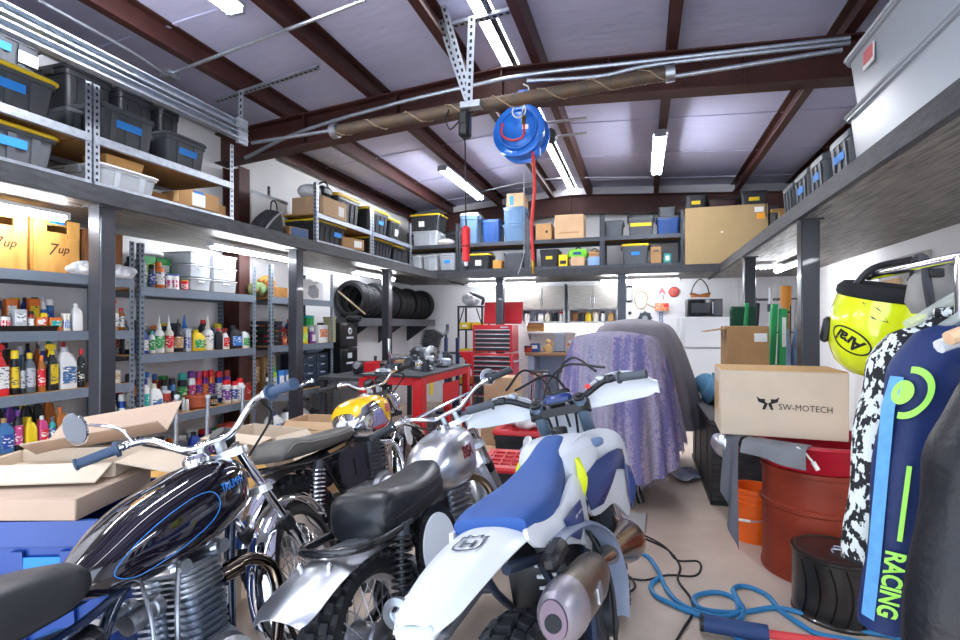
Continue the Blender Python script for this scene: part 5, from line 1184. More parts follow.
gcl = mat('grey_shop_cloth', '77797f', .8, noise=.1, ns=6)
hangcloth('grey_cloth', 'grey cloth hanging from under the pale cardboard box over the red tub', 'cloth', (.56, 3.3, .798), (.84, 3.15, .798), .06, gcl, .11, .1)
t = hangcloth('grey_sheet', 'long dark grey strip of plastic sheet hanging left of the rusty drum', 'cloth', (.5, 3.47, .798), (.56, 3.38, .798), .34, mat('dark_grey_sheet', '5c5e66', .5), .66, .04)
t = thing('reflector_lamp', 'round silver reflector lamp hanging below the pale cardboard box', 'lamp', (.5, 3.52, .72))
MB().lathe([(.02, .07), (.05, .06), (.08, .03), (.09, 0), (.086, 0), (.076, .028), (.046, .055), (.0, .06)], ax=(-.5, -.6, -.5), n=24).build('shade', alu, t); MB().cyl((.03, .04, .03), (.07, .09, .08), .022).build('socket', black, t)
t = thing('white_power_cable', 'short white power cord with plug lying over the red tub', 'cord', at(798, 447, Y=3.23))
a_ = at(798, 447, Y=3.23); MB().tube([at(p, q_, Y=3.16)-a_ for p, q_ in ((797, 447), (805, 453), (811, 460), (815, 465))], .006, 6, k=4).build('cable', paper, t)
MB().cyl(at(813, 462, Y=3.155)-a_, at(818, 470, Y=3.15)-a_, .012).build('plug', paper, t)
# bucket and black can
ob = mat('orange_plastic', 'e8641c', .35)
t = thing('orange_bucket', 'orange plastic bucket on the floor behind the rusty drum', 'bucket', (.735, 3.95, 0))
MB().lathe([(0, 0), (.115, 0), (.125, .24), (.137, .245), (.137, .26), (.128, .265), (.128, .29), (.138, .295), (.138, .31), (.13, .315), (.13, .335), (.142, .34), (.142, .36), (.126, .36), (.112, .012), (0, .012)], n=32).build('pail', ob, t)
MB().tube([(-.14, .0, .3), (-.16, -.1, .2), (-.1, -.16, .17), (.05, -.17, .2), (.14, 0, .3)], .005, 6, k=5).build('wire_handle', galv, t)
MB().cyl((-.115, -.155, .172), (-.05, -.17, .172), .009).build('grip', paper, t)
t = thing('black_drum', 'small scratched black drum with wire handle before the rusty drum', 'drum', (.94, 3.05, 0)); r = .19
bkp = mat('glossy_black_paint', '18181a', .28, noise=.4, ns=4, h2='2b2927', coat=.3)
MB().lathe([(0, 0.004), (r, .004), (r+.005, 0), (r+.005, .012), (r, .018), (r, .3), (r+.006, .305), (r+.006, .32), (r-.008, .322)], n=36).build('body', bkp, t)
MB().lathe([(0, .312), (r-.012, .312), (r-.006, .324), (r-.014, .326), (r-.03, .316), (0, .316)], n=36).build('lid', mat('dark_brown_lid', '3a3330', .5, noise=.2), t)
MB().tube([(-.02, -.04, .318), (-.02, -.04, .34), (.08, -.08, .345), (.09, -.05, .34), (.0, .0, .34), (.0, .0, .318)], .004, 6, k=4).build('wire_handle', galv, t)
q = MB()
for i in range(5):
    a = 3.6+i*.35; q.tube([(r*1.012*cos(a+.15*sin(3*s)), r*1.012*sin(a+.15*sin(3*s)), .29-.26*s) for s in [k/8 for k in range(9)]], .004, 5)
q.build('paint_drips', mat('black_drip', '0c0c0d', .2), t)['kind'] = 'stuff'
# rack and long things in the far right corner
t = thing('wire_rack', 'black wire rack in the far right corner beyond the square posts', 'shelving', (1.62, 8.5, 0))
for x in (0, .55):
    for y in (0, .45): MB().cyl((x, y, 0), (x, y, 1.86), .013, n=8).build('upright', blackm, t)
for z in (.3, .85, 1.35, 1.84):
    q = MB().tube([(0, 0, z), (.55, 0, z), (.55, .45, z), (0, .45, z)], .008, 6, closed=True)
    for i in range(9): q.cyl((.06*i+.03, 0, z), (.06*i+.03, .45, z), .004, n=5)
    q.build('wire_shelf', blackm, t)
gp = mat('green_plastic', '1f9a55', .4)
t = thing('green_ramp', 'bright green folding ramp standing behind the tall cardboard box', 'ramp', (1.12, 4.98, 0), .15)
MB().prism([(-.03, 0, 0), (.02, 0, 0), (.07, 0, 1.6), (.02, 0, 1.6)], (0, .05, 0)).build('rail', gp, t); MB().prism([(-.1, .06, 0), (-.055, .06, 0), (.02, .06, 1.64), (-.025, .06, 1.64)], (0, .05, 0)).build('rail', gp, t)
MB().box((.04, -.006, 1.4), (.03, .006, .25)).build('white_label', paper, t); MB().box((-.05, .085, 1.0), (.12, .03, .06)).build('hinge', galv, t)
t = thing('green_chair', 'dark green folded camp chair standing on the black chest behind the tall box', 'chair', (.98, 5.5, .69), .2)
dg_ = mat('dark_green_cloth', '1d4a36', .8)
for x in (-.08, .02): MB().cyl((x, 0, 0), (x+.08, .04, .98), .022).build('leg', gp if x < 0 else black, t)
MB().box((-.02, .05, .84), (.26, .05, .22), ch=.015).build('folded_seat', dg_, t)
t = thing('orange_tube', 'tall orange tube standing behind the bright green ramp', 'tube', (1.42, 6.02, 0))
MB().cyl((0, 0, 0), (0.0, 0, 1.68), .035, n=16).build('tube', mat('amber_orange', 'd98a1f', .4), t); MB().cyl((0, 0, 1.66), (0, 0, 1.86), .05, n=16).build('cap', mat('amber_orange', 'd98a1f', .4), t)
MB().cyl((0, 0, 1.58), (0, 0, 1.6), .04, n=16).build('ring', black, t)
t = thing('white_tube', 'thin white tube standing beside the tall orange tube', 'tube', (1.3, 6.12, 0)); MB().cyl((0, 0, 0), (0, 0, 1.85), .02).build('tube', white, t); MB().cyl((0, 0, 1.6), (0, 0, 1.68), .03).build('grip', steel_d, t)
t = thing('wooden_mop_stick', 'brown wooden handle leaning against the orange tube', 'handle', (1.55, 5.78, 0), 0, None, (0, R(-7), 0)); MB().cyl((0, 0, 0), (0, 0, 1.5), .018).build('shaft', wood, t); MB().box((0, 0, 1.52), (.05, .05, .14), ch=.01).build('head', cardd, t)
for i, (x, c, l) in enumerate(((1.31, '8fa5c2', 'pale blue rolled sheet standing behind the pale cardboard box'), (1.43, '6a7f9f', 'slate blue rolled sheet standing behind the pale cardboard box'))):
    t = thing('rolled_sheet', l, 'roll', (x, 5.62, 0)); MB().lathe([(.045, 0), (.055, .1), (.06, 1.2), (.04, 1.42), (.02, 1.42), (.0, 1.3)], n=14).build('roll', mat('sheet_'+c, c, .6, noise=.2, ns=8), t); MB().torus((0, 0, 1.0), (0, 0, 1), .06, .008, 16).build('tie', white, t)
t = thing('wall_switch', 'small black switch box on the right wall behind the square post', 'switch box', (2.26, 5.9, 1.48)); MB().box((0, 0, 0), (.03, .14, .2), ch=.006).build('case', black, t); MB().box((-.018, 0, 0), (.01, .04, .06)).build('lever', steel_d, t)
# wall sign
t = thing('wall_sign', 'grey wooden sign with a dark printed strip and brown sheet on the right wall', 'sign', (2.262, 5.62, 1.9))
MB().box((0, 0, 0), (.03, .92, .36), ch=.004).build('board', mat('pale_grey_wood', 'b5b2ae', .7, noise=.1), t)
MB().box((-.018, .05, .09), (.006, .66, .1)).build('dark_strip', mat('mottled_ink', '55524c', .7, noise=.4, ns=30), t)
MB().box((-.017, .2, -.09), (.006, .42, .16)).build('brown_sheet', wood, t)
# clothes rail
t = thing('clothes_rail', 'chrome clothes rail on uprights along the right side holding the clothes', 'rail', (.9, 1.75, 0))
MB().cyl((0, -1.1, 1.66), (0, .78, 1.66), .016, n=12).build('bar', chrome, t)
for y in (-1.0, .12):
    MB().cyl((0, y, .06), (0, y, 1.66), .02, n=12).build('upright', chrome, t); MB().cyl((-.28, y, .05), (.28, y, .05), .018, n=10).build('foot', chrome, t)
    for x in (-.26, .26): MB().cyl((x-.015, y, .02), (x+.015, y, .02), .02, n=12).build('caster', black, t)
def shirt(name, label, cat, cx, y, hw, zt, zb_, m, sl=None, dp=.07, fold=.012, seed=1, sl_drop=.0, slr=.075, m2=None, cuff=None, spread=.0):
    """a garment on a hanger in the plane across the rail, front towards -y"""
    t = thing(name, label, cat, (cx, y, zb_)); L = zt-zb_; rnd = random.Random(seed); ph = [rnd.uniform(0, 6) for _ in range(6)]
    def ring(z, w, d, n=40):
        o = []
        for i in range(n):
            a = 2*pi*i/n; c, s = cos(a), sin(a)
            x = w*math.copysign(abs(c)**.7, c); yy = d*math.copysign(abs(s)**.8, s)
            k = max(0, 1-z/(L*.85))*.9+.25
            o.append((x, yy+fold*k*sin(x*30+ph[0]+3*z)+fold*.6*k*sin(x*55+ph[1]), z))
        return o
    rings = []
    for k in range(13):
        s = k/12; rings.append(ring(s*(L-.1), hw*(.96+.05*sin(s*4+ph[2]))*(1-.06*s), dp*(1.1-.2*s)))
    for k in range(1, 6):
        s = k/5; rings.append(ring(L-.1+.1*s, hw*.92*(1-s)+.09*s, dp*(.85-.35*s)))
    MB().loft(rings).build('body', m, t, None, 55)
    ls = sl or L*.95
    for sg in (-1, 1):
        p = [(sg*hw*.45, 0, L-.075), (sg*(hw*.82+spread*.05), -.004, L-.125), (sg*(hw*.98+spread*.16), -.01, L-.22), (sg*(hw+spread*.45), -.02, L-.45*ls), (sg*(hw+spread*.78), -.035, L-.75*ls), (sg*(hw+spread), -.03, L-ls)]
        q = MB().tube(p, lambda s: slr*(min(1., .45+s*3.2)*1.03-.36*s)*(1+.07*sin(s*21+ph[3])), 16, k=7)
        ob_ = q.build('sleeve', m2 or m, t, None, 55)
        if cuff: MB().tube([V(p[-1])+V((0, 0, .04)), V(p[-1])+V((0, 0, -.012))], slr*.72, 16).build('cuff', cuff, ob_)
    MB().torus((0, 0, L+.0), (0, 0, 1), .085, .016, 20, 8).build('collar', m, t)
    return t
def hanger(label, cx, y, z, hw, m, drop=.11):
    t = thing('clothes_hanger', label, 'hanger', (cx, y, z), 0, 'hangers on the clothes rail')
    q = MB()
    for sg in (-1, 1): q.tube([(0, 0, 0), (sg*hw*.3, 0, -.02), (sg*hw*.7, 0, -drop*.7), (sg*hw, -.015, -drop)], lambda s: .02-.004*s, 8, k=5)
    q.tube([(-hw*.85, 0, -drop*.95), (hw*.85, 0, -drop*.95)], .008, 6)
    q.build('shoulders', m, t); h = 1.66-z
    MB().tube([(0, 0, 0), (0, 0, h-.02), (.018, 0, h+.018), (0, 0, h+.03), (-.018, 0, h+.015)], .004, 6, k=4).build('hook', chrome, t); return t
navy = mat('navy_jersey', '14295c', .6, noise=.15, ns=5, bump=.1, bs=200)
camo = mat('black_white_splinter_print', '16171c', .7, noise=.5, ns=48, h2='dfe6e4', stretch=(1, 1, .6))
camo.node_tree.nodes['Color Ramp'].color_ramp.elements[0].position = .49; camo.node_tree.nodes['Color Ramp'].color_ramp.elements[1].position = .51
skyb = mat('sky_blue_jersey', '5f9fd6', .6, noise=.1, ns=40)
lime = mat('lime_print', 'a5ea5a', .5)
t = shirt('printed_jersey', 'black and white splinter print jersey hanging behind the blue jersey', 'jersey', .975, 2.0, .2, 1.5, .76, camo, .8, slr=.075, seed=4, spread=.1)
t = shirt('racing_jersey', 'navy blue jersey with lime round logo and RACING lettering on the sleeve', 'jersey', .945, 1.74, .2, 1.5, .62, navy, .86, slr=.085, seed=2, cuff=navy, spread=.1)
L = .88; r = .082; hw = .2
def sleeve_map(zc, off=0., k=1.0):
    def f(x, y):
        z = zc+y; s = (L-.115-z)/(.86-.115); cxx = -(hw*.86+(hw*.13+.0)*min(1, max(0, s*5))+.1*max(0, min(1, s))*.98); rr = .089*(1.05-.38*max(0, min(1, s)))*1.05+.005
        a = -pi/2+off+x/rr
        return (cxx+rr*cos(a), -.008-.03*max(0, min(1, s*1.3))+rr*sin(a), z)
    return f
f = sleeve_map(.66, -.55)
q = MB(); n = 30
def arcband(r0, r1, a0, a1, cx=0, cy=0):
    vs = []; m_ = 24
    for i in range(m_+1):
        a = a0+(a1-a0)*i/m_; vs += [f(cx+r0*cos(a), cy+r0*sin(a)*1.25), f(cx+r1*cos(a), cy+r1*sin(a)*1.25)]
    q.add(vs, [(2*i, 2*i+1, 2*i+3, 2*i+2) for i in range(m_)])
arcband(.042, .056, -1.7, 1.7, -.02); arcband(.0, .026, -3.14, 3.14, -.03, .0)
q.build('round_logo', lime, t)
f2 = sleeve_map(.17, -.5)
vs, fs = textpoly('RACING', .06, bold=.002, spacing=1.0)
MB().add([f2(y, -x*.8-.02) for x, y, z in vs], fs).build('lettering', lime, t)
f3 = sleeve_map(.27, -.42)
MB().add([f3(-.005, 0), f3(.006, 0), f3(.006, .2), f3(-.005, .2)], [(0, 1, 2, 3)]).build('lime_stripe', lime, t)
f4 = sleeve_map(0, -1.12)
q = MB(); n = 24
q.add([p for i in range(n+1) for p in (f4(-.02, .04+.66*i/n), f4(.02, .04+.66*i/n))], [(2*i, 2*i+1, 2*i+3, 2*i+2) for i in range(n)]); q.build('light_blue_panel', skyb, t)
t = shirt('cyan_shirt', 'dark shirt with bright cyan side hanging between blue jersey and leather jacket', 'shirt', .95, 1.5, .17, 1.46, .95, mat('cyan_cloth', '1f8fd8', .6), .4, seed=6, m2=black, dp=.05, slr=.05)
leather = mat('black_leather', '0e0f13', .42, noise=.2, ns=6, h2='17181e', bump=.2, bs=45, spec=.35)
olive = mat('worn_grey_leather', '1f2021', .6, noise=.2, ns=8, bump=.15, bs=60)
t = shirt('leather_jacket', 'black leather motorcycle jacket hanging nearest at the right edge', 'jacket', .855, 1.26, .22, 1.42, .5, leather, .8, dp=.1, fold=.016, seed=9, slr=.085, m2=leather, spread=.1)
MB().tube([(-.2, -.115, .62), (-.12, -.13, .5), (-.02, -.125, .42), (.1, -.12, .38)], .004, 6, k=6).build('zip', galv, t); MB().tube([(-.1, -.125, .2), (.02, -.13, .32), (.06, -.13, .6)], .005, 6, k=6).build('seam', black, t)
MB().tube([(-.17, -.1, .66), (-.08, -.118, .64), (.08, -.118, .64), (.17, -.1, .66)], .004, 6, k=5).build('seam', olive, t); MB().tube([(0, -.118, .12), (0, -.12, .4), (0, -.1, .72)], .005, 6, k=5).build('front_zip', galv, t)
clearh = mat('clear_hanger', 'dfe6dc', .1, alpha=.35)
hanger('pale wooden clothes hanger above the leather jacket', .9, 1.4, 1.54, .26, mat('pale_hanger_wood', 'd9b48f', .4)); hanger('white plastic clothes hanger just behind the wooden one', .9, 1.46, 1.52, .25, white); hanger('clear plastic clothes hanger carrying the navy jersey', .945, 1.74, 1.55, .16, clearh, .1)
hanger('clear hanger carrying the splinter print jersey before the yellow helmet', .99, 2.0, 1.56, .18, clearh, .1)
# grey bag straps over the rail end and the upside down helmet hung there
t = thing('grey_backpack', 'grey backpack with black straps hung over the far rail end', 'backpack', (.98, 2.16, 1.5))
MB().loft([rring(.16, .08, .03, 0), rring(.2, .12, .05, .04), rring(.18, .11, .05, .12), rring(.12, .07, .03, .16)]).build('body', mat('grey_canvas', '8f8c88', .85, noise=.15), t)
for x in (-.06, .05): MB().tube([(x, -.07, .02), (x-.02, -.09, .1), (x-.01, -.05, .18), (x, .03, .185), (x+.01, .07, .1)], .014, 8, k=6).build('strap', mat('dark_webbing', '3a3b40', .8), t)
MB().box((-.06, -.1, .13), (.04, .02, .03), ch=.004).build('buckle', black, t)
hv = mat('fluorescent_yellow_gloss', 'e4f01c', .18, coat=.8)
hp = at(868, 338, D=2.2); hp = V((hp.x, hp.y, 1.25))
t = thing('motorcycle_helmet', 'fluorescent yellow motorcycle helmet hung upside down at the rail end', 'helmet', hp, 0, None, (R(8), R(10), -.25)); t.scale = (1.2,)*3
prof = [(.02, 0), (.07, .008), (.11, .04), (.14, .1), (.15, .17), (.148, .23), (.14, .275)]
MB().lathe(prof, n=36, sq=(1.0, 1.12)).build('shell', hv, t)
MB().lathe([(.141, .272), (.147, .28), (.146, .3), (.13, .318), (.1, .31), (.09, .28), (.1, .2), (.08, .1), (0, .06)], n=36, sq=(1.0, 1.12)).build('lining', mat('black_foam', '1a1b1e', .9), t)
MB().tube([(.1, -.06, .3), (.08, -.05, .335), (.05, .0, .345)], .01, 6, k=5).build('chin_strap', black, t); MB().tube([(-.1, -.06, .3), (-.06, -.05, .37), (.04, 0, .41)], .012, 6, k=5).build('chin_strap', black, t)
def hmap(a0, zc, rot):
    def f(x, y):
        c, s = cos(rot), sin(rot); x, y = x*c-y*s, x*s+y*c
        z = zc+y
        r = .15
        for (ra, za), (rb, zb2) in zip(prof, prof[1:]):
            if za <= z <= zb2: r = ra+(rb-ra)*(z-za)/(zb2-za)
        r += .0015; a = a0+x/.15
        return (r*cos(a), r*sin(a)*1.12, z)
    return f
a0 = -pi/2-.42
f = hmap(a0-.2, .13, pi-.35)
vs, fs = textpoly('Arai', .058, shear=.2, bold=.002, spacing=.95); MB().add([f(x, y) for x, y, z in vs], fs).build('lettering', black, t)
q = MB(); m_ = 48; vs = []
for i in range(m_):
    a = 2*pi*i/m_; vs += [f(.068*cos(a), .034*sin(a)), f(.074*cos(a), .04*sin(a))]
q.add(vs, [(2*i, 2*i+1, (2*i+3) % (2*m_), (2*i+2) % (2*m_)) for i in range(m_)]); q.build('logo_oval', black, t)
for aa, zz, l_, rr in ((a0+.15, .235, .1, -.6), (a0+.35, .05, .1, .5)):
    f = hmap(aa, zz, rr)
    MB().add([f(-.05, .0), f(0, .018), f(.05, .004), f(0.01, -.016)], [(0, 1, 2, 3)]).build('vent', black, t)
MB().box((-.15, -.02, .14), (.03, .05, .09), ch=.01).build('visor_pivot', black, t)
# hoses and cords on the floor
def floorline(name, pts, r, m, label, cat, z=None, k=5):
    P = [at(x, y, Z=(z or r)) for x, y in pts]
    o = P[0].copy(); o.z = 0
    return tag(MB().tube(P, r, 8, k=k).build(name, m, None, o), label, cat)
bh = mat('blue_air_hose', '2f7fb4', .4)
floorline('blue_air_hose', [(612, 551), (632, 551), (648, 557), (658, 571), (666, 588), (678, 602), (698, 612), (722, 617), (737, 612), (736, 600), (722, 593), (706, 593), (694, 598), (700, 608), (720, 612), (745, 612), (770, 608), (790, 610), (812, 617), (838, 628), (866, 632), (892, 636), (930, 645)], .013, bh, 'blue air hose looped across the floor from the white motorcycle to the right', 'hose')
floorline('blue_air_hose', [(738, 622), (744, 612), (738, 600), (733, 590), (740, 586), (752, 588), (768, 596), (780, 610), (800, 624), (818, 634), (850, 640), (900, 650)], .013, bh, 'blue air hose with a tall loop beside the black drum', 'hose')
floorline('blue_air_hose', [(660, 577), (651, 585), (655, 595), (668, 602), (690, 612), (716, 622), (740, 640), (760, 655)], .013, bh, 'blue air hose with a small bend before the black cord', 'hose')
floorline('black_power_cable', [(632, 503), (624, 518), (628, 532), (648, 540), (668, 550), (680, 566), (678, 580), (690, 597), (693, 612), (684, 628), (674, 645)], .007, black, 'black power cord winding from the blanket past the blue hose', 'cord')
floorline('black_power_cable', [(614, 530), (640, 534), (664, 546), (677, 560), (697, 561), (701, 568), (694, 576), (668, 575), (645, 580), (624, 578), (619, 585), (627, 592), (635, 587), (630, 577), (612, 574)], .006, black, 'thin black cord with a small loop beside the white motorcycle', 'cord')
jp0 = at(700, 622, Z=.05); jp1 = at(768, 634, Z=.05); jp2 = at(832, 643, Z=.05)
t = thing('jack_handle', 'jack handle with dark blue grip and red rod lying on the floor', 'handle', (jp0.x, jp0.y, 0)); o = V((jp0.x, jp0.y, 0))
MB().cyl(jp0-o, jp1-o, .038, n=16).build('grip', mat('dark_blue_foam', '26406f', .6), t)
MB().cyl(jp1-o, jp2+(jp2-jp1)*.6-o, .02, n=14).build('rod', mat('coral_red_enamel', 'd8484a', .3), t)
MB().cyl(jp0-o, jp0-o+(jp1-jp0)*.05, .04, n=16).build('end_cap', black, t)
# ---------------------------------------------------------------- the four motorcycles (local axes: y forward, x right, z up)
class Sec:
    """a body lofted along y; stations are (y, half width, underside, top, roundness)"""
    def __init__(s, st): s.st = st
    def at(s, y):
        st = s.st
        if y <= st[0][0]: return st[0]
        for i in range(len(st)-1):
            a, b = st[i], st[i+1]
            if y <= b[0]:
                h = b[0]-a[0]; f = (y-a[0])/h; o = [y]
                for k in range(1, 5):
                    d = (b[k]-a[k])/h
                    m0 = .5*(d+(a[k]-st[i-1][k])/(a[0]-st[i-1][0])) if i else d
                    m1 = .5*(d+(st[i+2][k]-b[k])/(st[i+2][0]-b[0])) if i+2 < len(st) else d
                    f2, f3 = f*f, f*f*f
                    o.append(a[k]*(2*f3-3*f2+1)+h*m0*(f3-2*f2+f)+b[k]*(3*f2-2*f3)+h*m1*(f3-f2))
                return tuple(o)
        return st[-1]
    def ring(s, y, n=28, k=1., dx=0):
        _, hw, z0, z1, p = s.at(y); mz, hz = (z0+z1)/2, (z1-z0)/2; o = []
        for i in range(n):
            a = 2*pi*i/n; c, q = cos(a), sin(a)
            o.append((hw*k*math.copysign(abs(c)**p, c)+dx, y, mz+hz*k*math.copysign(abs(q)**p, q)))
        return o
    def body(s, m=22, n=28, b=None, ends=True):
        y0, y1 = s.st[0][0], s.st[-1][0]; b = b or MB(); r = []
        ys = [y0+(y1-y0)*i/m for i in range(m+1)]
        if ends: r.append([V(q)+V((0, -.006, 0)) for q in s.ring(y0, n, .6)])
        r += [s.ring(y, n) for y in ys]
        if ends: r.append([V(q)+V((0, .006, 0)) for q in s.ring(y1, n, .6)])
        return b.loft(r)
    def side(s, y, z, off=.002, sg=1):
        _, hw, z0, z1, p = s.at(y); mz, hz = (z0+z1)/2, (z1-z0)/2
        zz = min(.999, abs(z-mz)/hz); sa = zz**(1/p); ca = math.sqrt(max(0, 1-sa*sa))
        return V((sg*(hw*ca**p+off), y, z))
    def topz(s, y, x, off=.002):
        _, hw, z0, z1, p = s.at(y); mz, hz = (z0+z1)/2, (z1-z0)/2
        xx = min(.999, abs(x)/hw); ca = xx**(1/p); sa = math.sqrt(max(0, 1-ca*ca))
        return V((x, y, mz+hz*sa**p+off))
def steer(head, foot, ang):
    ax = (V(head)-V(foot)).normalized()
    return Matrix.Translation(head) @ Matrix.Rotation(ang, 4, ax) @ Matrix.Translation(-V(head))
spoke_m = mat('spoke_steel', 'c9ccd2', .25, .9)
knobm = mat('knobby_rubber', '25272b', .8, noise=.25, ns=40)
def wheel(t, name, c, Rr, w, M=None, knob=True, rim=alu, hubr=.07, hubw=.11, hubm=alum, disc=None, drum=False, nk=40):
    c = V(c); rr = Rr-w*.78
    wh = MB(M).lathe([(rr, -w*.32), (rr+.012, -w*.36), (rr+.014, -w*.28), (rr-.006, -w*.15), (rr-.014, 0), (rr-.006, w*.15), (rr+.014, w*.28), (rr+.012, w*.36), (rr, w*.32), (rr-.022, w*.12), (rr-.022, -w*.12)], c, (1, 0, 0), 48, loop=True).build(name, rim, t)
    pf = [(rr+.008, -w*.34), (Rr-w*.55, -w*.5), (Rr-w*.25, -w*.5), (Rr-w*.05, -w*.3), (Rr, 0), (Rr-w*.05, w*.3), (Rr-w*.25, w*.5), (Rr-w*.55, w*.5), (rr+.008, w*.34)]
    MB(M).lathe([(r_-(.012 if knob else 0), x) for r_, x in pf]+[(Rr-w*.3, w*.3), (Rr-w*.3, -w*.3)], c, (1, 0, 0), 56, loop=True).build('tyre', rubber, wh)
    q = MB()
    X = Matrix.Translation(c)
    if knob:
        rows = ((0., 0., .3), (-.29, .5, .24), (.29, .5, .24), (-.47, 0., .18), (.47, 0., .18))
        for i in range(nk):
            for fx, ph, fw in rows:
                a = 2*pi*(i+ph)/nk; rd = Rr-.008-(abs(fx)**2)*w*.75
                Mk = X @ Matrix.Rotation(a, 4, 'X') @ Matrix.Translation((fx*w, rd, 0)) @ Matrix.Rotation(-fx*1.7, 4, 'Z')
                q.M = (M @ Mk) if M is not None else Mk
                q.box((0, 0, 0), (fw*w, .032, 2*pi*Rr/nk*.56), ch=.003)
    else:
        for i in range(56):
            for sx in (-1, 1):
                a = 2*pi*i/56; Mk = X @ Matrix.Rotation(a+sx*.02, 4, 'X') @ Matrix.Translation((sx*w*.19, Rr-.004, 0)) @ Matrix.Rotation(-sx*.45, 4, 'Z')
                q.M = (M @ Mk) if M is not None else Mk
                q.box((0, 0, 0), (w*.26, .012, 2*pi*Rr/56*.6))
    q.build('tread', knobm, wh)
    s_ = MB(M)
    for i in range(36):
        a = 2*pi*i/36; b_ = a+(.28 if i % 2 else -.28); sx = 1 if i % 4 < 2 else -1
        s_.cyl(c+V((sx*hubw*.42, hubr*cos(b_), hubr*sin(b_))), c+V((0, (rr-.012)*cos(a), (rr-.012)*sin(a))), .0022, n=5, caps=False)
    s_.build('spokes', spoke_m, wh)
    MB(M).lathe([(.012, -hubw*.75), (.03, -hubw*.7), (.03, -hubw*.52), (hubr, -hubw*.5), (hubr+.006, -hubw*.42), (hubr*(.98 if drum else .6), -hubw*.36), (hubr*(.98 if drum else .6), hubw*.36), (hubr+.006, hubw*.42), (hubr, hubw*.5), (.03, hubw*.52), (.03, hubw*.7), (.012, hubw*.75)], c, (1, 0, 0), 28).build('hub', hubm, wh)
    if disc: MB(M).lathe([(disc*.62, -.002), (disc, -.002), (disc, .002), (disc*.62, .002)], c+V((hubw*.75, 0, 0)), (1, 0, 0), 36, loop=True).build('brake_disc', galv, wh)
    return wh
def fender(c, Rr, w, a0, a1, m, t, name, M=None, crown=.03, tipw=.72, flare=0., n=30):
    c = V(c)
    def f(u, v):
        a = a0+(a1-a0)*u; x = (v-.5)*w; e = min(u, 1-u)
        k = tipw+(1-tipw)*min(1, e*9)**.5
        r_ = Rr-crown*(2*v-1)**2+flare*u*u
        return (x*k, c.y+r_*cos(a), c.z+r_*sin(a))
    return MB(M).grid(f, n, 12, .004).build(name, m, t, None, 60)
def coil(b, p0, p1, r, wire, turns):
    p0, p1 = V(p0), V(p1); x, y, z = basis(p1-p0); L = (p1-p0).length; n = turns*10
    return b.tube([p0+z*(L*i/n)+(x*cos(2*pi*i/10)+y*sin(2*pi*i/10))*r for i in range(n+1)], wire, 5)
def shock(t, p0, p1, spring_m, name='shock_absorber'):
    p0, p1 = V(p0), V(p1); d = p1-p0
    s_ = MB().cyl(p0, p0+d*.3, .024, n=12).cyl(p0, p1, .012, n=10).cyl(p0+d*.86, p1, .03, n=12).build(name, steel_d, t)
    coil(MB(), p0+d*.2, p0+d*.88, .036, .0065, 11).build('spring', spring_m, s_)
    return s_
def place(label, name, X, Y, head, lean):
    return thing(name, label, 'motorcycle', (X, Y, 0), 0, None, (0, -lean, -head))
tubeb = mat('black_frame_enamel', '15161a', .25, coat=.4)
vin = mat('black_seat_vinyl', '191b20', .33, bump=.06, bs=150)
def fins(b, c, n, pitch, w, d, th, tilt=0., rnd=.02, grow=0.):
    M0 = b.M; base = (M0 or Matrix()) @ Matrix.Translation(c) @ Matrix.Rotation(tilt, 4, 'X'); b.M = base
    for k in range(n):
        s = 1+grow*k/n
        b.loft([rring(w*s, d*s, rnd, k*pitch), rring(w*s, d*s, rnd, k*pitch+th)])
    b.loft([rring(w*.74, d*.74, rnd, -.0), rring(w*.74, d*.74, rnd, n*pitch)])
    b.M = M0; return b
def bars(t, M, hy, hz, half, rise, back, m, grip_m, cross=True, lever=True, ends=True):
    H0 = V((0, hy, hz))
    pts = [(0, 0, .0), (.07, 0, .0), (.12, -.01, .02), (half*.48, -.01, rise*.85), (half*.62, -.03, rise), (half*.8, -back*.6, rise*.98), (half, -back, rise*.93)]
    full = [V((-x, y, z))+H0 for x, y, z in pts[::-1]]+[V(p)+H0 for p in pts[1:]]
    hb = MB(M).tube(full, .0125, 10, k=5).build('handlebar', m, t)
    if cross: MB(M).cyl(H0+V((-half*.46, -.01, rise*.74)), H0+V((half*.46, -.01, rise*.74)), .008, n=8).build('crossbar', m, hb)
    for sg in (-1, 1):
        e = V((sg*half, -back, rise*.93))+H0; d = (V((sg*half, -back, rise*.93))-V((sg*half*.8, -back*.6, rise*.98))).normalized()
        g = MB(M).tube([e-d*.115, e-d*.06, e+d*.005], .0185, 12)
        if ends: g.cyl(e-d*.125, e-d*.113, .03, n=16).cyl(e+d*.004, e+d*.012, .022, n=14)
        g.build('grip', grip_m, hb)
        if lever:
            k = e-d*.15
            MB(M).box(k, (.035, .03, .03), ch=.006).tube([k+V((0, .03, 0)), k+V((sg*.05, .055, -.005)), k+V((sg*.12, .05, -.012)), k+V((sg*.165, .035, -.012))], .006, 8, k=4).sphere(k+V((sg*.165, .035, -.012)), .009, 8, 6).build('lever', chrome if m != black else black, hb)
    return hb
grip_g = mat('grey_rubber_grip', '53575f', .7)
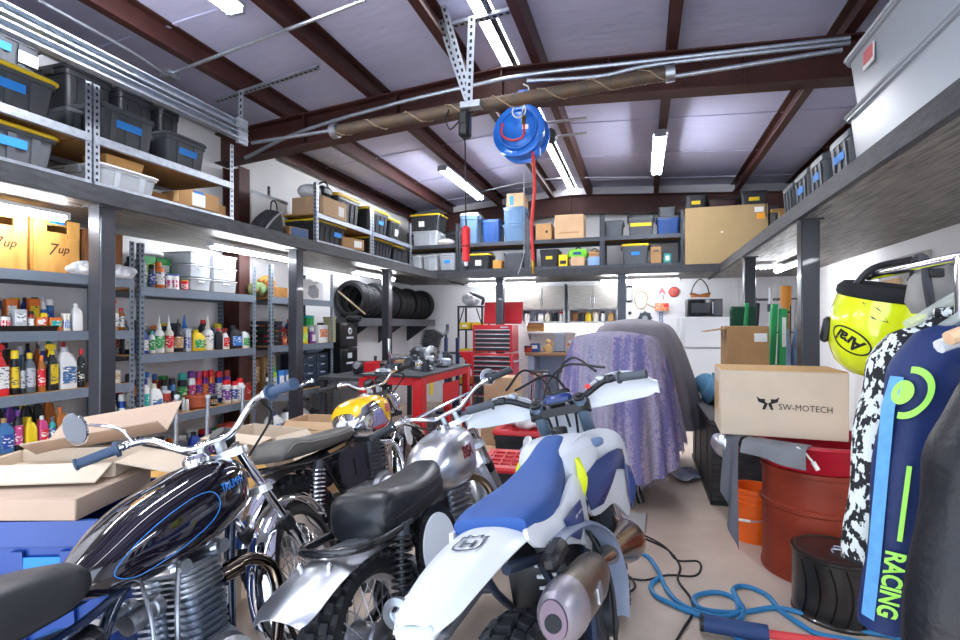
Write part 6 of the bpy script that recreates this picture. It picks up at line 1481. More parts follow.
def roadster(t, P):
    """frame, wheels, fork, engine and bars of the three old machines"""
    wb, Rf, Rr_ = P['wb'], P['Rf'], P['Rr']; hy, hz = wb-.36, P.get('hz', .96)
    Ms = steer((0, hy, hz), (0, wb-.02, Rf), P['steer'])
    fm = P.get('frame', tubeb)
    fr = MB()
    fr.cyl((0, hy-.015, hz-.0), (0, hy+.05, hz-.16), .032, n=14)
    for a in P.get('extra_frame', ()): fr.tube(a, .014, 8)
    fr.tube([(0, hy-.0, hz-.05), (0, hy-.2, hz-.08), (0, .62, .74), (0, .5, .6), (0, .46, .36)], .019, 10, k=4)
    fr.tube([(0, hy+.03, hz-.13), (0, hy-.06, .55), (0, hy-.12, .3)], .019, 10, k=4)
    for sg in (-1, 1):
        fr.tube([(0, hy-.12, .32), (sg*.09, hy-.2, .2), (sg*.1, .55, .19), (sg*.11, .42, .32), (sg*.11, .3, .5), (sg*.1, .2, .68)], .014, 8, k=4)
        fr.tube([(sg*.03, .62, .74), (sg*.09, .4, .71), (sg*.1, .15, .70), (sg*.09, P.get('tail', -.12), P.get('tailz', .73))], .013, 8, k=4)
        fr.tube([(sg*.1, .44, .36), (sg*.1, .2, .33), (sg*.1, -.02, Rr_)], .018, 8, k=3)
    if P.get('loop', 1): fr.tube([(-.09, -.12, .73), (-.07, -.2, .735), (0, -.22, .735), (.07, -.2, .735), (.09, -.12, .73)], .013, 8, k=4)
    fr.build('frame', fm, t)
    wheel(t, 'rear_wheel', (0, 0, Rr_), Rr_, P['wr'], None, P['knobr'], P.get('rim', alu), .075, .12, alum, drum=True, nk=34)
    wheel(t, 'front_wheel', (0, wb, Rf), Rf, P['wf'], Ms, P['knobf'], P.get('rim', alu), .065, .1, alum, drum=True)
    for sg in (-1, 1):
        a, b_ = V((sg*.088, hy+.01, hz+.01)), V((sg*.088, wb-.01, Rf))
        d = b_-a
        f = MB(Ms).cyl(a-d*.06, a+d*.58, P.get('forkr', .0175), n=14).build('fork_leg', chrome, t)
        MB(Ms).lathe([(.02, 0), (.026, .01), (.026, .32), (.022, .36), (.02, .37)], a+d*.5, d, 14).build('fork_slider', P.get('slider', alum), f)
        MB(Ms).lathe([(.0, 0), (.028, .0), (.03, .03), (.028, .06), (.018, .065)], a+d*.47, d, 14).build('dust_seal', black, f)
    tr = MB(Ms)
    for z, y in ((hz+.02, hy), (hz-.15, hy+.085)):
        tr.loft([[(x, y+yy, z+zz) for x, yy in rrect(.24, .075, .03, 3)] for zz in (-.014, .014)])
    tr.build('triple_clamp', P.get('clamp', alum), t)
    rs_ = MB(Ms)
    for sg in (-1, 1): rs_.box((sg*.035, hy-.01, hz+.05), (.03, .04, .06), ch=.006)
    rs_.build('bar_clamp', alum, t)
    bars(t, Ms, hy-.01, hz+.085, P['half'], P['rise'], P['back'], chrome, P.get('grip', grip_g), P['cross'])
    q = MB(Ms)
    for sg in (-1, 1):
        q.tube([(sg*(P['half']-.17), hy-.02, hz+.07+P['rise']), (sg*.2, hy+.1, hz+.1), (sg*.06, hy+.1, hz-.02), (sg*.04, hy-.05, hz-.12)], .005, 6, k=6)
    q.build('control_cables', black, t)['kind'] = 'stuff'
    fender((0, wb, Rf), Rf+.045, P['ffw'], *P['ffa'], P['fend'], t, 'front_fender', Ms, .028)
    st = MB(Ms)
    for sg in (-1, 1): st.cyl((sg*.075, wb-.12, Rf+.33), (sg*.085, wb, Rf+.02), .006, n=6)
    st.build('fender_stay', chrome, t)
    for sg in (-1, 1): shock(t, (sg*.135, .02, Rr_+.03), (sg*.125, .14, .7), P.get('spring', black))
    # engine
    ec = P.get('ey', .76)
    cc = MB().lathe([(0, -.12), (.13, -.12), (.15, -.09), (.15, .09), (.13, .12), (0, .12)], (0, ec, .34), (1, 0, 0), 28, (1, 1)).box((0, ec-.22, .34), (.2, .26, .22), ch=.04).build('crankcase', alum, t)
    MB().lathe([(0, 0), (.12, 0), (.128, .012), (.11, .03), (.04, .04), (0, .04)], (.118, ec, .335), (1, 0, 0), 28, (1.05, .9)).build('timing_cover', alu, cc)
    MB().loft([[(x_, y, z) for (y, z) in [(ec-.33+.02*0+p[0], .33+p[1]) for p in rrect(.34, .2, .09, 5)]] for x_ in (-.15, -.13)]).build('primary_cover', alu, cc)
    MB().lathe([(0, 0), (.075, 0), (.08, .01), (.06, .03), (0, .035)], (.1, ec-.25, .36), (1, 0, 0), 22).build('gearbox_cover', alu, cc)
    return Ms, hy, hz
# --- silver trials machine -------------------------------------------------
bt = place('silver tanked motorcycle with black padded seat, bright rear fender and white oval side plate', 'motorcycle', -.865, 1.65, R(4), R(11))
P = dict(wb=1.36, Rf=.345, Rr=.325, wr=.115, wf=.085, knobr=True, knobf=True, steer=R(32), half=.42, rise=.13, back=.08, cross=True, ffw=.14, ffa=(R(50), R(205)), fend=alu, spring=black, grip=mat('dark_grey_grip', '33363c', .7), clamp=alu)
P['forkr'] = .024; P['loop'] = 0; P['tail'] = .02; P['tailz'] = .66; P['hz'] = .92; P['rise'] = .065; P['half'] = .405; P['back'] = .05
Ms, hy, hz = roadster(bt, P)
tank = Sec([(.58, .075, .72, .82, .8), (.64, .12, .665, .88, .78), (.76, .145, .65, .92, .72), (.9, .14, .66, .935, .72), (1.0, .095, .72, .925, .8), (1.05, .055, .79, .91, .9)])
tk = tank.body(26, 32).build('tank', alu, bt)
MB().lathe([(0, -.02), (.034, -.02), (.036, .012), (.03, .02), (0, .022)], tank.topz(.87, 0), n=20).build('filler_cap', chrome, tk)
lettering('BSA', .075, mat('maroon_decal', '7a1626', .4), tk, lambda x, y: tank.side(.80+x*.9, .82+y), bold=.003, spacing=.95, shear=.15)
lettering('BSA', .075, mat('maroon_decal', '7a1626', .4), tk, lambda x, y: tank.side(.80-x*.9, .82+y, sg=-1), bold=.003, spacing=.95, shear=.15)
seat = Sec([(.03, .1, .68, .77, .6), (.06, .132, .665, .82, .5), (.15, .142, .665, .835, .42), (.28, .142, .665, .815, .42), (.42, .132, .665, .81, .42), (.54, .115, .68, .825, .5), (.6, .08, .71, .84, .6)])
st = seat.body(24, 32).build('seat', vin, bt)
for z in (.06,): MB().tube([V(seat.side(y, .74+.02*(y-.1), .001)) for y in [.045+.54*i/24 for i in range(25)]], .003, 5).build('seat_piping', black, st)
MB().tube([V(seat.side(y, seat.at(y)[3]-.03, .001)) for y in [.045+.54*i/24 for i in range(25)]], .0028, 5).build('seat_piping', black, st)
MB().tube([(-.13, .2, .69), (-.14, -.02, .70), (-.115, -.13, .71), (0, -.17, .715), (.115, -.13, .71), (.14, -.02, .70), (.13, .2, .69)], .0155, 10, k=6).build('rear_loop', tubeb, bt)
fp = smooth_path([(0, .2, .66), (0, .06, .69), (0, -.08, .70), (0, -.2, .692), (0, -.31, .668), (0, -.4, .632)], 6)
MB().grid(lambda u, v: fp[int(round(u*(len(fp)-1)))]+V(((v-.5)*.235*(.72+.28*min(1, (1-u)*7)**.5), -.03*(1-(2*v-1)**2)*max(0, u-.85)/.15*.8, -.038*(2*v-1)**2)), len(fp)-1, 14, .004).build('rear_fender', alu, bt, None, 60)
for sx in (-.06, .06): MB().sphere((sx, -.21, .69), .014, 10, 6).build('fender_bolt', chrome, bt)
# oval plate on the right and left sides
for sg in (1, -1):
    Mo = Matrix.Translation((sg*.175, .3, .545)) @ Matrix.Rotation(R(-12), 4, 'X') @ Matrix.Rotation(-sg*R(18), 4, 'Z')
    p_ = MB(Mo).lathe([(0, -.012), (1, -.012), (1.0, .008), (0, .008)], (0, 0, 0), (sg, 0, 0), 40, (.115, .165)); p_.build('side_plate_backing', tubeb, bt)
    q = MB(Mo).lathe([(0, 0), (1, 0), (.98, .014), (0, .014)], (0, 0, 0), (sg, 0, 0), 40, (.092, .135)).build('oval_plate', white, bt)
fins(MB(), (0, .75, .47), 9, .026, .2, .23, .009, R(-6)).build('cylinder', alum, bt)
MB().box((0, .775, .705), (.13, .16, .06), ch=.02).cyl((-.06, .82, .71), (.06, .82, .74), .03).build('rocker_box', alum, bt)
MB().lathe([(0, 0), (.034, 0), (.036, .06), (.025, .1), (0, .1)], (.0, .57, .62), (0, 1, .1), 16).build('carburettor', steel_d, bt)
hdm = mat('heat_tinted_steel', '8a7560', .3, .9, noise=.3, ns=6)
MB().tube([(.05, .86, .66), (.09, .95, .66), (.15, .98, .58), (.17, .93, .47), (.17, .82, .42), (.17, .6, .41), (.165, .36, .43)], .021, 12, k=6).build('exhaust_header', hdm, bt)
mf = MB().lathe([(.02, 0), (.05, .05), (.052, .1), (.052, .42), (.046, .47), (.024, .475), (.022, .4)], (.165, .42, .425), (.03, -1, .08), 24).build('muffler', chrome, bt)
MB().lathe([(.024, .40), (.05, .46), (.054, .47), (.054, .485), (.03, .49), (.022, .41)], (.165, .42, .425), (.03, -1, .08), 24, loop=True).build('end_ring', galv, mf)
MB().box((.0, .5, .6), (.22, .2, .2), ch=.03).build('air_box', tubeb, bt)
MB().cyl((.12, .5, .28), (.2, .5, .28), .014).box((.24, .5, .285), (.1, .045, .02), ch=.004).build('footpeg', steel_d, bt)
mo_ = MB(Ms).lathe([(0, .01), (.03, .006), (.045, -.004), (.046, -.01), (0, -.01)], (.29, hy+.02, hz+.165), (0, 1, .1), 24).build('mirror', chrome, bt)
MB(Ms).tube([(.29, hy+.02, hz+.165), (.27, hy+.0, hz+.15)], .006, 6).build('mirror_stem', chrome, mo_); MB(Ms).lathe([(0, 0), (.042, 0), (.042, .002), (0, .002)], (.29, hy+.009, hz+.164), (0, -1, -.1), 24).build('mirror_glass', mat('mirror_grey', '9aa2ad', .1, .9), mo_)
# --- dark teardrop tank machine in the left foreground ---------------------
bt = place('motorcycle with dark blue black teardrop tank, blue lettering and round mirror, front left', 'motorcycle', -1.235, .555, R(-3), R(14))
P = dict(wb=1.4, Rf=.345, Rr=.33, wr=.105, wf=.085, knobr=False, knobf=False, steer=R(14), half=.41, rise=.095, back=.11, cross=False, ffw=.12, ffa=(R(35), R(215)), fend=chrome, frame=mat('blue_black_frame_enamel', '1b2a45', .15, .3, coat=.8), rim=chrome, slider=chrome, grip=mat('blue_grey_grip', '3a4c66', .6), clamp=alu, hz=.965)
Ms, hy, hz = roadster(bt, P)
m_tank = mat('midnight_purple_lacquer', '0d0e18', .07, .25, coat=1., noise=.5, ns=3, h2='1a1222')
tank = Sec([(.41, .03, .765, .80, .9), (.48, .085, .735, .85, .8), (.61, .13, .715, .925, .75), (.78, .15, .715, .975, .7), (.92, .148, .745, .995, .68), (1.03, .12, .785, .985, .7), (1.09, .065, .84, .955, .85)])
tk = tank.body(30, 36).build('tank', m_tank, bt)
pin = mat('blue_pinstripe', '2e7fd0', .3)
lp = [(.5+(a-.5)*.86, b_) for a, b_ in [(.50, .785), (.55, .83), (.66, .875), (.80, .905), (.88, .90), (.905, .86), (.87, .82), (.78, .79), (.66, .765), (.56, .755)]]
for sg in (1, -1):
    MB().tube([tank.side(p.x, p.y, .001, sg) for p in smooth_path([(a, b_, 0) for a, b_ in lp], 6, True)], .0014, 5, closed=True).build('pinstripe', pin, tk)
lettering('TRIUMPH', .04, mat('blue_badge', '2a86e0', .3), tk, lambda x, y: tank.side(.925+x*.76, .9+y+x*.05, .003), spacing=.92, shear=.05)
MB().lathe([(0, -.02), (.042, -.02), (.044, .012), (.036, .02), (.03, .026), (0, .028)], tank.topz(.94, 0), n=24).build('filler_cap', chrome, tk)
seat = Sec([(-.12, .1, .765, .82, .6), (-.05, .135, .755, .875, .5), (.12, .14, .75, .885, .45), (.3, .135, .745, .88, .45), (.41, .11, .755, .865, .5), (.46, .07, .765, .835, .7)])
seat.body(22, 30).build('seat', mat('grey_black_vinyl', '26272b', .42, bump=.05, bs=120), bt)
fender((0, .0, .33), .385, .15, R(60), R(190), chrome, bt, 'rear_fender', None, .03, .8)
q = MB()
for sg in (-1, 1): fins(q, (sg*.06, .76, .45), 8, .021, .118, .16, .008, R(-4), .03)
q.build('cylinder', mat('dark_fin_barrel', '7c8594', .35, .8), bt)
q = MB()
for sg in (-1, 1): fins(q, (sg*.055, .775, .618), 5, .017, .122, .18, .006, R(-4), .04)
q.build('cylinder_head', alum, bt)
for y in (.70, .86): MB().box((0, y, .715), (.22, .06, .05), ch=.018).cyl((.11, y, .715), (.125, y, .715), .022, n=14).cyl((.05, y, .735), (.05, y, .76), .018, n=12).cyl((-.05, y, .735), (-.05, y, .76), .018, n=12).build('rocker_box', alu, bt)
pp = mat('smoked_chrome', '6d6259', .12, 1)
for sg in (1, -1): MB().tube([(sg*.06, .88, .61), (sg*.1, .99, .615), (sg*.13, 1.05, .55), (sg*.14, 1.03, .42), (sg*.16, .9, .25), (sg*.17, .7, .2), (sg*.17, .3, .21), (sg*.18, -.1, .26)], .022, 12, k=6).cyl((sg*.062, .885, .61), (sg*.085, .95, .614), .032, n=16).build('exhaust_pipe', pp if sg > 0 else chrome, bt)
for sg in (1, -1): MB().lathe([(0, 0), (.03, 0), (.033, .05), (.026, .08), (.03, .085), (.03, .11), (0, .11)], (sg*.05, .54, .63), (0, 1, .05), 16).build('carburettor', alum, bt)
MB().lathe([(0, 0), (.05, 0), (.055, .01), (.055, .08), (0, .085)], (.13, .55, .5), (1, 0, 0), 20).build('air_filter', chrome, bt)
MB().box((0, .38, .58), (.2, .18, .22), ch=.03).build('side_box', tubeb, bt)
q = MB().tube([(.1, .7, .74), (.14, .62, .6), (.13, .6, .45)], .008, 8, k=5).tube([(.06, .6, .72), (.13, .55, .62), (.14, .52, .5)], .006, 8, k=5); q.build('oil_line', alum, bt)
# mirror on the left bar
mr = MB(Ms); H0 = V((0, hy-.01, hz+.085))
b0 = H0+V((-.25, -.04, .1)); b1 = b0+V((-.03, .0, .06)); b2 = b0+V((-.1, -.05, .11))
mr.tube([b0, b1, b1+V((-.04, -.02, .03)), b2], .006, 8, k=5); o_ = mr.build('mirror_stem', chrome, bt)
MB(Ms).lathe([(0, .02), (.04, .014), (.06, 0), (.061, -.006), (0, -.006)], b2+V((-.04, -.01, .0)), (.3, 1, .1), 28).build('mirror_shell', chrome, o_)
MB(Ms).lathe([(0, 0), (.057, 0), (.057, .003), (0, .003)], b2+V((-.04, -.017, .0)), (-.3, -1, -.1), 28).build('mirror_glass', mat('mirror_grey', '9aa2ad', .1, .9), o_)
MB(Ms).lathe([(0, 0), (.04, 0), (.045, .01), (.045, .05), (.03, .065), (0, .065)], (0.0, hy+.09, hz+.06), (0, -.5, .86), 24).build('speedometer', black, bt)
pl = MB(Ms).box((-.1, hy-.1, hz-.44), (.1, .006, .06), Matrix.Rotation(-.5, 4, 'X'), ch=.002).build('number_tag', white, bt)
lettering('1CCD5', .033, mat('navy_print', '27304a', .6), pl, lambda x, y: Ms @ (V((-.1, hy-.1, hz-.44))+Matrix.Rotation(-.5, 3, 'X') @ V((x, -.0045, y))))
# --- yellow and chrome tank machine behind ---------------------------------
bt = place('motorcycle with yellow and chrome tank and grey brown bench seat between the racks and bin', 'motorcycle', -1.68, 2.33, R(4), R(12))
P = dict(wb=1.36, Rf=.34, Rr=.33, wr=.11, wf=.085, knobr=True, knobf=True, steer=R(10), half=.36, rise=.07, back=.1, cross=False, ffw=.13, ffa=(R(40), R(205)), fend=chrome, spring=chrome, rim=chrome, slider=tubeb, grip=mat('black_rubber_grip', '1d1e21', .7), clamp=black)
Ms, hy, hz = roadster(bt, P)
tank = Sec([(.56, .07, .76, .87, .8), (.62, .13, .725, .945, .72), (.76, .155, .715, .99, .68), (.9, .145, .735, .985, .7), (1.0, .09, .80, .955, .8), (1.03, .05, .85, .93, .9)])
tk = tank.body(28, 36).build('tank', chrome, bt)
yg = mat('sunflower_yellow_paint', 'f2c012', .2, coat=.8)
def topband(u, v):
    y = .585+.425*u; lim = .30+.75*max(0, (u-.4)/.6)**.6 if u > .4 else .30+.1*(u < .1)
    _, hw, z0, z1, p = tank.at(y); mz, h_ = (z0+z1)/2, (z1-z0)/2
    a0 = pi/2-(pi/2+.55)*min(1, max(.42, lim+.12)); a = a0+(pi-2*a0)*v
    c, q_ = cos(a), sin(a)
    return ((hw+.0025)*math.copysign(abs(c)**p, c), y, mz+(h_+.0025)*math.copysign(abs(q_)**p, q_))
MB().grid(topband, 30, 24).build('yellow_panel', yg, tk, None, 60)
lettering('BSA', .075, mat('red_badge', 'c01f1f', .35), tk, lambda x, y: tank.side(.88+x*.8, .885+y, .006), bold=.003, spacing=.95, shear=.2)
MB().lathe([(0, -.02), (.034, -.02), (.036, .012), (0, .02)], tank.topz(.86, 0), n=20).build('filler_cap', chrome, tk)
seat = Sec([(-.1, .11, .76, .80, .6), (-.06, .135, .755, .85, .5), (.1, .135, .75, .845, .45), (.35, .125, .75, .835, .45), (.5, .105, .755, .835, .5), (.58, .06, .775, .83, .7)])
st = seat.body(22, 30).build('seat', mat('grey_brown_vinyl', '55534f', .45, bump=.05, bs=120), bt)
MB().tube([V(seat.side(y, seat.at(y)[3]-.03, .001)) for y in [-.08+.62*i/24 for i in range(25)]], .003, 5).build('seat_piping', mat('pale_piping', '8a8780', .5), st)
fender((0, 0, .33), .39, .15, R(60), R(165), chrome, bt, 'rear_fender', None, .03, .8)
fins(MB(), (0, .76, .46), 9, .026, .19, .2, .009, R(-6)).build('cylinder', mat('dark_iron_fins', '5a5d63', .5, .5), bt)
MB().box((0, .78, .725), (.13, .15, .06), ch=.02).build('rocker_box', alum, bt)
for sg in (1, -1): MB().loft([[(x_, .4+p[0], .6+p[1]) for p in rrect(.26, .22, .06, 5)] for x_ in (sg*.1, sg*.15)]).box((sg*.152, .44, .6), (.004, .05, .1)).build('side_cover', tubeb, bt)
MB().tube([(.05, .87, .66), (.1, .96, .62), (.13, .97, .45), (.15, .85, .28), (.17, .6, .26), (.18, .1, .3)], .02, 12, k=6).build('exhaust_pipe', chrome, bt)
for sx, rr_ in ((.05, .045), (-.05, .04)): MB(Ms).lathe([(0, 0), (rr_, 0), (rr_, .05), (rr_*.85, .055), (rr_*.83, .05), (0, .05)], (sx, hy+.05, hz+.085), (0, -.5, .86), 24).build('gauge', black, bt)
Mo = Ms @ Matrix.Translation((.11, 1.13, .67)) @ Matrix.Rotation(R(-20), 4, 'X'); MB(Mo).lathe([(0, 0), (1, 0), (.98, .01), (0, .01)], (0, 0, 0), (1, .1, 0), 32, (.075, .11)).build('oval_plate', white, bt)
MB(Ms).lathe([(0, 0), (.05, .0), (.085, .05), (.09, .1), (.085, .11), (0, .105)], (0, hy+.1, hz-.06), (0, 1, 0), 28).build('headlamp', chrome, bt)
# --- white and blue enduro machine -----------------------------------------
bt = place('white and blue enduro motorcycle with hand guards, standing front centre', 'motorcycle', -.222, 1.335, R(4), R(10.5))
hw_ = mat('enduro_white_plastic', 'd9dce2', .3); hbl = mat('enduro_blue_seat', '285093', .6, bump=.08, bs=300); nvy = mat('enduro_navy_graphic', '24386f', .3); fra = mat('blue_grey_alloy', '2c374c', .4, .5)
titan = mat('titanium_pipe', 'a08d74', .22, 1, noise=.2, ns=5)
wb, Rf, Rr_ = 1.48, .35, .335; hy, hz = 1.03, 1.02
Ms = steer((0, hy, hz), (0, wb-.02, Rf), R(6))
wheel(bt, 'rear_wheel', (0, 0, Rr_), Rr_, .13, None, True, black, .07, .13, fra, disc=.11, nk=32)
wheel(bt, 'front_wheel', (0, wb, Rf), Rf, .09, Ms, True, black, .05, .1, fra, nk=36)
for sg in (-1, 1):
    a, b_ = V((sg*.1, hy+.01, hz+.04)), V((sg*.1, wb, Rf)); d = b_-a
    f = MB(Ms).cyl(a-d*.1, a+d*.55, .029, n=16).build('fork_leg', mat('blue_grey_anodised', '7f95ab', .3, .6), bt)
    MB(Ms).cyl(a+d*.5, b_, .022, n=14).build('fork_slider', chrome, f)
    MB(Ms).lathe([(0, 0), (.026, 0), (.026, .012), (.012, .014), (.012, .022), (0, .022)], a-d*.1, -d, 16).build('fork_cap', black, f)
    MB(Ms).box(a+d*.82+V((0, .04, 0)), (.02, .012, .36), Matrix.Rotation(R(33), 4, 'X'), ch=.004).build('fork_guard', hw_, f)
tr = MB(Ms)
for z, y in ((hz+.07, hy-.005), (hz-.13, hy+.1)):
    tr.loft([[(x, y+yy, z+zz) for x, yy in rrect(.28, .08, .035, 3)] for zz in (-.018, .018)])
    for sg in (-1, 1): tr.cyl((sg*.1, y-.01, z-.025), (sg*.1, y+.01, z+.025), .04, n=18)
tr.build('triple_clamp', black, bt)
for sg in (-1, 1): MB(Ms).box((sg*.045, hy-.01, hz+.08), (.035, .05, .05), ch=.008).build('bar_mount', blackm, bt)
MB(Ms).box((0, hy+.01, hz+.12), (.13, .07, .045), ch=.015).build('bar_pad', nvy, bt)
MB(Ms).box((0.0, hy+.06, hz+.13), (.11, .03, .06), ch=.01).build('display_unit', black, bt)
H0 = V((0, hy-.01, hz+.105))
pts = [(0, 0, 0), (.07, 0, 0), (.13, -.01, .012), (.22, -.03, .055), (.3, -.055, .06), (.405, -.1, .055)]
full = [V((-x, y, z))+H0 for x, y, z in pts[::-1]]+[V(p)+H0 for p in pts[1:]]
hb = MB(Ms).tube(full, .014, 10, k=5).build('handlebar', mat('grey_black_bar', '2b2d33', .35, .4), bt)
for sg in (-1, 1):
    e = V((sg*.405, -.1, .055))+H0; d = V((sg*.105, -.045, -.005)).normalized()
    MB(Ms).tube([e-d*.12, e-d*.05, e], .0185, 12).cyl(e-d*.128, e-d*.118, .027, n=14).build('grip', mat('grip_grey', '4f545c', .7), hb)
    def gf(u, v):
        x = .13+.31*u; s = sin(pi*min(1, u*1.02+.06))**.5
        return Ms @ (H0+V((sg*x, .075-.19*max(0, u-.35)**1.6-.02*(2*v-1)**2, -.012+.05*u*(1-u)*2+(v-.5)*(.05+.085*s))))
    MB().grid(gf, 16, 8, .006).build('hand_guard', hw_, bt, None, 60)
    k = e-d*.17
    MB(Ms).box(k, (.045, .035, .035), ch=.008).build('switch_block', black, hb)
    MB(Ms).tube([k+V((0, .03, 0)), k+V((sg*.05, .05, -.006)), k+V((sg*.15, .02, -.012))], .006, 8, k=4).build('lever', black, hb)
MB(Ms).box(H0+V((-.21, .03, .065)), (.05, .05, .035), ch=.01).build('master_cylinder', galv, hb); MB(Ms).box(H0+V((.21, .02, .07)), (.045, .045, .035), ch=.01).build('master_cylinder', galv, hb)
MB(Ms).cyl(H0+V((.15, -.02, .045)), H0+V((.15, -.04, .05)), .012).build('kill_button', redp, hb)
q = MB(Ms)
for p in ([(-.22, 1.0, 1.23), (-.14, 1.12, 1.3), (-.05, 1.14, 1.2), (-.04, 1.1, 1.0)], [(.2, 1.0, 1.23), (.1, 1.1, 1.31), (.0, 1.14, 1.22), (.02, 1.08, 1.0)], [(.24, 1.0, 1.24), (.05, 1.12, 1.28), (-.08, 1.13, 1.15), (-.05, 1.05, .95)], [(-.18, 1.0, 1.22), (-.02, 1.1, 1.25), (.05, 1.12, 1.1), (.05, 1.0, .9)]): q.tube(p, .006, 6, k=6)
q.build('control_cables', black, bt)['kind'] = 'stuff'
MB(Ms).box((0, hy+.12, hz-.02), (.2, .03, .26), Matrix.Rotation(R(-20), 4, 'X'), ch=.03).build('front_plate', hw_, bt)
MB(Ms).grid(lambda u, v: ((v-.5)*(.07+.07*sin(pi*min(1, u*.9+.1))), wb-.42+.78*u, .76+.06*sin(pi*u)-.03*(2*v-1)**2), 20, 8, .005).build('front_fender', hw_, bt, None, 60)
# chassis
fr = MB()
for sg in (-1, 1):
    fr.tube([(sg*.03, hy+.0, .93), (sg*.09, .85, .84), (sg*.11, .6, .74), (sg*.12, .45, .5), (sg*.11, .42, .32)], .022, 8, k=4)
    fr.tube([(0, hy+.05, .86), (sg*.04, .98, .6), (sg*.08, .88, .3), (sg*.1, .5, .25)], .018, 8, k=4)
    fr.tube([(sg*.1, .55, .72), (sg*.1, .2, .78), (sg*.07, -.1, .86)], .014, 8, k=3)
    fr.tube([(sg*.11, .45, .45), (sg*.1, .2, .66), (sg*.09, .1, .8)], .013, 8, k=3)
fr.build('frame', fra, bt)
sw = MB()
for sg in (-1, 1): sw.loft([[(sg*.1+x, y, z+zz) for x, zz in rrect(.035, h, .012, 3)] for y, z, h in ((-.06, Rr_, .05), (.1, Rr_+.005, .075), (.42, .36, .09))])
sw.build('swingarm', mat('bright_alloy', 'aab2bd', .3, .8), bt)
s_ = MB().cyl((0.03, .38, .42), (.03, .34, .78), .03, n=14).build('shock_absorber', steel_d, bt); coil(MB(), (.03, .38, .46), (.03, .35, .72), .045, .008, 7).build('spring', white, s_)
MB().box((0, .66, .38), (.24, .34, .24), ch=.05).cyl((.12, .7, .36), (.145, .7, .36), .085, n=24).build('crankcase', steel_d, bt)
MB().box((0, .76, .58), (.16, .16, .2), Matrix.Rotation(R(-20), 4, 'X'), ch=.02).build('cylinder', alum, bt)
for sg in (-1, 1): MB().box((sg*.13, .98, .72), (.07, .05, .3), Matrix.Rotation(R(-15), 4, 'X'), ch=.01).build('radiator', steel_d, bt)
pk = [(.02, .87, .62), (.06, .98, .6), (.12, 1.03, .55), (.175, 1.0, .52), (.2, .9, .54), (.2, .76, .58), (.195, .6, .62), (.19, .45, .65), (.185, .32, .67)]
rad = lambda s: .022+.06*max(0, sin(pi*min(1, max(0, (s-.02)/.86))))**1.3
MB().tube(pk, rad, 18, k=7).build('expansion_chamber', titan, bt)
sc = [(.185, .36, .665), (.19, .22, .69), (.185, -.02, .735), (.18, -.13, .757)]
def ovring(c, rx, rz): c = V(c); return [(c.x+rx*cos(2*pi*i/28), c.y+.18*rz*sin(2*pi*i/28), c.z+rz*sin(2*pi*i/28)) for i in range(28)]
sl = MB().loft([ovring(sc[0], .03, .03), ovring((.188, .3, .677), .05, .06), ovring(sc[1], .056, .07), ovring(sc[2], .056, .07)]).build('silencer', mat('brushed_titanium', '8f8478', .35, 1, noise=.12, ns=9, stretch=(1, 8, 1)), bt)
MB().loft([ovring(sc[2], .058, .072), ovring((.184, -.06, .743), .057, .071), ovring((.181, -.12, .755), .046, .058), ovring((.18, -.135, .758), .03, .04)]).build('end_cap', mat('pale_end_cap', 'a9a3ad', .35, .7), sl)
MB().loft([ovring((.18, -.136, .758), .034, .046), ovring((.18, -.142, .759), .032, .044)]).build('end_plate', mat('plum_grey_plate', '5d4f5c', .4, .6), sl)
MB().cyl((.18, -.135, .752), (.18, -.147, .755), .02, n=18).build('outlet', hole, sl)
MB().box((.243, .1, .71), (.006, .05, .04)).build('bracket', galv, sl)
# body panels
tankb = Sec([(.62, .095, .80, .985, .7), (.72, .14, .78, 1.0, .6), (.9, .16, .8, 1.005, .6), (1.0, .12, .86, .985, .8)])
tk = tankb.body(14, 26).build('tank', hw_, bt); MB().lathe([(0, -.01), (.036, -.01), (.036, .02), (.03, .026), (0, .026)], tankb.topz(.93, 0), n=20).build('filler_cap', black, tk)
seat = Sec([(.0, .105, .905, .955, .55), (.06, .115, .88, .962, .5), (.2, .12, .86, .955, .5), (.4, .1, .84, .955, .5), (.6, .075, .85, .985, .55), (.74, .06, .9, 1.015, .6), (.8, .05, .95, 1.02, .7)])
seat.body(26, 28).build('seat', hbl, bt)
def rf(u, v):
    y = .1-.54*u; k = (.115-.005*u-.05*u*u)*(1 if u < .9 else 1-(u-.9)*2.4)
    return ((2*v-1)*k, y, .925+.02*sin(pi*u)-.015*u-.035*abs(2*v-1)**2.5*(1-.3*u))
rfe = MB().grid(rf, 24, 14, .006).build('rear_fender', hw_, bt, None, 60)
lm = lambda x, y: V((x, -.14+y, .925+.02*sin(pi*(.1+.14-y)/.54)-.015*(.24-y)/.54-.035*abs(x/.11)**2.5+.004))
q = MB()
def st_(pts, w=.006):
    for (x0, y0), (x1, y1) in zip(pts, pts[1:]):
        dx, dy = x1-x0, y1-y0; l_ = math.hypot(dx, dy); nx, ny = -dy/l_*w/2, dx/l_*w/2
        q.add([lm(x0+nx, y0+ny), lm(x1+nx, y1+ny), lm(x1-nx, y1-ny), lm(x0-nx, y0-ny)], [(0, 1, 2, 3)])
st_([(-.032, .03), (-.036, -.01), (-.03, -.032), (-.012, -.04), (.012, -.04), (.03, -.032), (.036, -.01), (.032, .03)])
st_([(-.014, .018), (-.014, -.024)], .009); st_([(.014, .018), (.014, -.024)], .009); st_([(-.014, -.003), (.014, -.003)], .008)
st_([(-.032, .03), (-.036, .05), (-.018, .036), (-.02, .056), (0, .04), (.02, .056), (.018, .036), (.036, .05), (.032, .03)])
q.build('crown_emblem', mat('dark_slate_print', '2a3340', .4), rfe)
MB().box((0, -.42, .885), (.085, .05, .03), ch=.006).build('tail_lamp', mat('clear_lens', 'c9d3dd', .1, alpha=.7), bt)
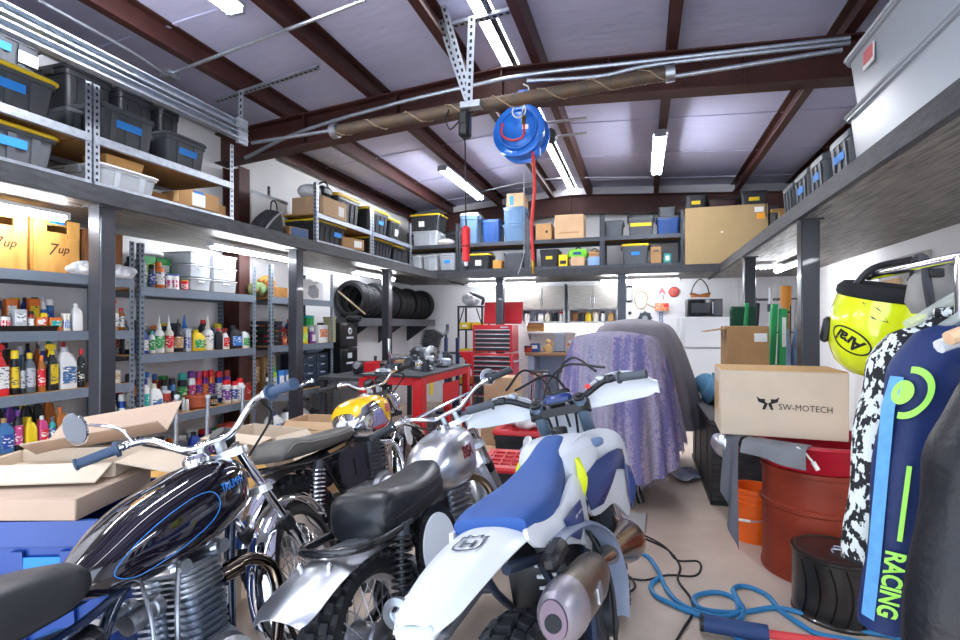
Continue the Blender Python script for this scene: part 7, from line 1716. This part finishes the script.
MB().box((0, -.3, .86), (.1, .2, .03), ch=.01).build('fender_bracket', steel_d, bt)
def panel(name, m, outline, sg, th=.012, parent=bt, sm=4):
    """outline: (x, y, z) round a closed edge, smoothed and filled from its middle"""
    P = [V((sg*x, y, z)) for x, y, z in (smooth_path(outline, sm, True) if sm else outline)]; c = sum(P, V())/len(P); c.x += sg*.012
    r_ = [[c+(p-c)*k+V((sg*.012*(1-k*k), 0, 0)) for p in P] for k in (.02, .35, .7, 1.)]
    r2 = [[p-V((sg*th, 0, 0)) for p in r] for r in r_[::-1]]
    return MB().loft(r_+r2).build(name, m, parent, None, 50)
for sg in (1, -1):
    sh = panel('tank_shroud', hw_, [(.09, .655, .965), (.1, .75, .995), (.12, .86, 1.005), (.165, .97, 1.0), (.215, 1.06, .965), (.24, 1.11, .9), (.238, 1.11, .78), (.225, 1.08, .66), (.215, 1.05, .60), (.205, 1.02, .61), (.195, .96, .66), (.18, .9, .70), (.16, .82, .70), (.135, .70, .715), (.125, .665, .78), (.11, .65, .88)], sg, sm=2)
    panel('navy_graphic', nvy, [(.127, .655, .87), (.165, .8, .9), (.2, .92, .905), (.222, 1.0, .90), (.236, 1.05, .885), (.238, 1.05, .84), (.232, 1.04, .80), (.222, 1.0, .86), (.205, .94, .83), (.185, .86, .77), (.165, .78, .735), (.14, .66, .75)], sg, .004, sh, sm=1)
    panel('navy_wedge', nvy, [(.238, 1.04, .82), (.25, 1.085, .8), (.245, 1.07, .66), (.232, 1.045, .63), (.232, 1.035, .7)], sg, .004, sh, sm=1)
    panel('air_vent', mat('smoke_vent', '6f86b0', .4), [(.128, .80, .972), (.152, .88, .977), (.175, .94, .965), (.178, .94, .94), (.155, .87, .938), (.13, .80, .945)], sg, .004, sh)
    panel('yellow_accent', mat('acid_yellow', 'd9e21f', .4), [(.118, .625, .80), (.1175, .648, .95), (.123, .672, .95), (.13, .66, .86), (.128, .64, .81)], sg, .005, sh, sm=1)
    if sg > 0:
        lb = lambda x, y: V((.249+y*-.02, 1.085+x, .915+y))
        q = MB()
        def bar_(x0, y0, x1, y1, w): 
            l_ = math.hypot(x1-x0, y1-y0); nx, ny = -(y1-y0)/l_*w/2, (x1-x0)/l_*w/2
            q.add([lb(x0+nx, y0+ny), lb(x1+nx, y1+ny), lb(x1-nx, y1-ny), lb(x0-nx, y0-ny)], [(0, 1, 2, 3)])
        for x in (-.011, .011): bar_(x, -.02, x, .02, .008)
        bar_(-.011, 0, .011, 0, .007)
        for a, b_ in (((-.024, .028), (-.024, -.02)), ((-.024, -.02), (-.01, -.034)), ((-.01, -.034), (.01, -.034)), ((.01, -.034), (.024, -.02)), ((.024, -.02), (.024, .028)), ((-.024, .028), (-.012, .04)), ((0, .03), (0, .046)), ((.024, .028), (.012, .04))): bar_(*a, *b_, .006)
        q.build('crown_emblem', mat('dark_slate_print', '2a3340', .4), sh)
    sp_ = panel('side_panel', hw_, [(.112, -.02, .925), (.115, .15, .9), (.112, .35, .87), (.105, .5, .885), (.11, .62, .9), (.125, .645, .82), (.13, .62, .70), (.135, .56, .64), (.138, .5, .68), (.138, .38, .735), (.132, .2, .8), (.12, .02, .865)], sg, sm=2)
    panel('navy_badge', nvy, [(.146, .24, .86), (.15, .46, .852), (.152, .45, .80), (.152, .36, .755), (.148, .27, .80)], sg, .004, sp_, sm=1)
    if sg > 0: lettering('TE 300i', .034, white, sp_, lambda x, y: V((.163, .355+x*.95, .832+y*.9-x*.06)), bold=.001)
MB().loft([[(x, .42+p[0], .62+p[1]) for p in rrect(.2, .2, .05, 4)] for x in (-.1, .1)]).build('air_box', black, bt)
hs = smooth_path([(.12, .1, .845), (.135, .26, .83), (.165, .42, .79), (.2, .53, .70), (.215, .56, .56), (.2, .55, .42)], 5)
MB().grid(lambda u, v: hs[int(round(u*(len(hs)-1)))]+V(((v-.5)*.075*(1-.3*u), 0, -(2*v-1)**2*.012)), len(hs)-1, 6, .006).build('heat_shield', mat('smoke_grey_plastic', '727c92', .35), bt, None, 60)
MB().box((.15, .06, .83), (.05, .14, .05), ch=.015).build('grab_recess', black, bt)
for sg in (-1, 1): MB().cyl((sg*.12, .45, .3), (sg*.17, .45, .3), .012).box((sg*.2, .45, .31), (.08, .05, .02), ch=.004).build('footpeg', galv, bt)
MB().cyl((-.12, .42, .33), (-.27, .4, .04), .013, n=10).box((-.275, .4, .03), (.05, .06, .015), ch=.004).build('side_stand', galv, bt)
q = MB().tube([(.13, .5, .78), (.2, .46, .6), (.19, .42, .4), (.13, .4, .2)], .008, 6, k=5).tube([(.1, .8, .75), (.14, .7, .65), (.1, .65, .5)], .01, 6, k=5); q.build('hoses', black, bt)
# ---------------------------------------------------------------- bins and cartons on the floor between the motorcycles and the racks
tb_ = mat('royal_blue_tote', '1b4590', .38)
p0 = at(2, 500, D=1.95); p1 = at(114, 488, D=2.35)
t = thing('blue_tote', 'large blue plastic tote filled with folded cardboard at the left edge', 'storage bin', (-2.14, 1.42, 0), .35)
w, d, h = .78, .5, .80
MB().loft([rring(w*.84, d*.82, .05, 0, 4), rring(w*.97, d*.96, .06, h-.09, 4), rring(w, d, .06, h-.085, 4), rring(w, d, .06, h, 4), rring(w*.95, d*.93, .06, h, 4), rring(w*.8, d*.78, .05, .02, 4)]).build('body', tb_, t)
for x in (-.2, .06, .22): MB().prism([(x-.02, -d*.42, .03), (x+.02, -d*.42, .03), (x+.02, -d*.485, h-.1), (x-.02, -d*.485, h-.1)], (0, -.012, 0)).build('rib', tb_, t)
MB().box((.13, -d*.49-.004, h-.15), (.16, .004, .06), ch=.001).build('blue_sticker', bluetape, t)
def sheet(label, c, rz, w, d, tilt, m=cardl, fold=.12):
    t = thing('cardboard_sheet', label, 'cardboard', c, 0, 'folded cardboard in the blue tote', (tilt[0], tilt[1], rz))
    MB().box((0, 0, 0), (w, d, .008), ch=.002).build('panel', m, t)
    MB(Matrix.Translation((0, -d/2, 0)) @ Matrix.Rotation(-.9, 4, 'X')).box((0, -fold/2, 0), (w, fold, .008), ch=.002).build('flap', m, t); return t
pc = mat('pinkish_cardboard', 'b59c88', .85, noise=.05, ns=5)
carton('flattened pale cardboard box lying across the top of the blue tote', (-2.16, 1.36, h+.004), .3, .62, .4, .075, pc, tape=False)
carton('open pale cardboard box with loose flaps lying on the top of the blue tote', (-2.2, 1.5, h+.082), .42, .5, .26, .05, cardl, openb=True, flaps=.35)
MB().M = None
sheet('folded pale cardboard flap standing up at the back of the blue tote', (-2.3, 1.78, h+.2), .55, .5, .28, (.35, -.15), pc)
carton('open cardboard box on the floor under the chrome bars of the dark machine', (-2.62, 2.5, 0), .3, .6, .36, .62, mat('golden_cardboard', 'c99a55', .85, noise=.06, ns=5), openb=True, flaps=.5)
t = carton('open cardboard box on the floor in front of the far rack', (-2.68, 4.05, 0), .12, .6, .36, .62, card, openb=True, flaps=.6)
carton('cardboard box with loose flaps between the racks and the dark tank', (-2.74, 3.28, 0), -.1, .55, .34, .66, cardl, openb=True, flaps=.35)
t = carton('low box of papers with blue edge beside the blue tote', (-2.13, 2.03, 0), .5, .4, .34, .62, mat('paper_pile', 'd6cfc2', .85), tape=False, lab=[(0, .93, 1.0, .1, mat('blue_border_print', '3a62b0', .6))])
q = MB(); rn = random.Random(3)
for i in range(9): q.box((rn.uniform(-.1, .1), rn.uniform(-.1, .1), .626+i*.004), (.2, .22, .003), Matrix.Rotation(rn.uniform(-.4, .4), 4, 'Z'))
q.build('loose_papers', paper, t)['kind'] = 'stuff'
t = thing('tank_bag', 'black tank bag lying on the cardboard behind the chrome handlebar', 'bag', (-2.62, 2.5, .50), .6)
MB().loft([rring(.3, .2, .05, 0), rring(.32, .22, .07, .06), rring(.24, .14, .05, .12)]).build('body', mat('black_nylon', '1d1e21', .8, bump=.3, bs=40), t); MB().tube([(-.1, 0, .11), (0, 0, .17), (.1, 0, .11)], .01, 6, k=4).build('handle', black, t)
# ---------------------------------------------------------------- camera and daylight
cd = bpy.data.cameras.new('camera'); cam = bpy.data.objects.new('camera', cd); COL.objects.link(cam)
cam.location = (0, 0, H); cam.rotation_euler = (pi/2, 0, TH)
cd.sensor_width = 36; cd.lens = 36*F/960; cd.shift_y = (CY-320)/960; cd.clip_start = .05
S.camera = cam
W = bpy.data.worlds.new('world'); S.world = W; W.use_nodes = True
bg = W.node_tree.nodes['Background']; bg.inputs['Color'].default_value = (.58, .75, 1.0, 1); bg.inputs['Strength'].default_value = 2.2
def area(name, loc, rot, sx, sy, power, col):
    l = bpy.data.lights.new(name, 'AREA'); l.shape = 'RECTANGLE'; l.size = sx; l.size_y = sy; l.energy = power; l.color = col
    o = bpy.data.objects.new(name, l); COL.objects.link(o); o.location = loc; o.rotation_euler = rot
    return o
area('door_daylight', (-.9, -.65, 1.6), (R(90), 0, 0), 4.2, 2.9, 42, (.88, .94, 1.))
area('ceiling_bounce_fill', (-.9, -.6, .12), (R(140), 0, 0), 5.0, .9, 50, (1., .95, .9))  # added upward area light, lifts the ceiling in place of bounce off the driveway
sl = bpy.data.lights.new('sun', 'SUN'); sl.energy = 2.5; sl.angle = .01; so = bpy.data.objects.new('sun', sl); COL.objects.link(so); so.rotation_euler = (R(-38), 0, R(15))
vs = S.view_settings; vs.view_transform = 'Standard'; vs.look = 'None'; vs.gamma = 1; vs.exposure = .5; vs.use_curve_mapping = False
S.cycles.max_bounces = 8; S.cycles.diffuse_bounces = 5; S.cycles.glossy_bounces = 4; S.cycles.transparent_max_bounces = 12
S.cycles.sample_clamp_indirect = 6; S.cycles.use_denoising = True
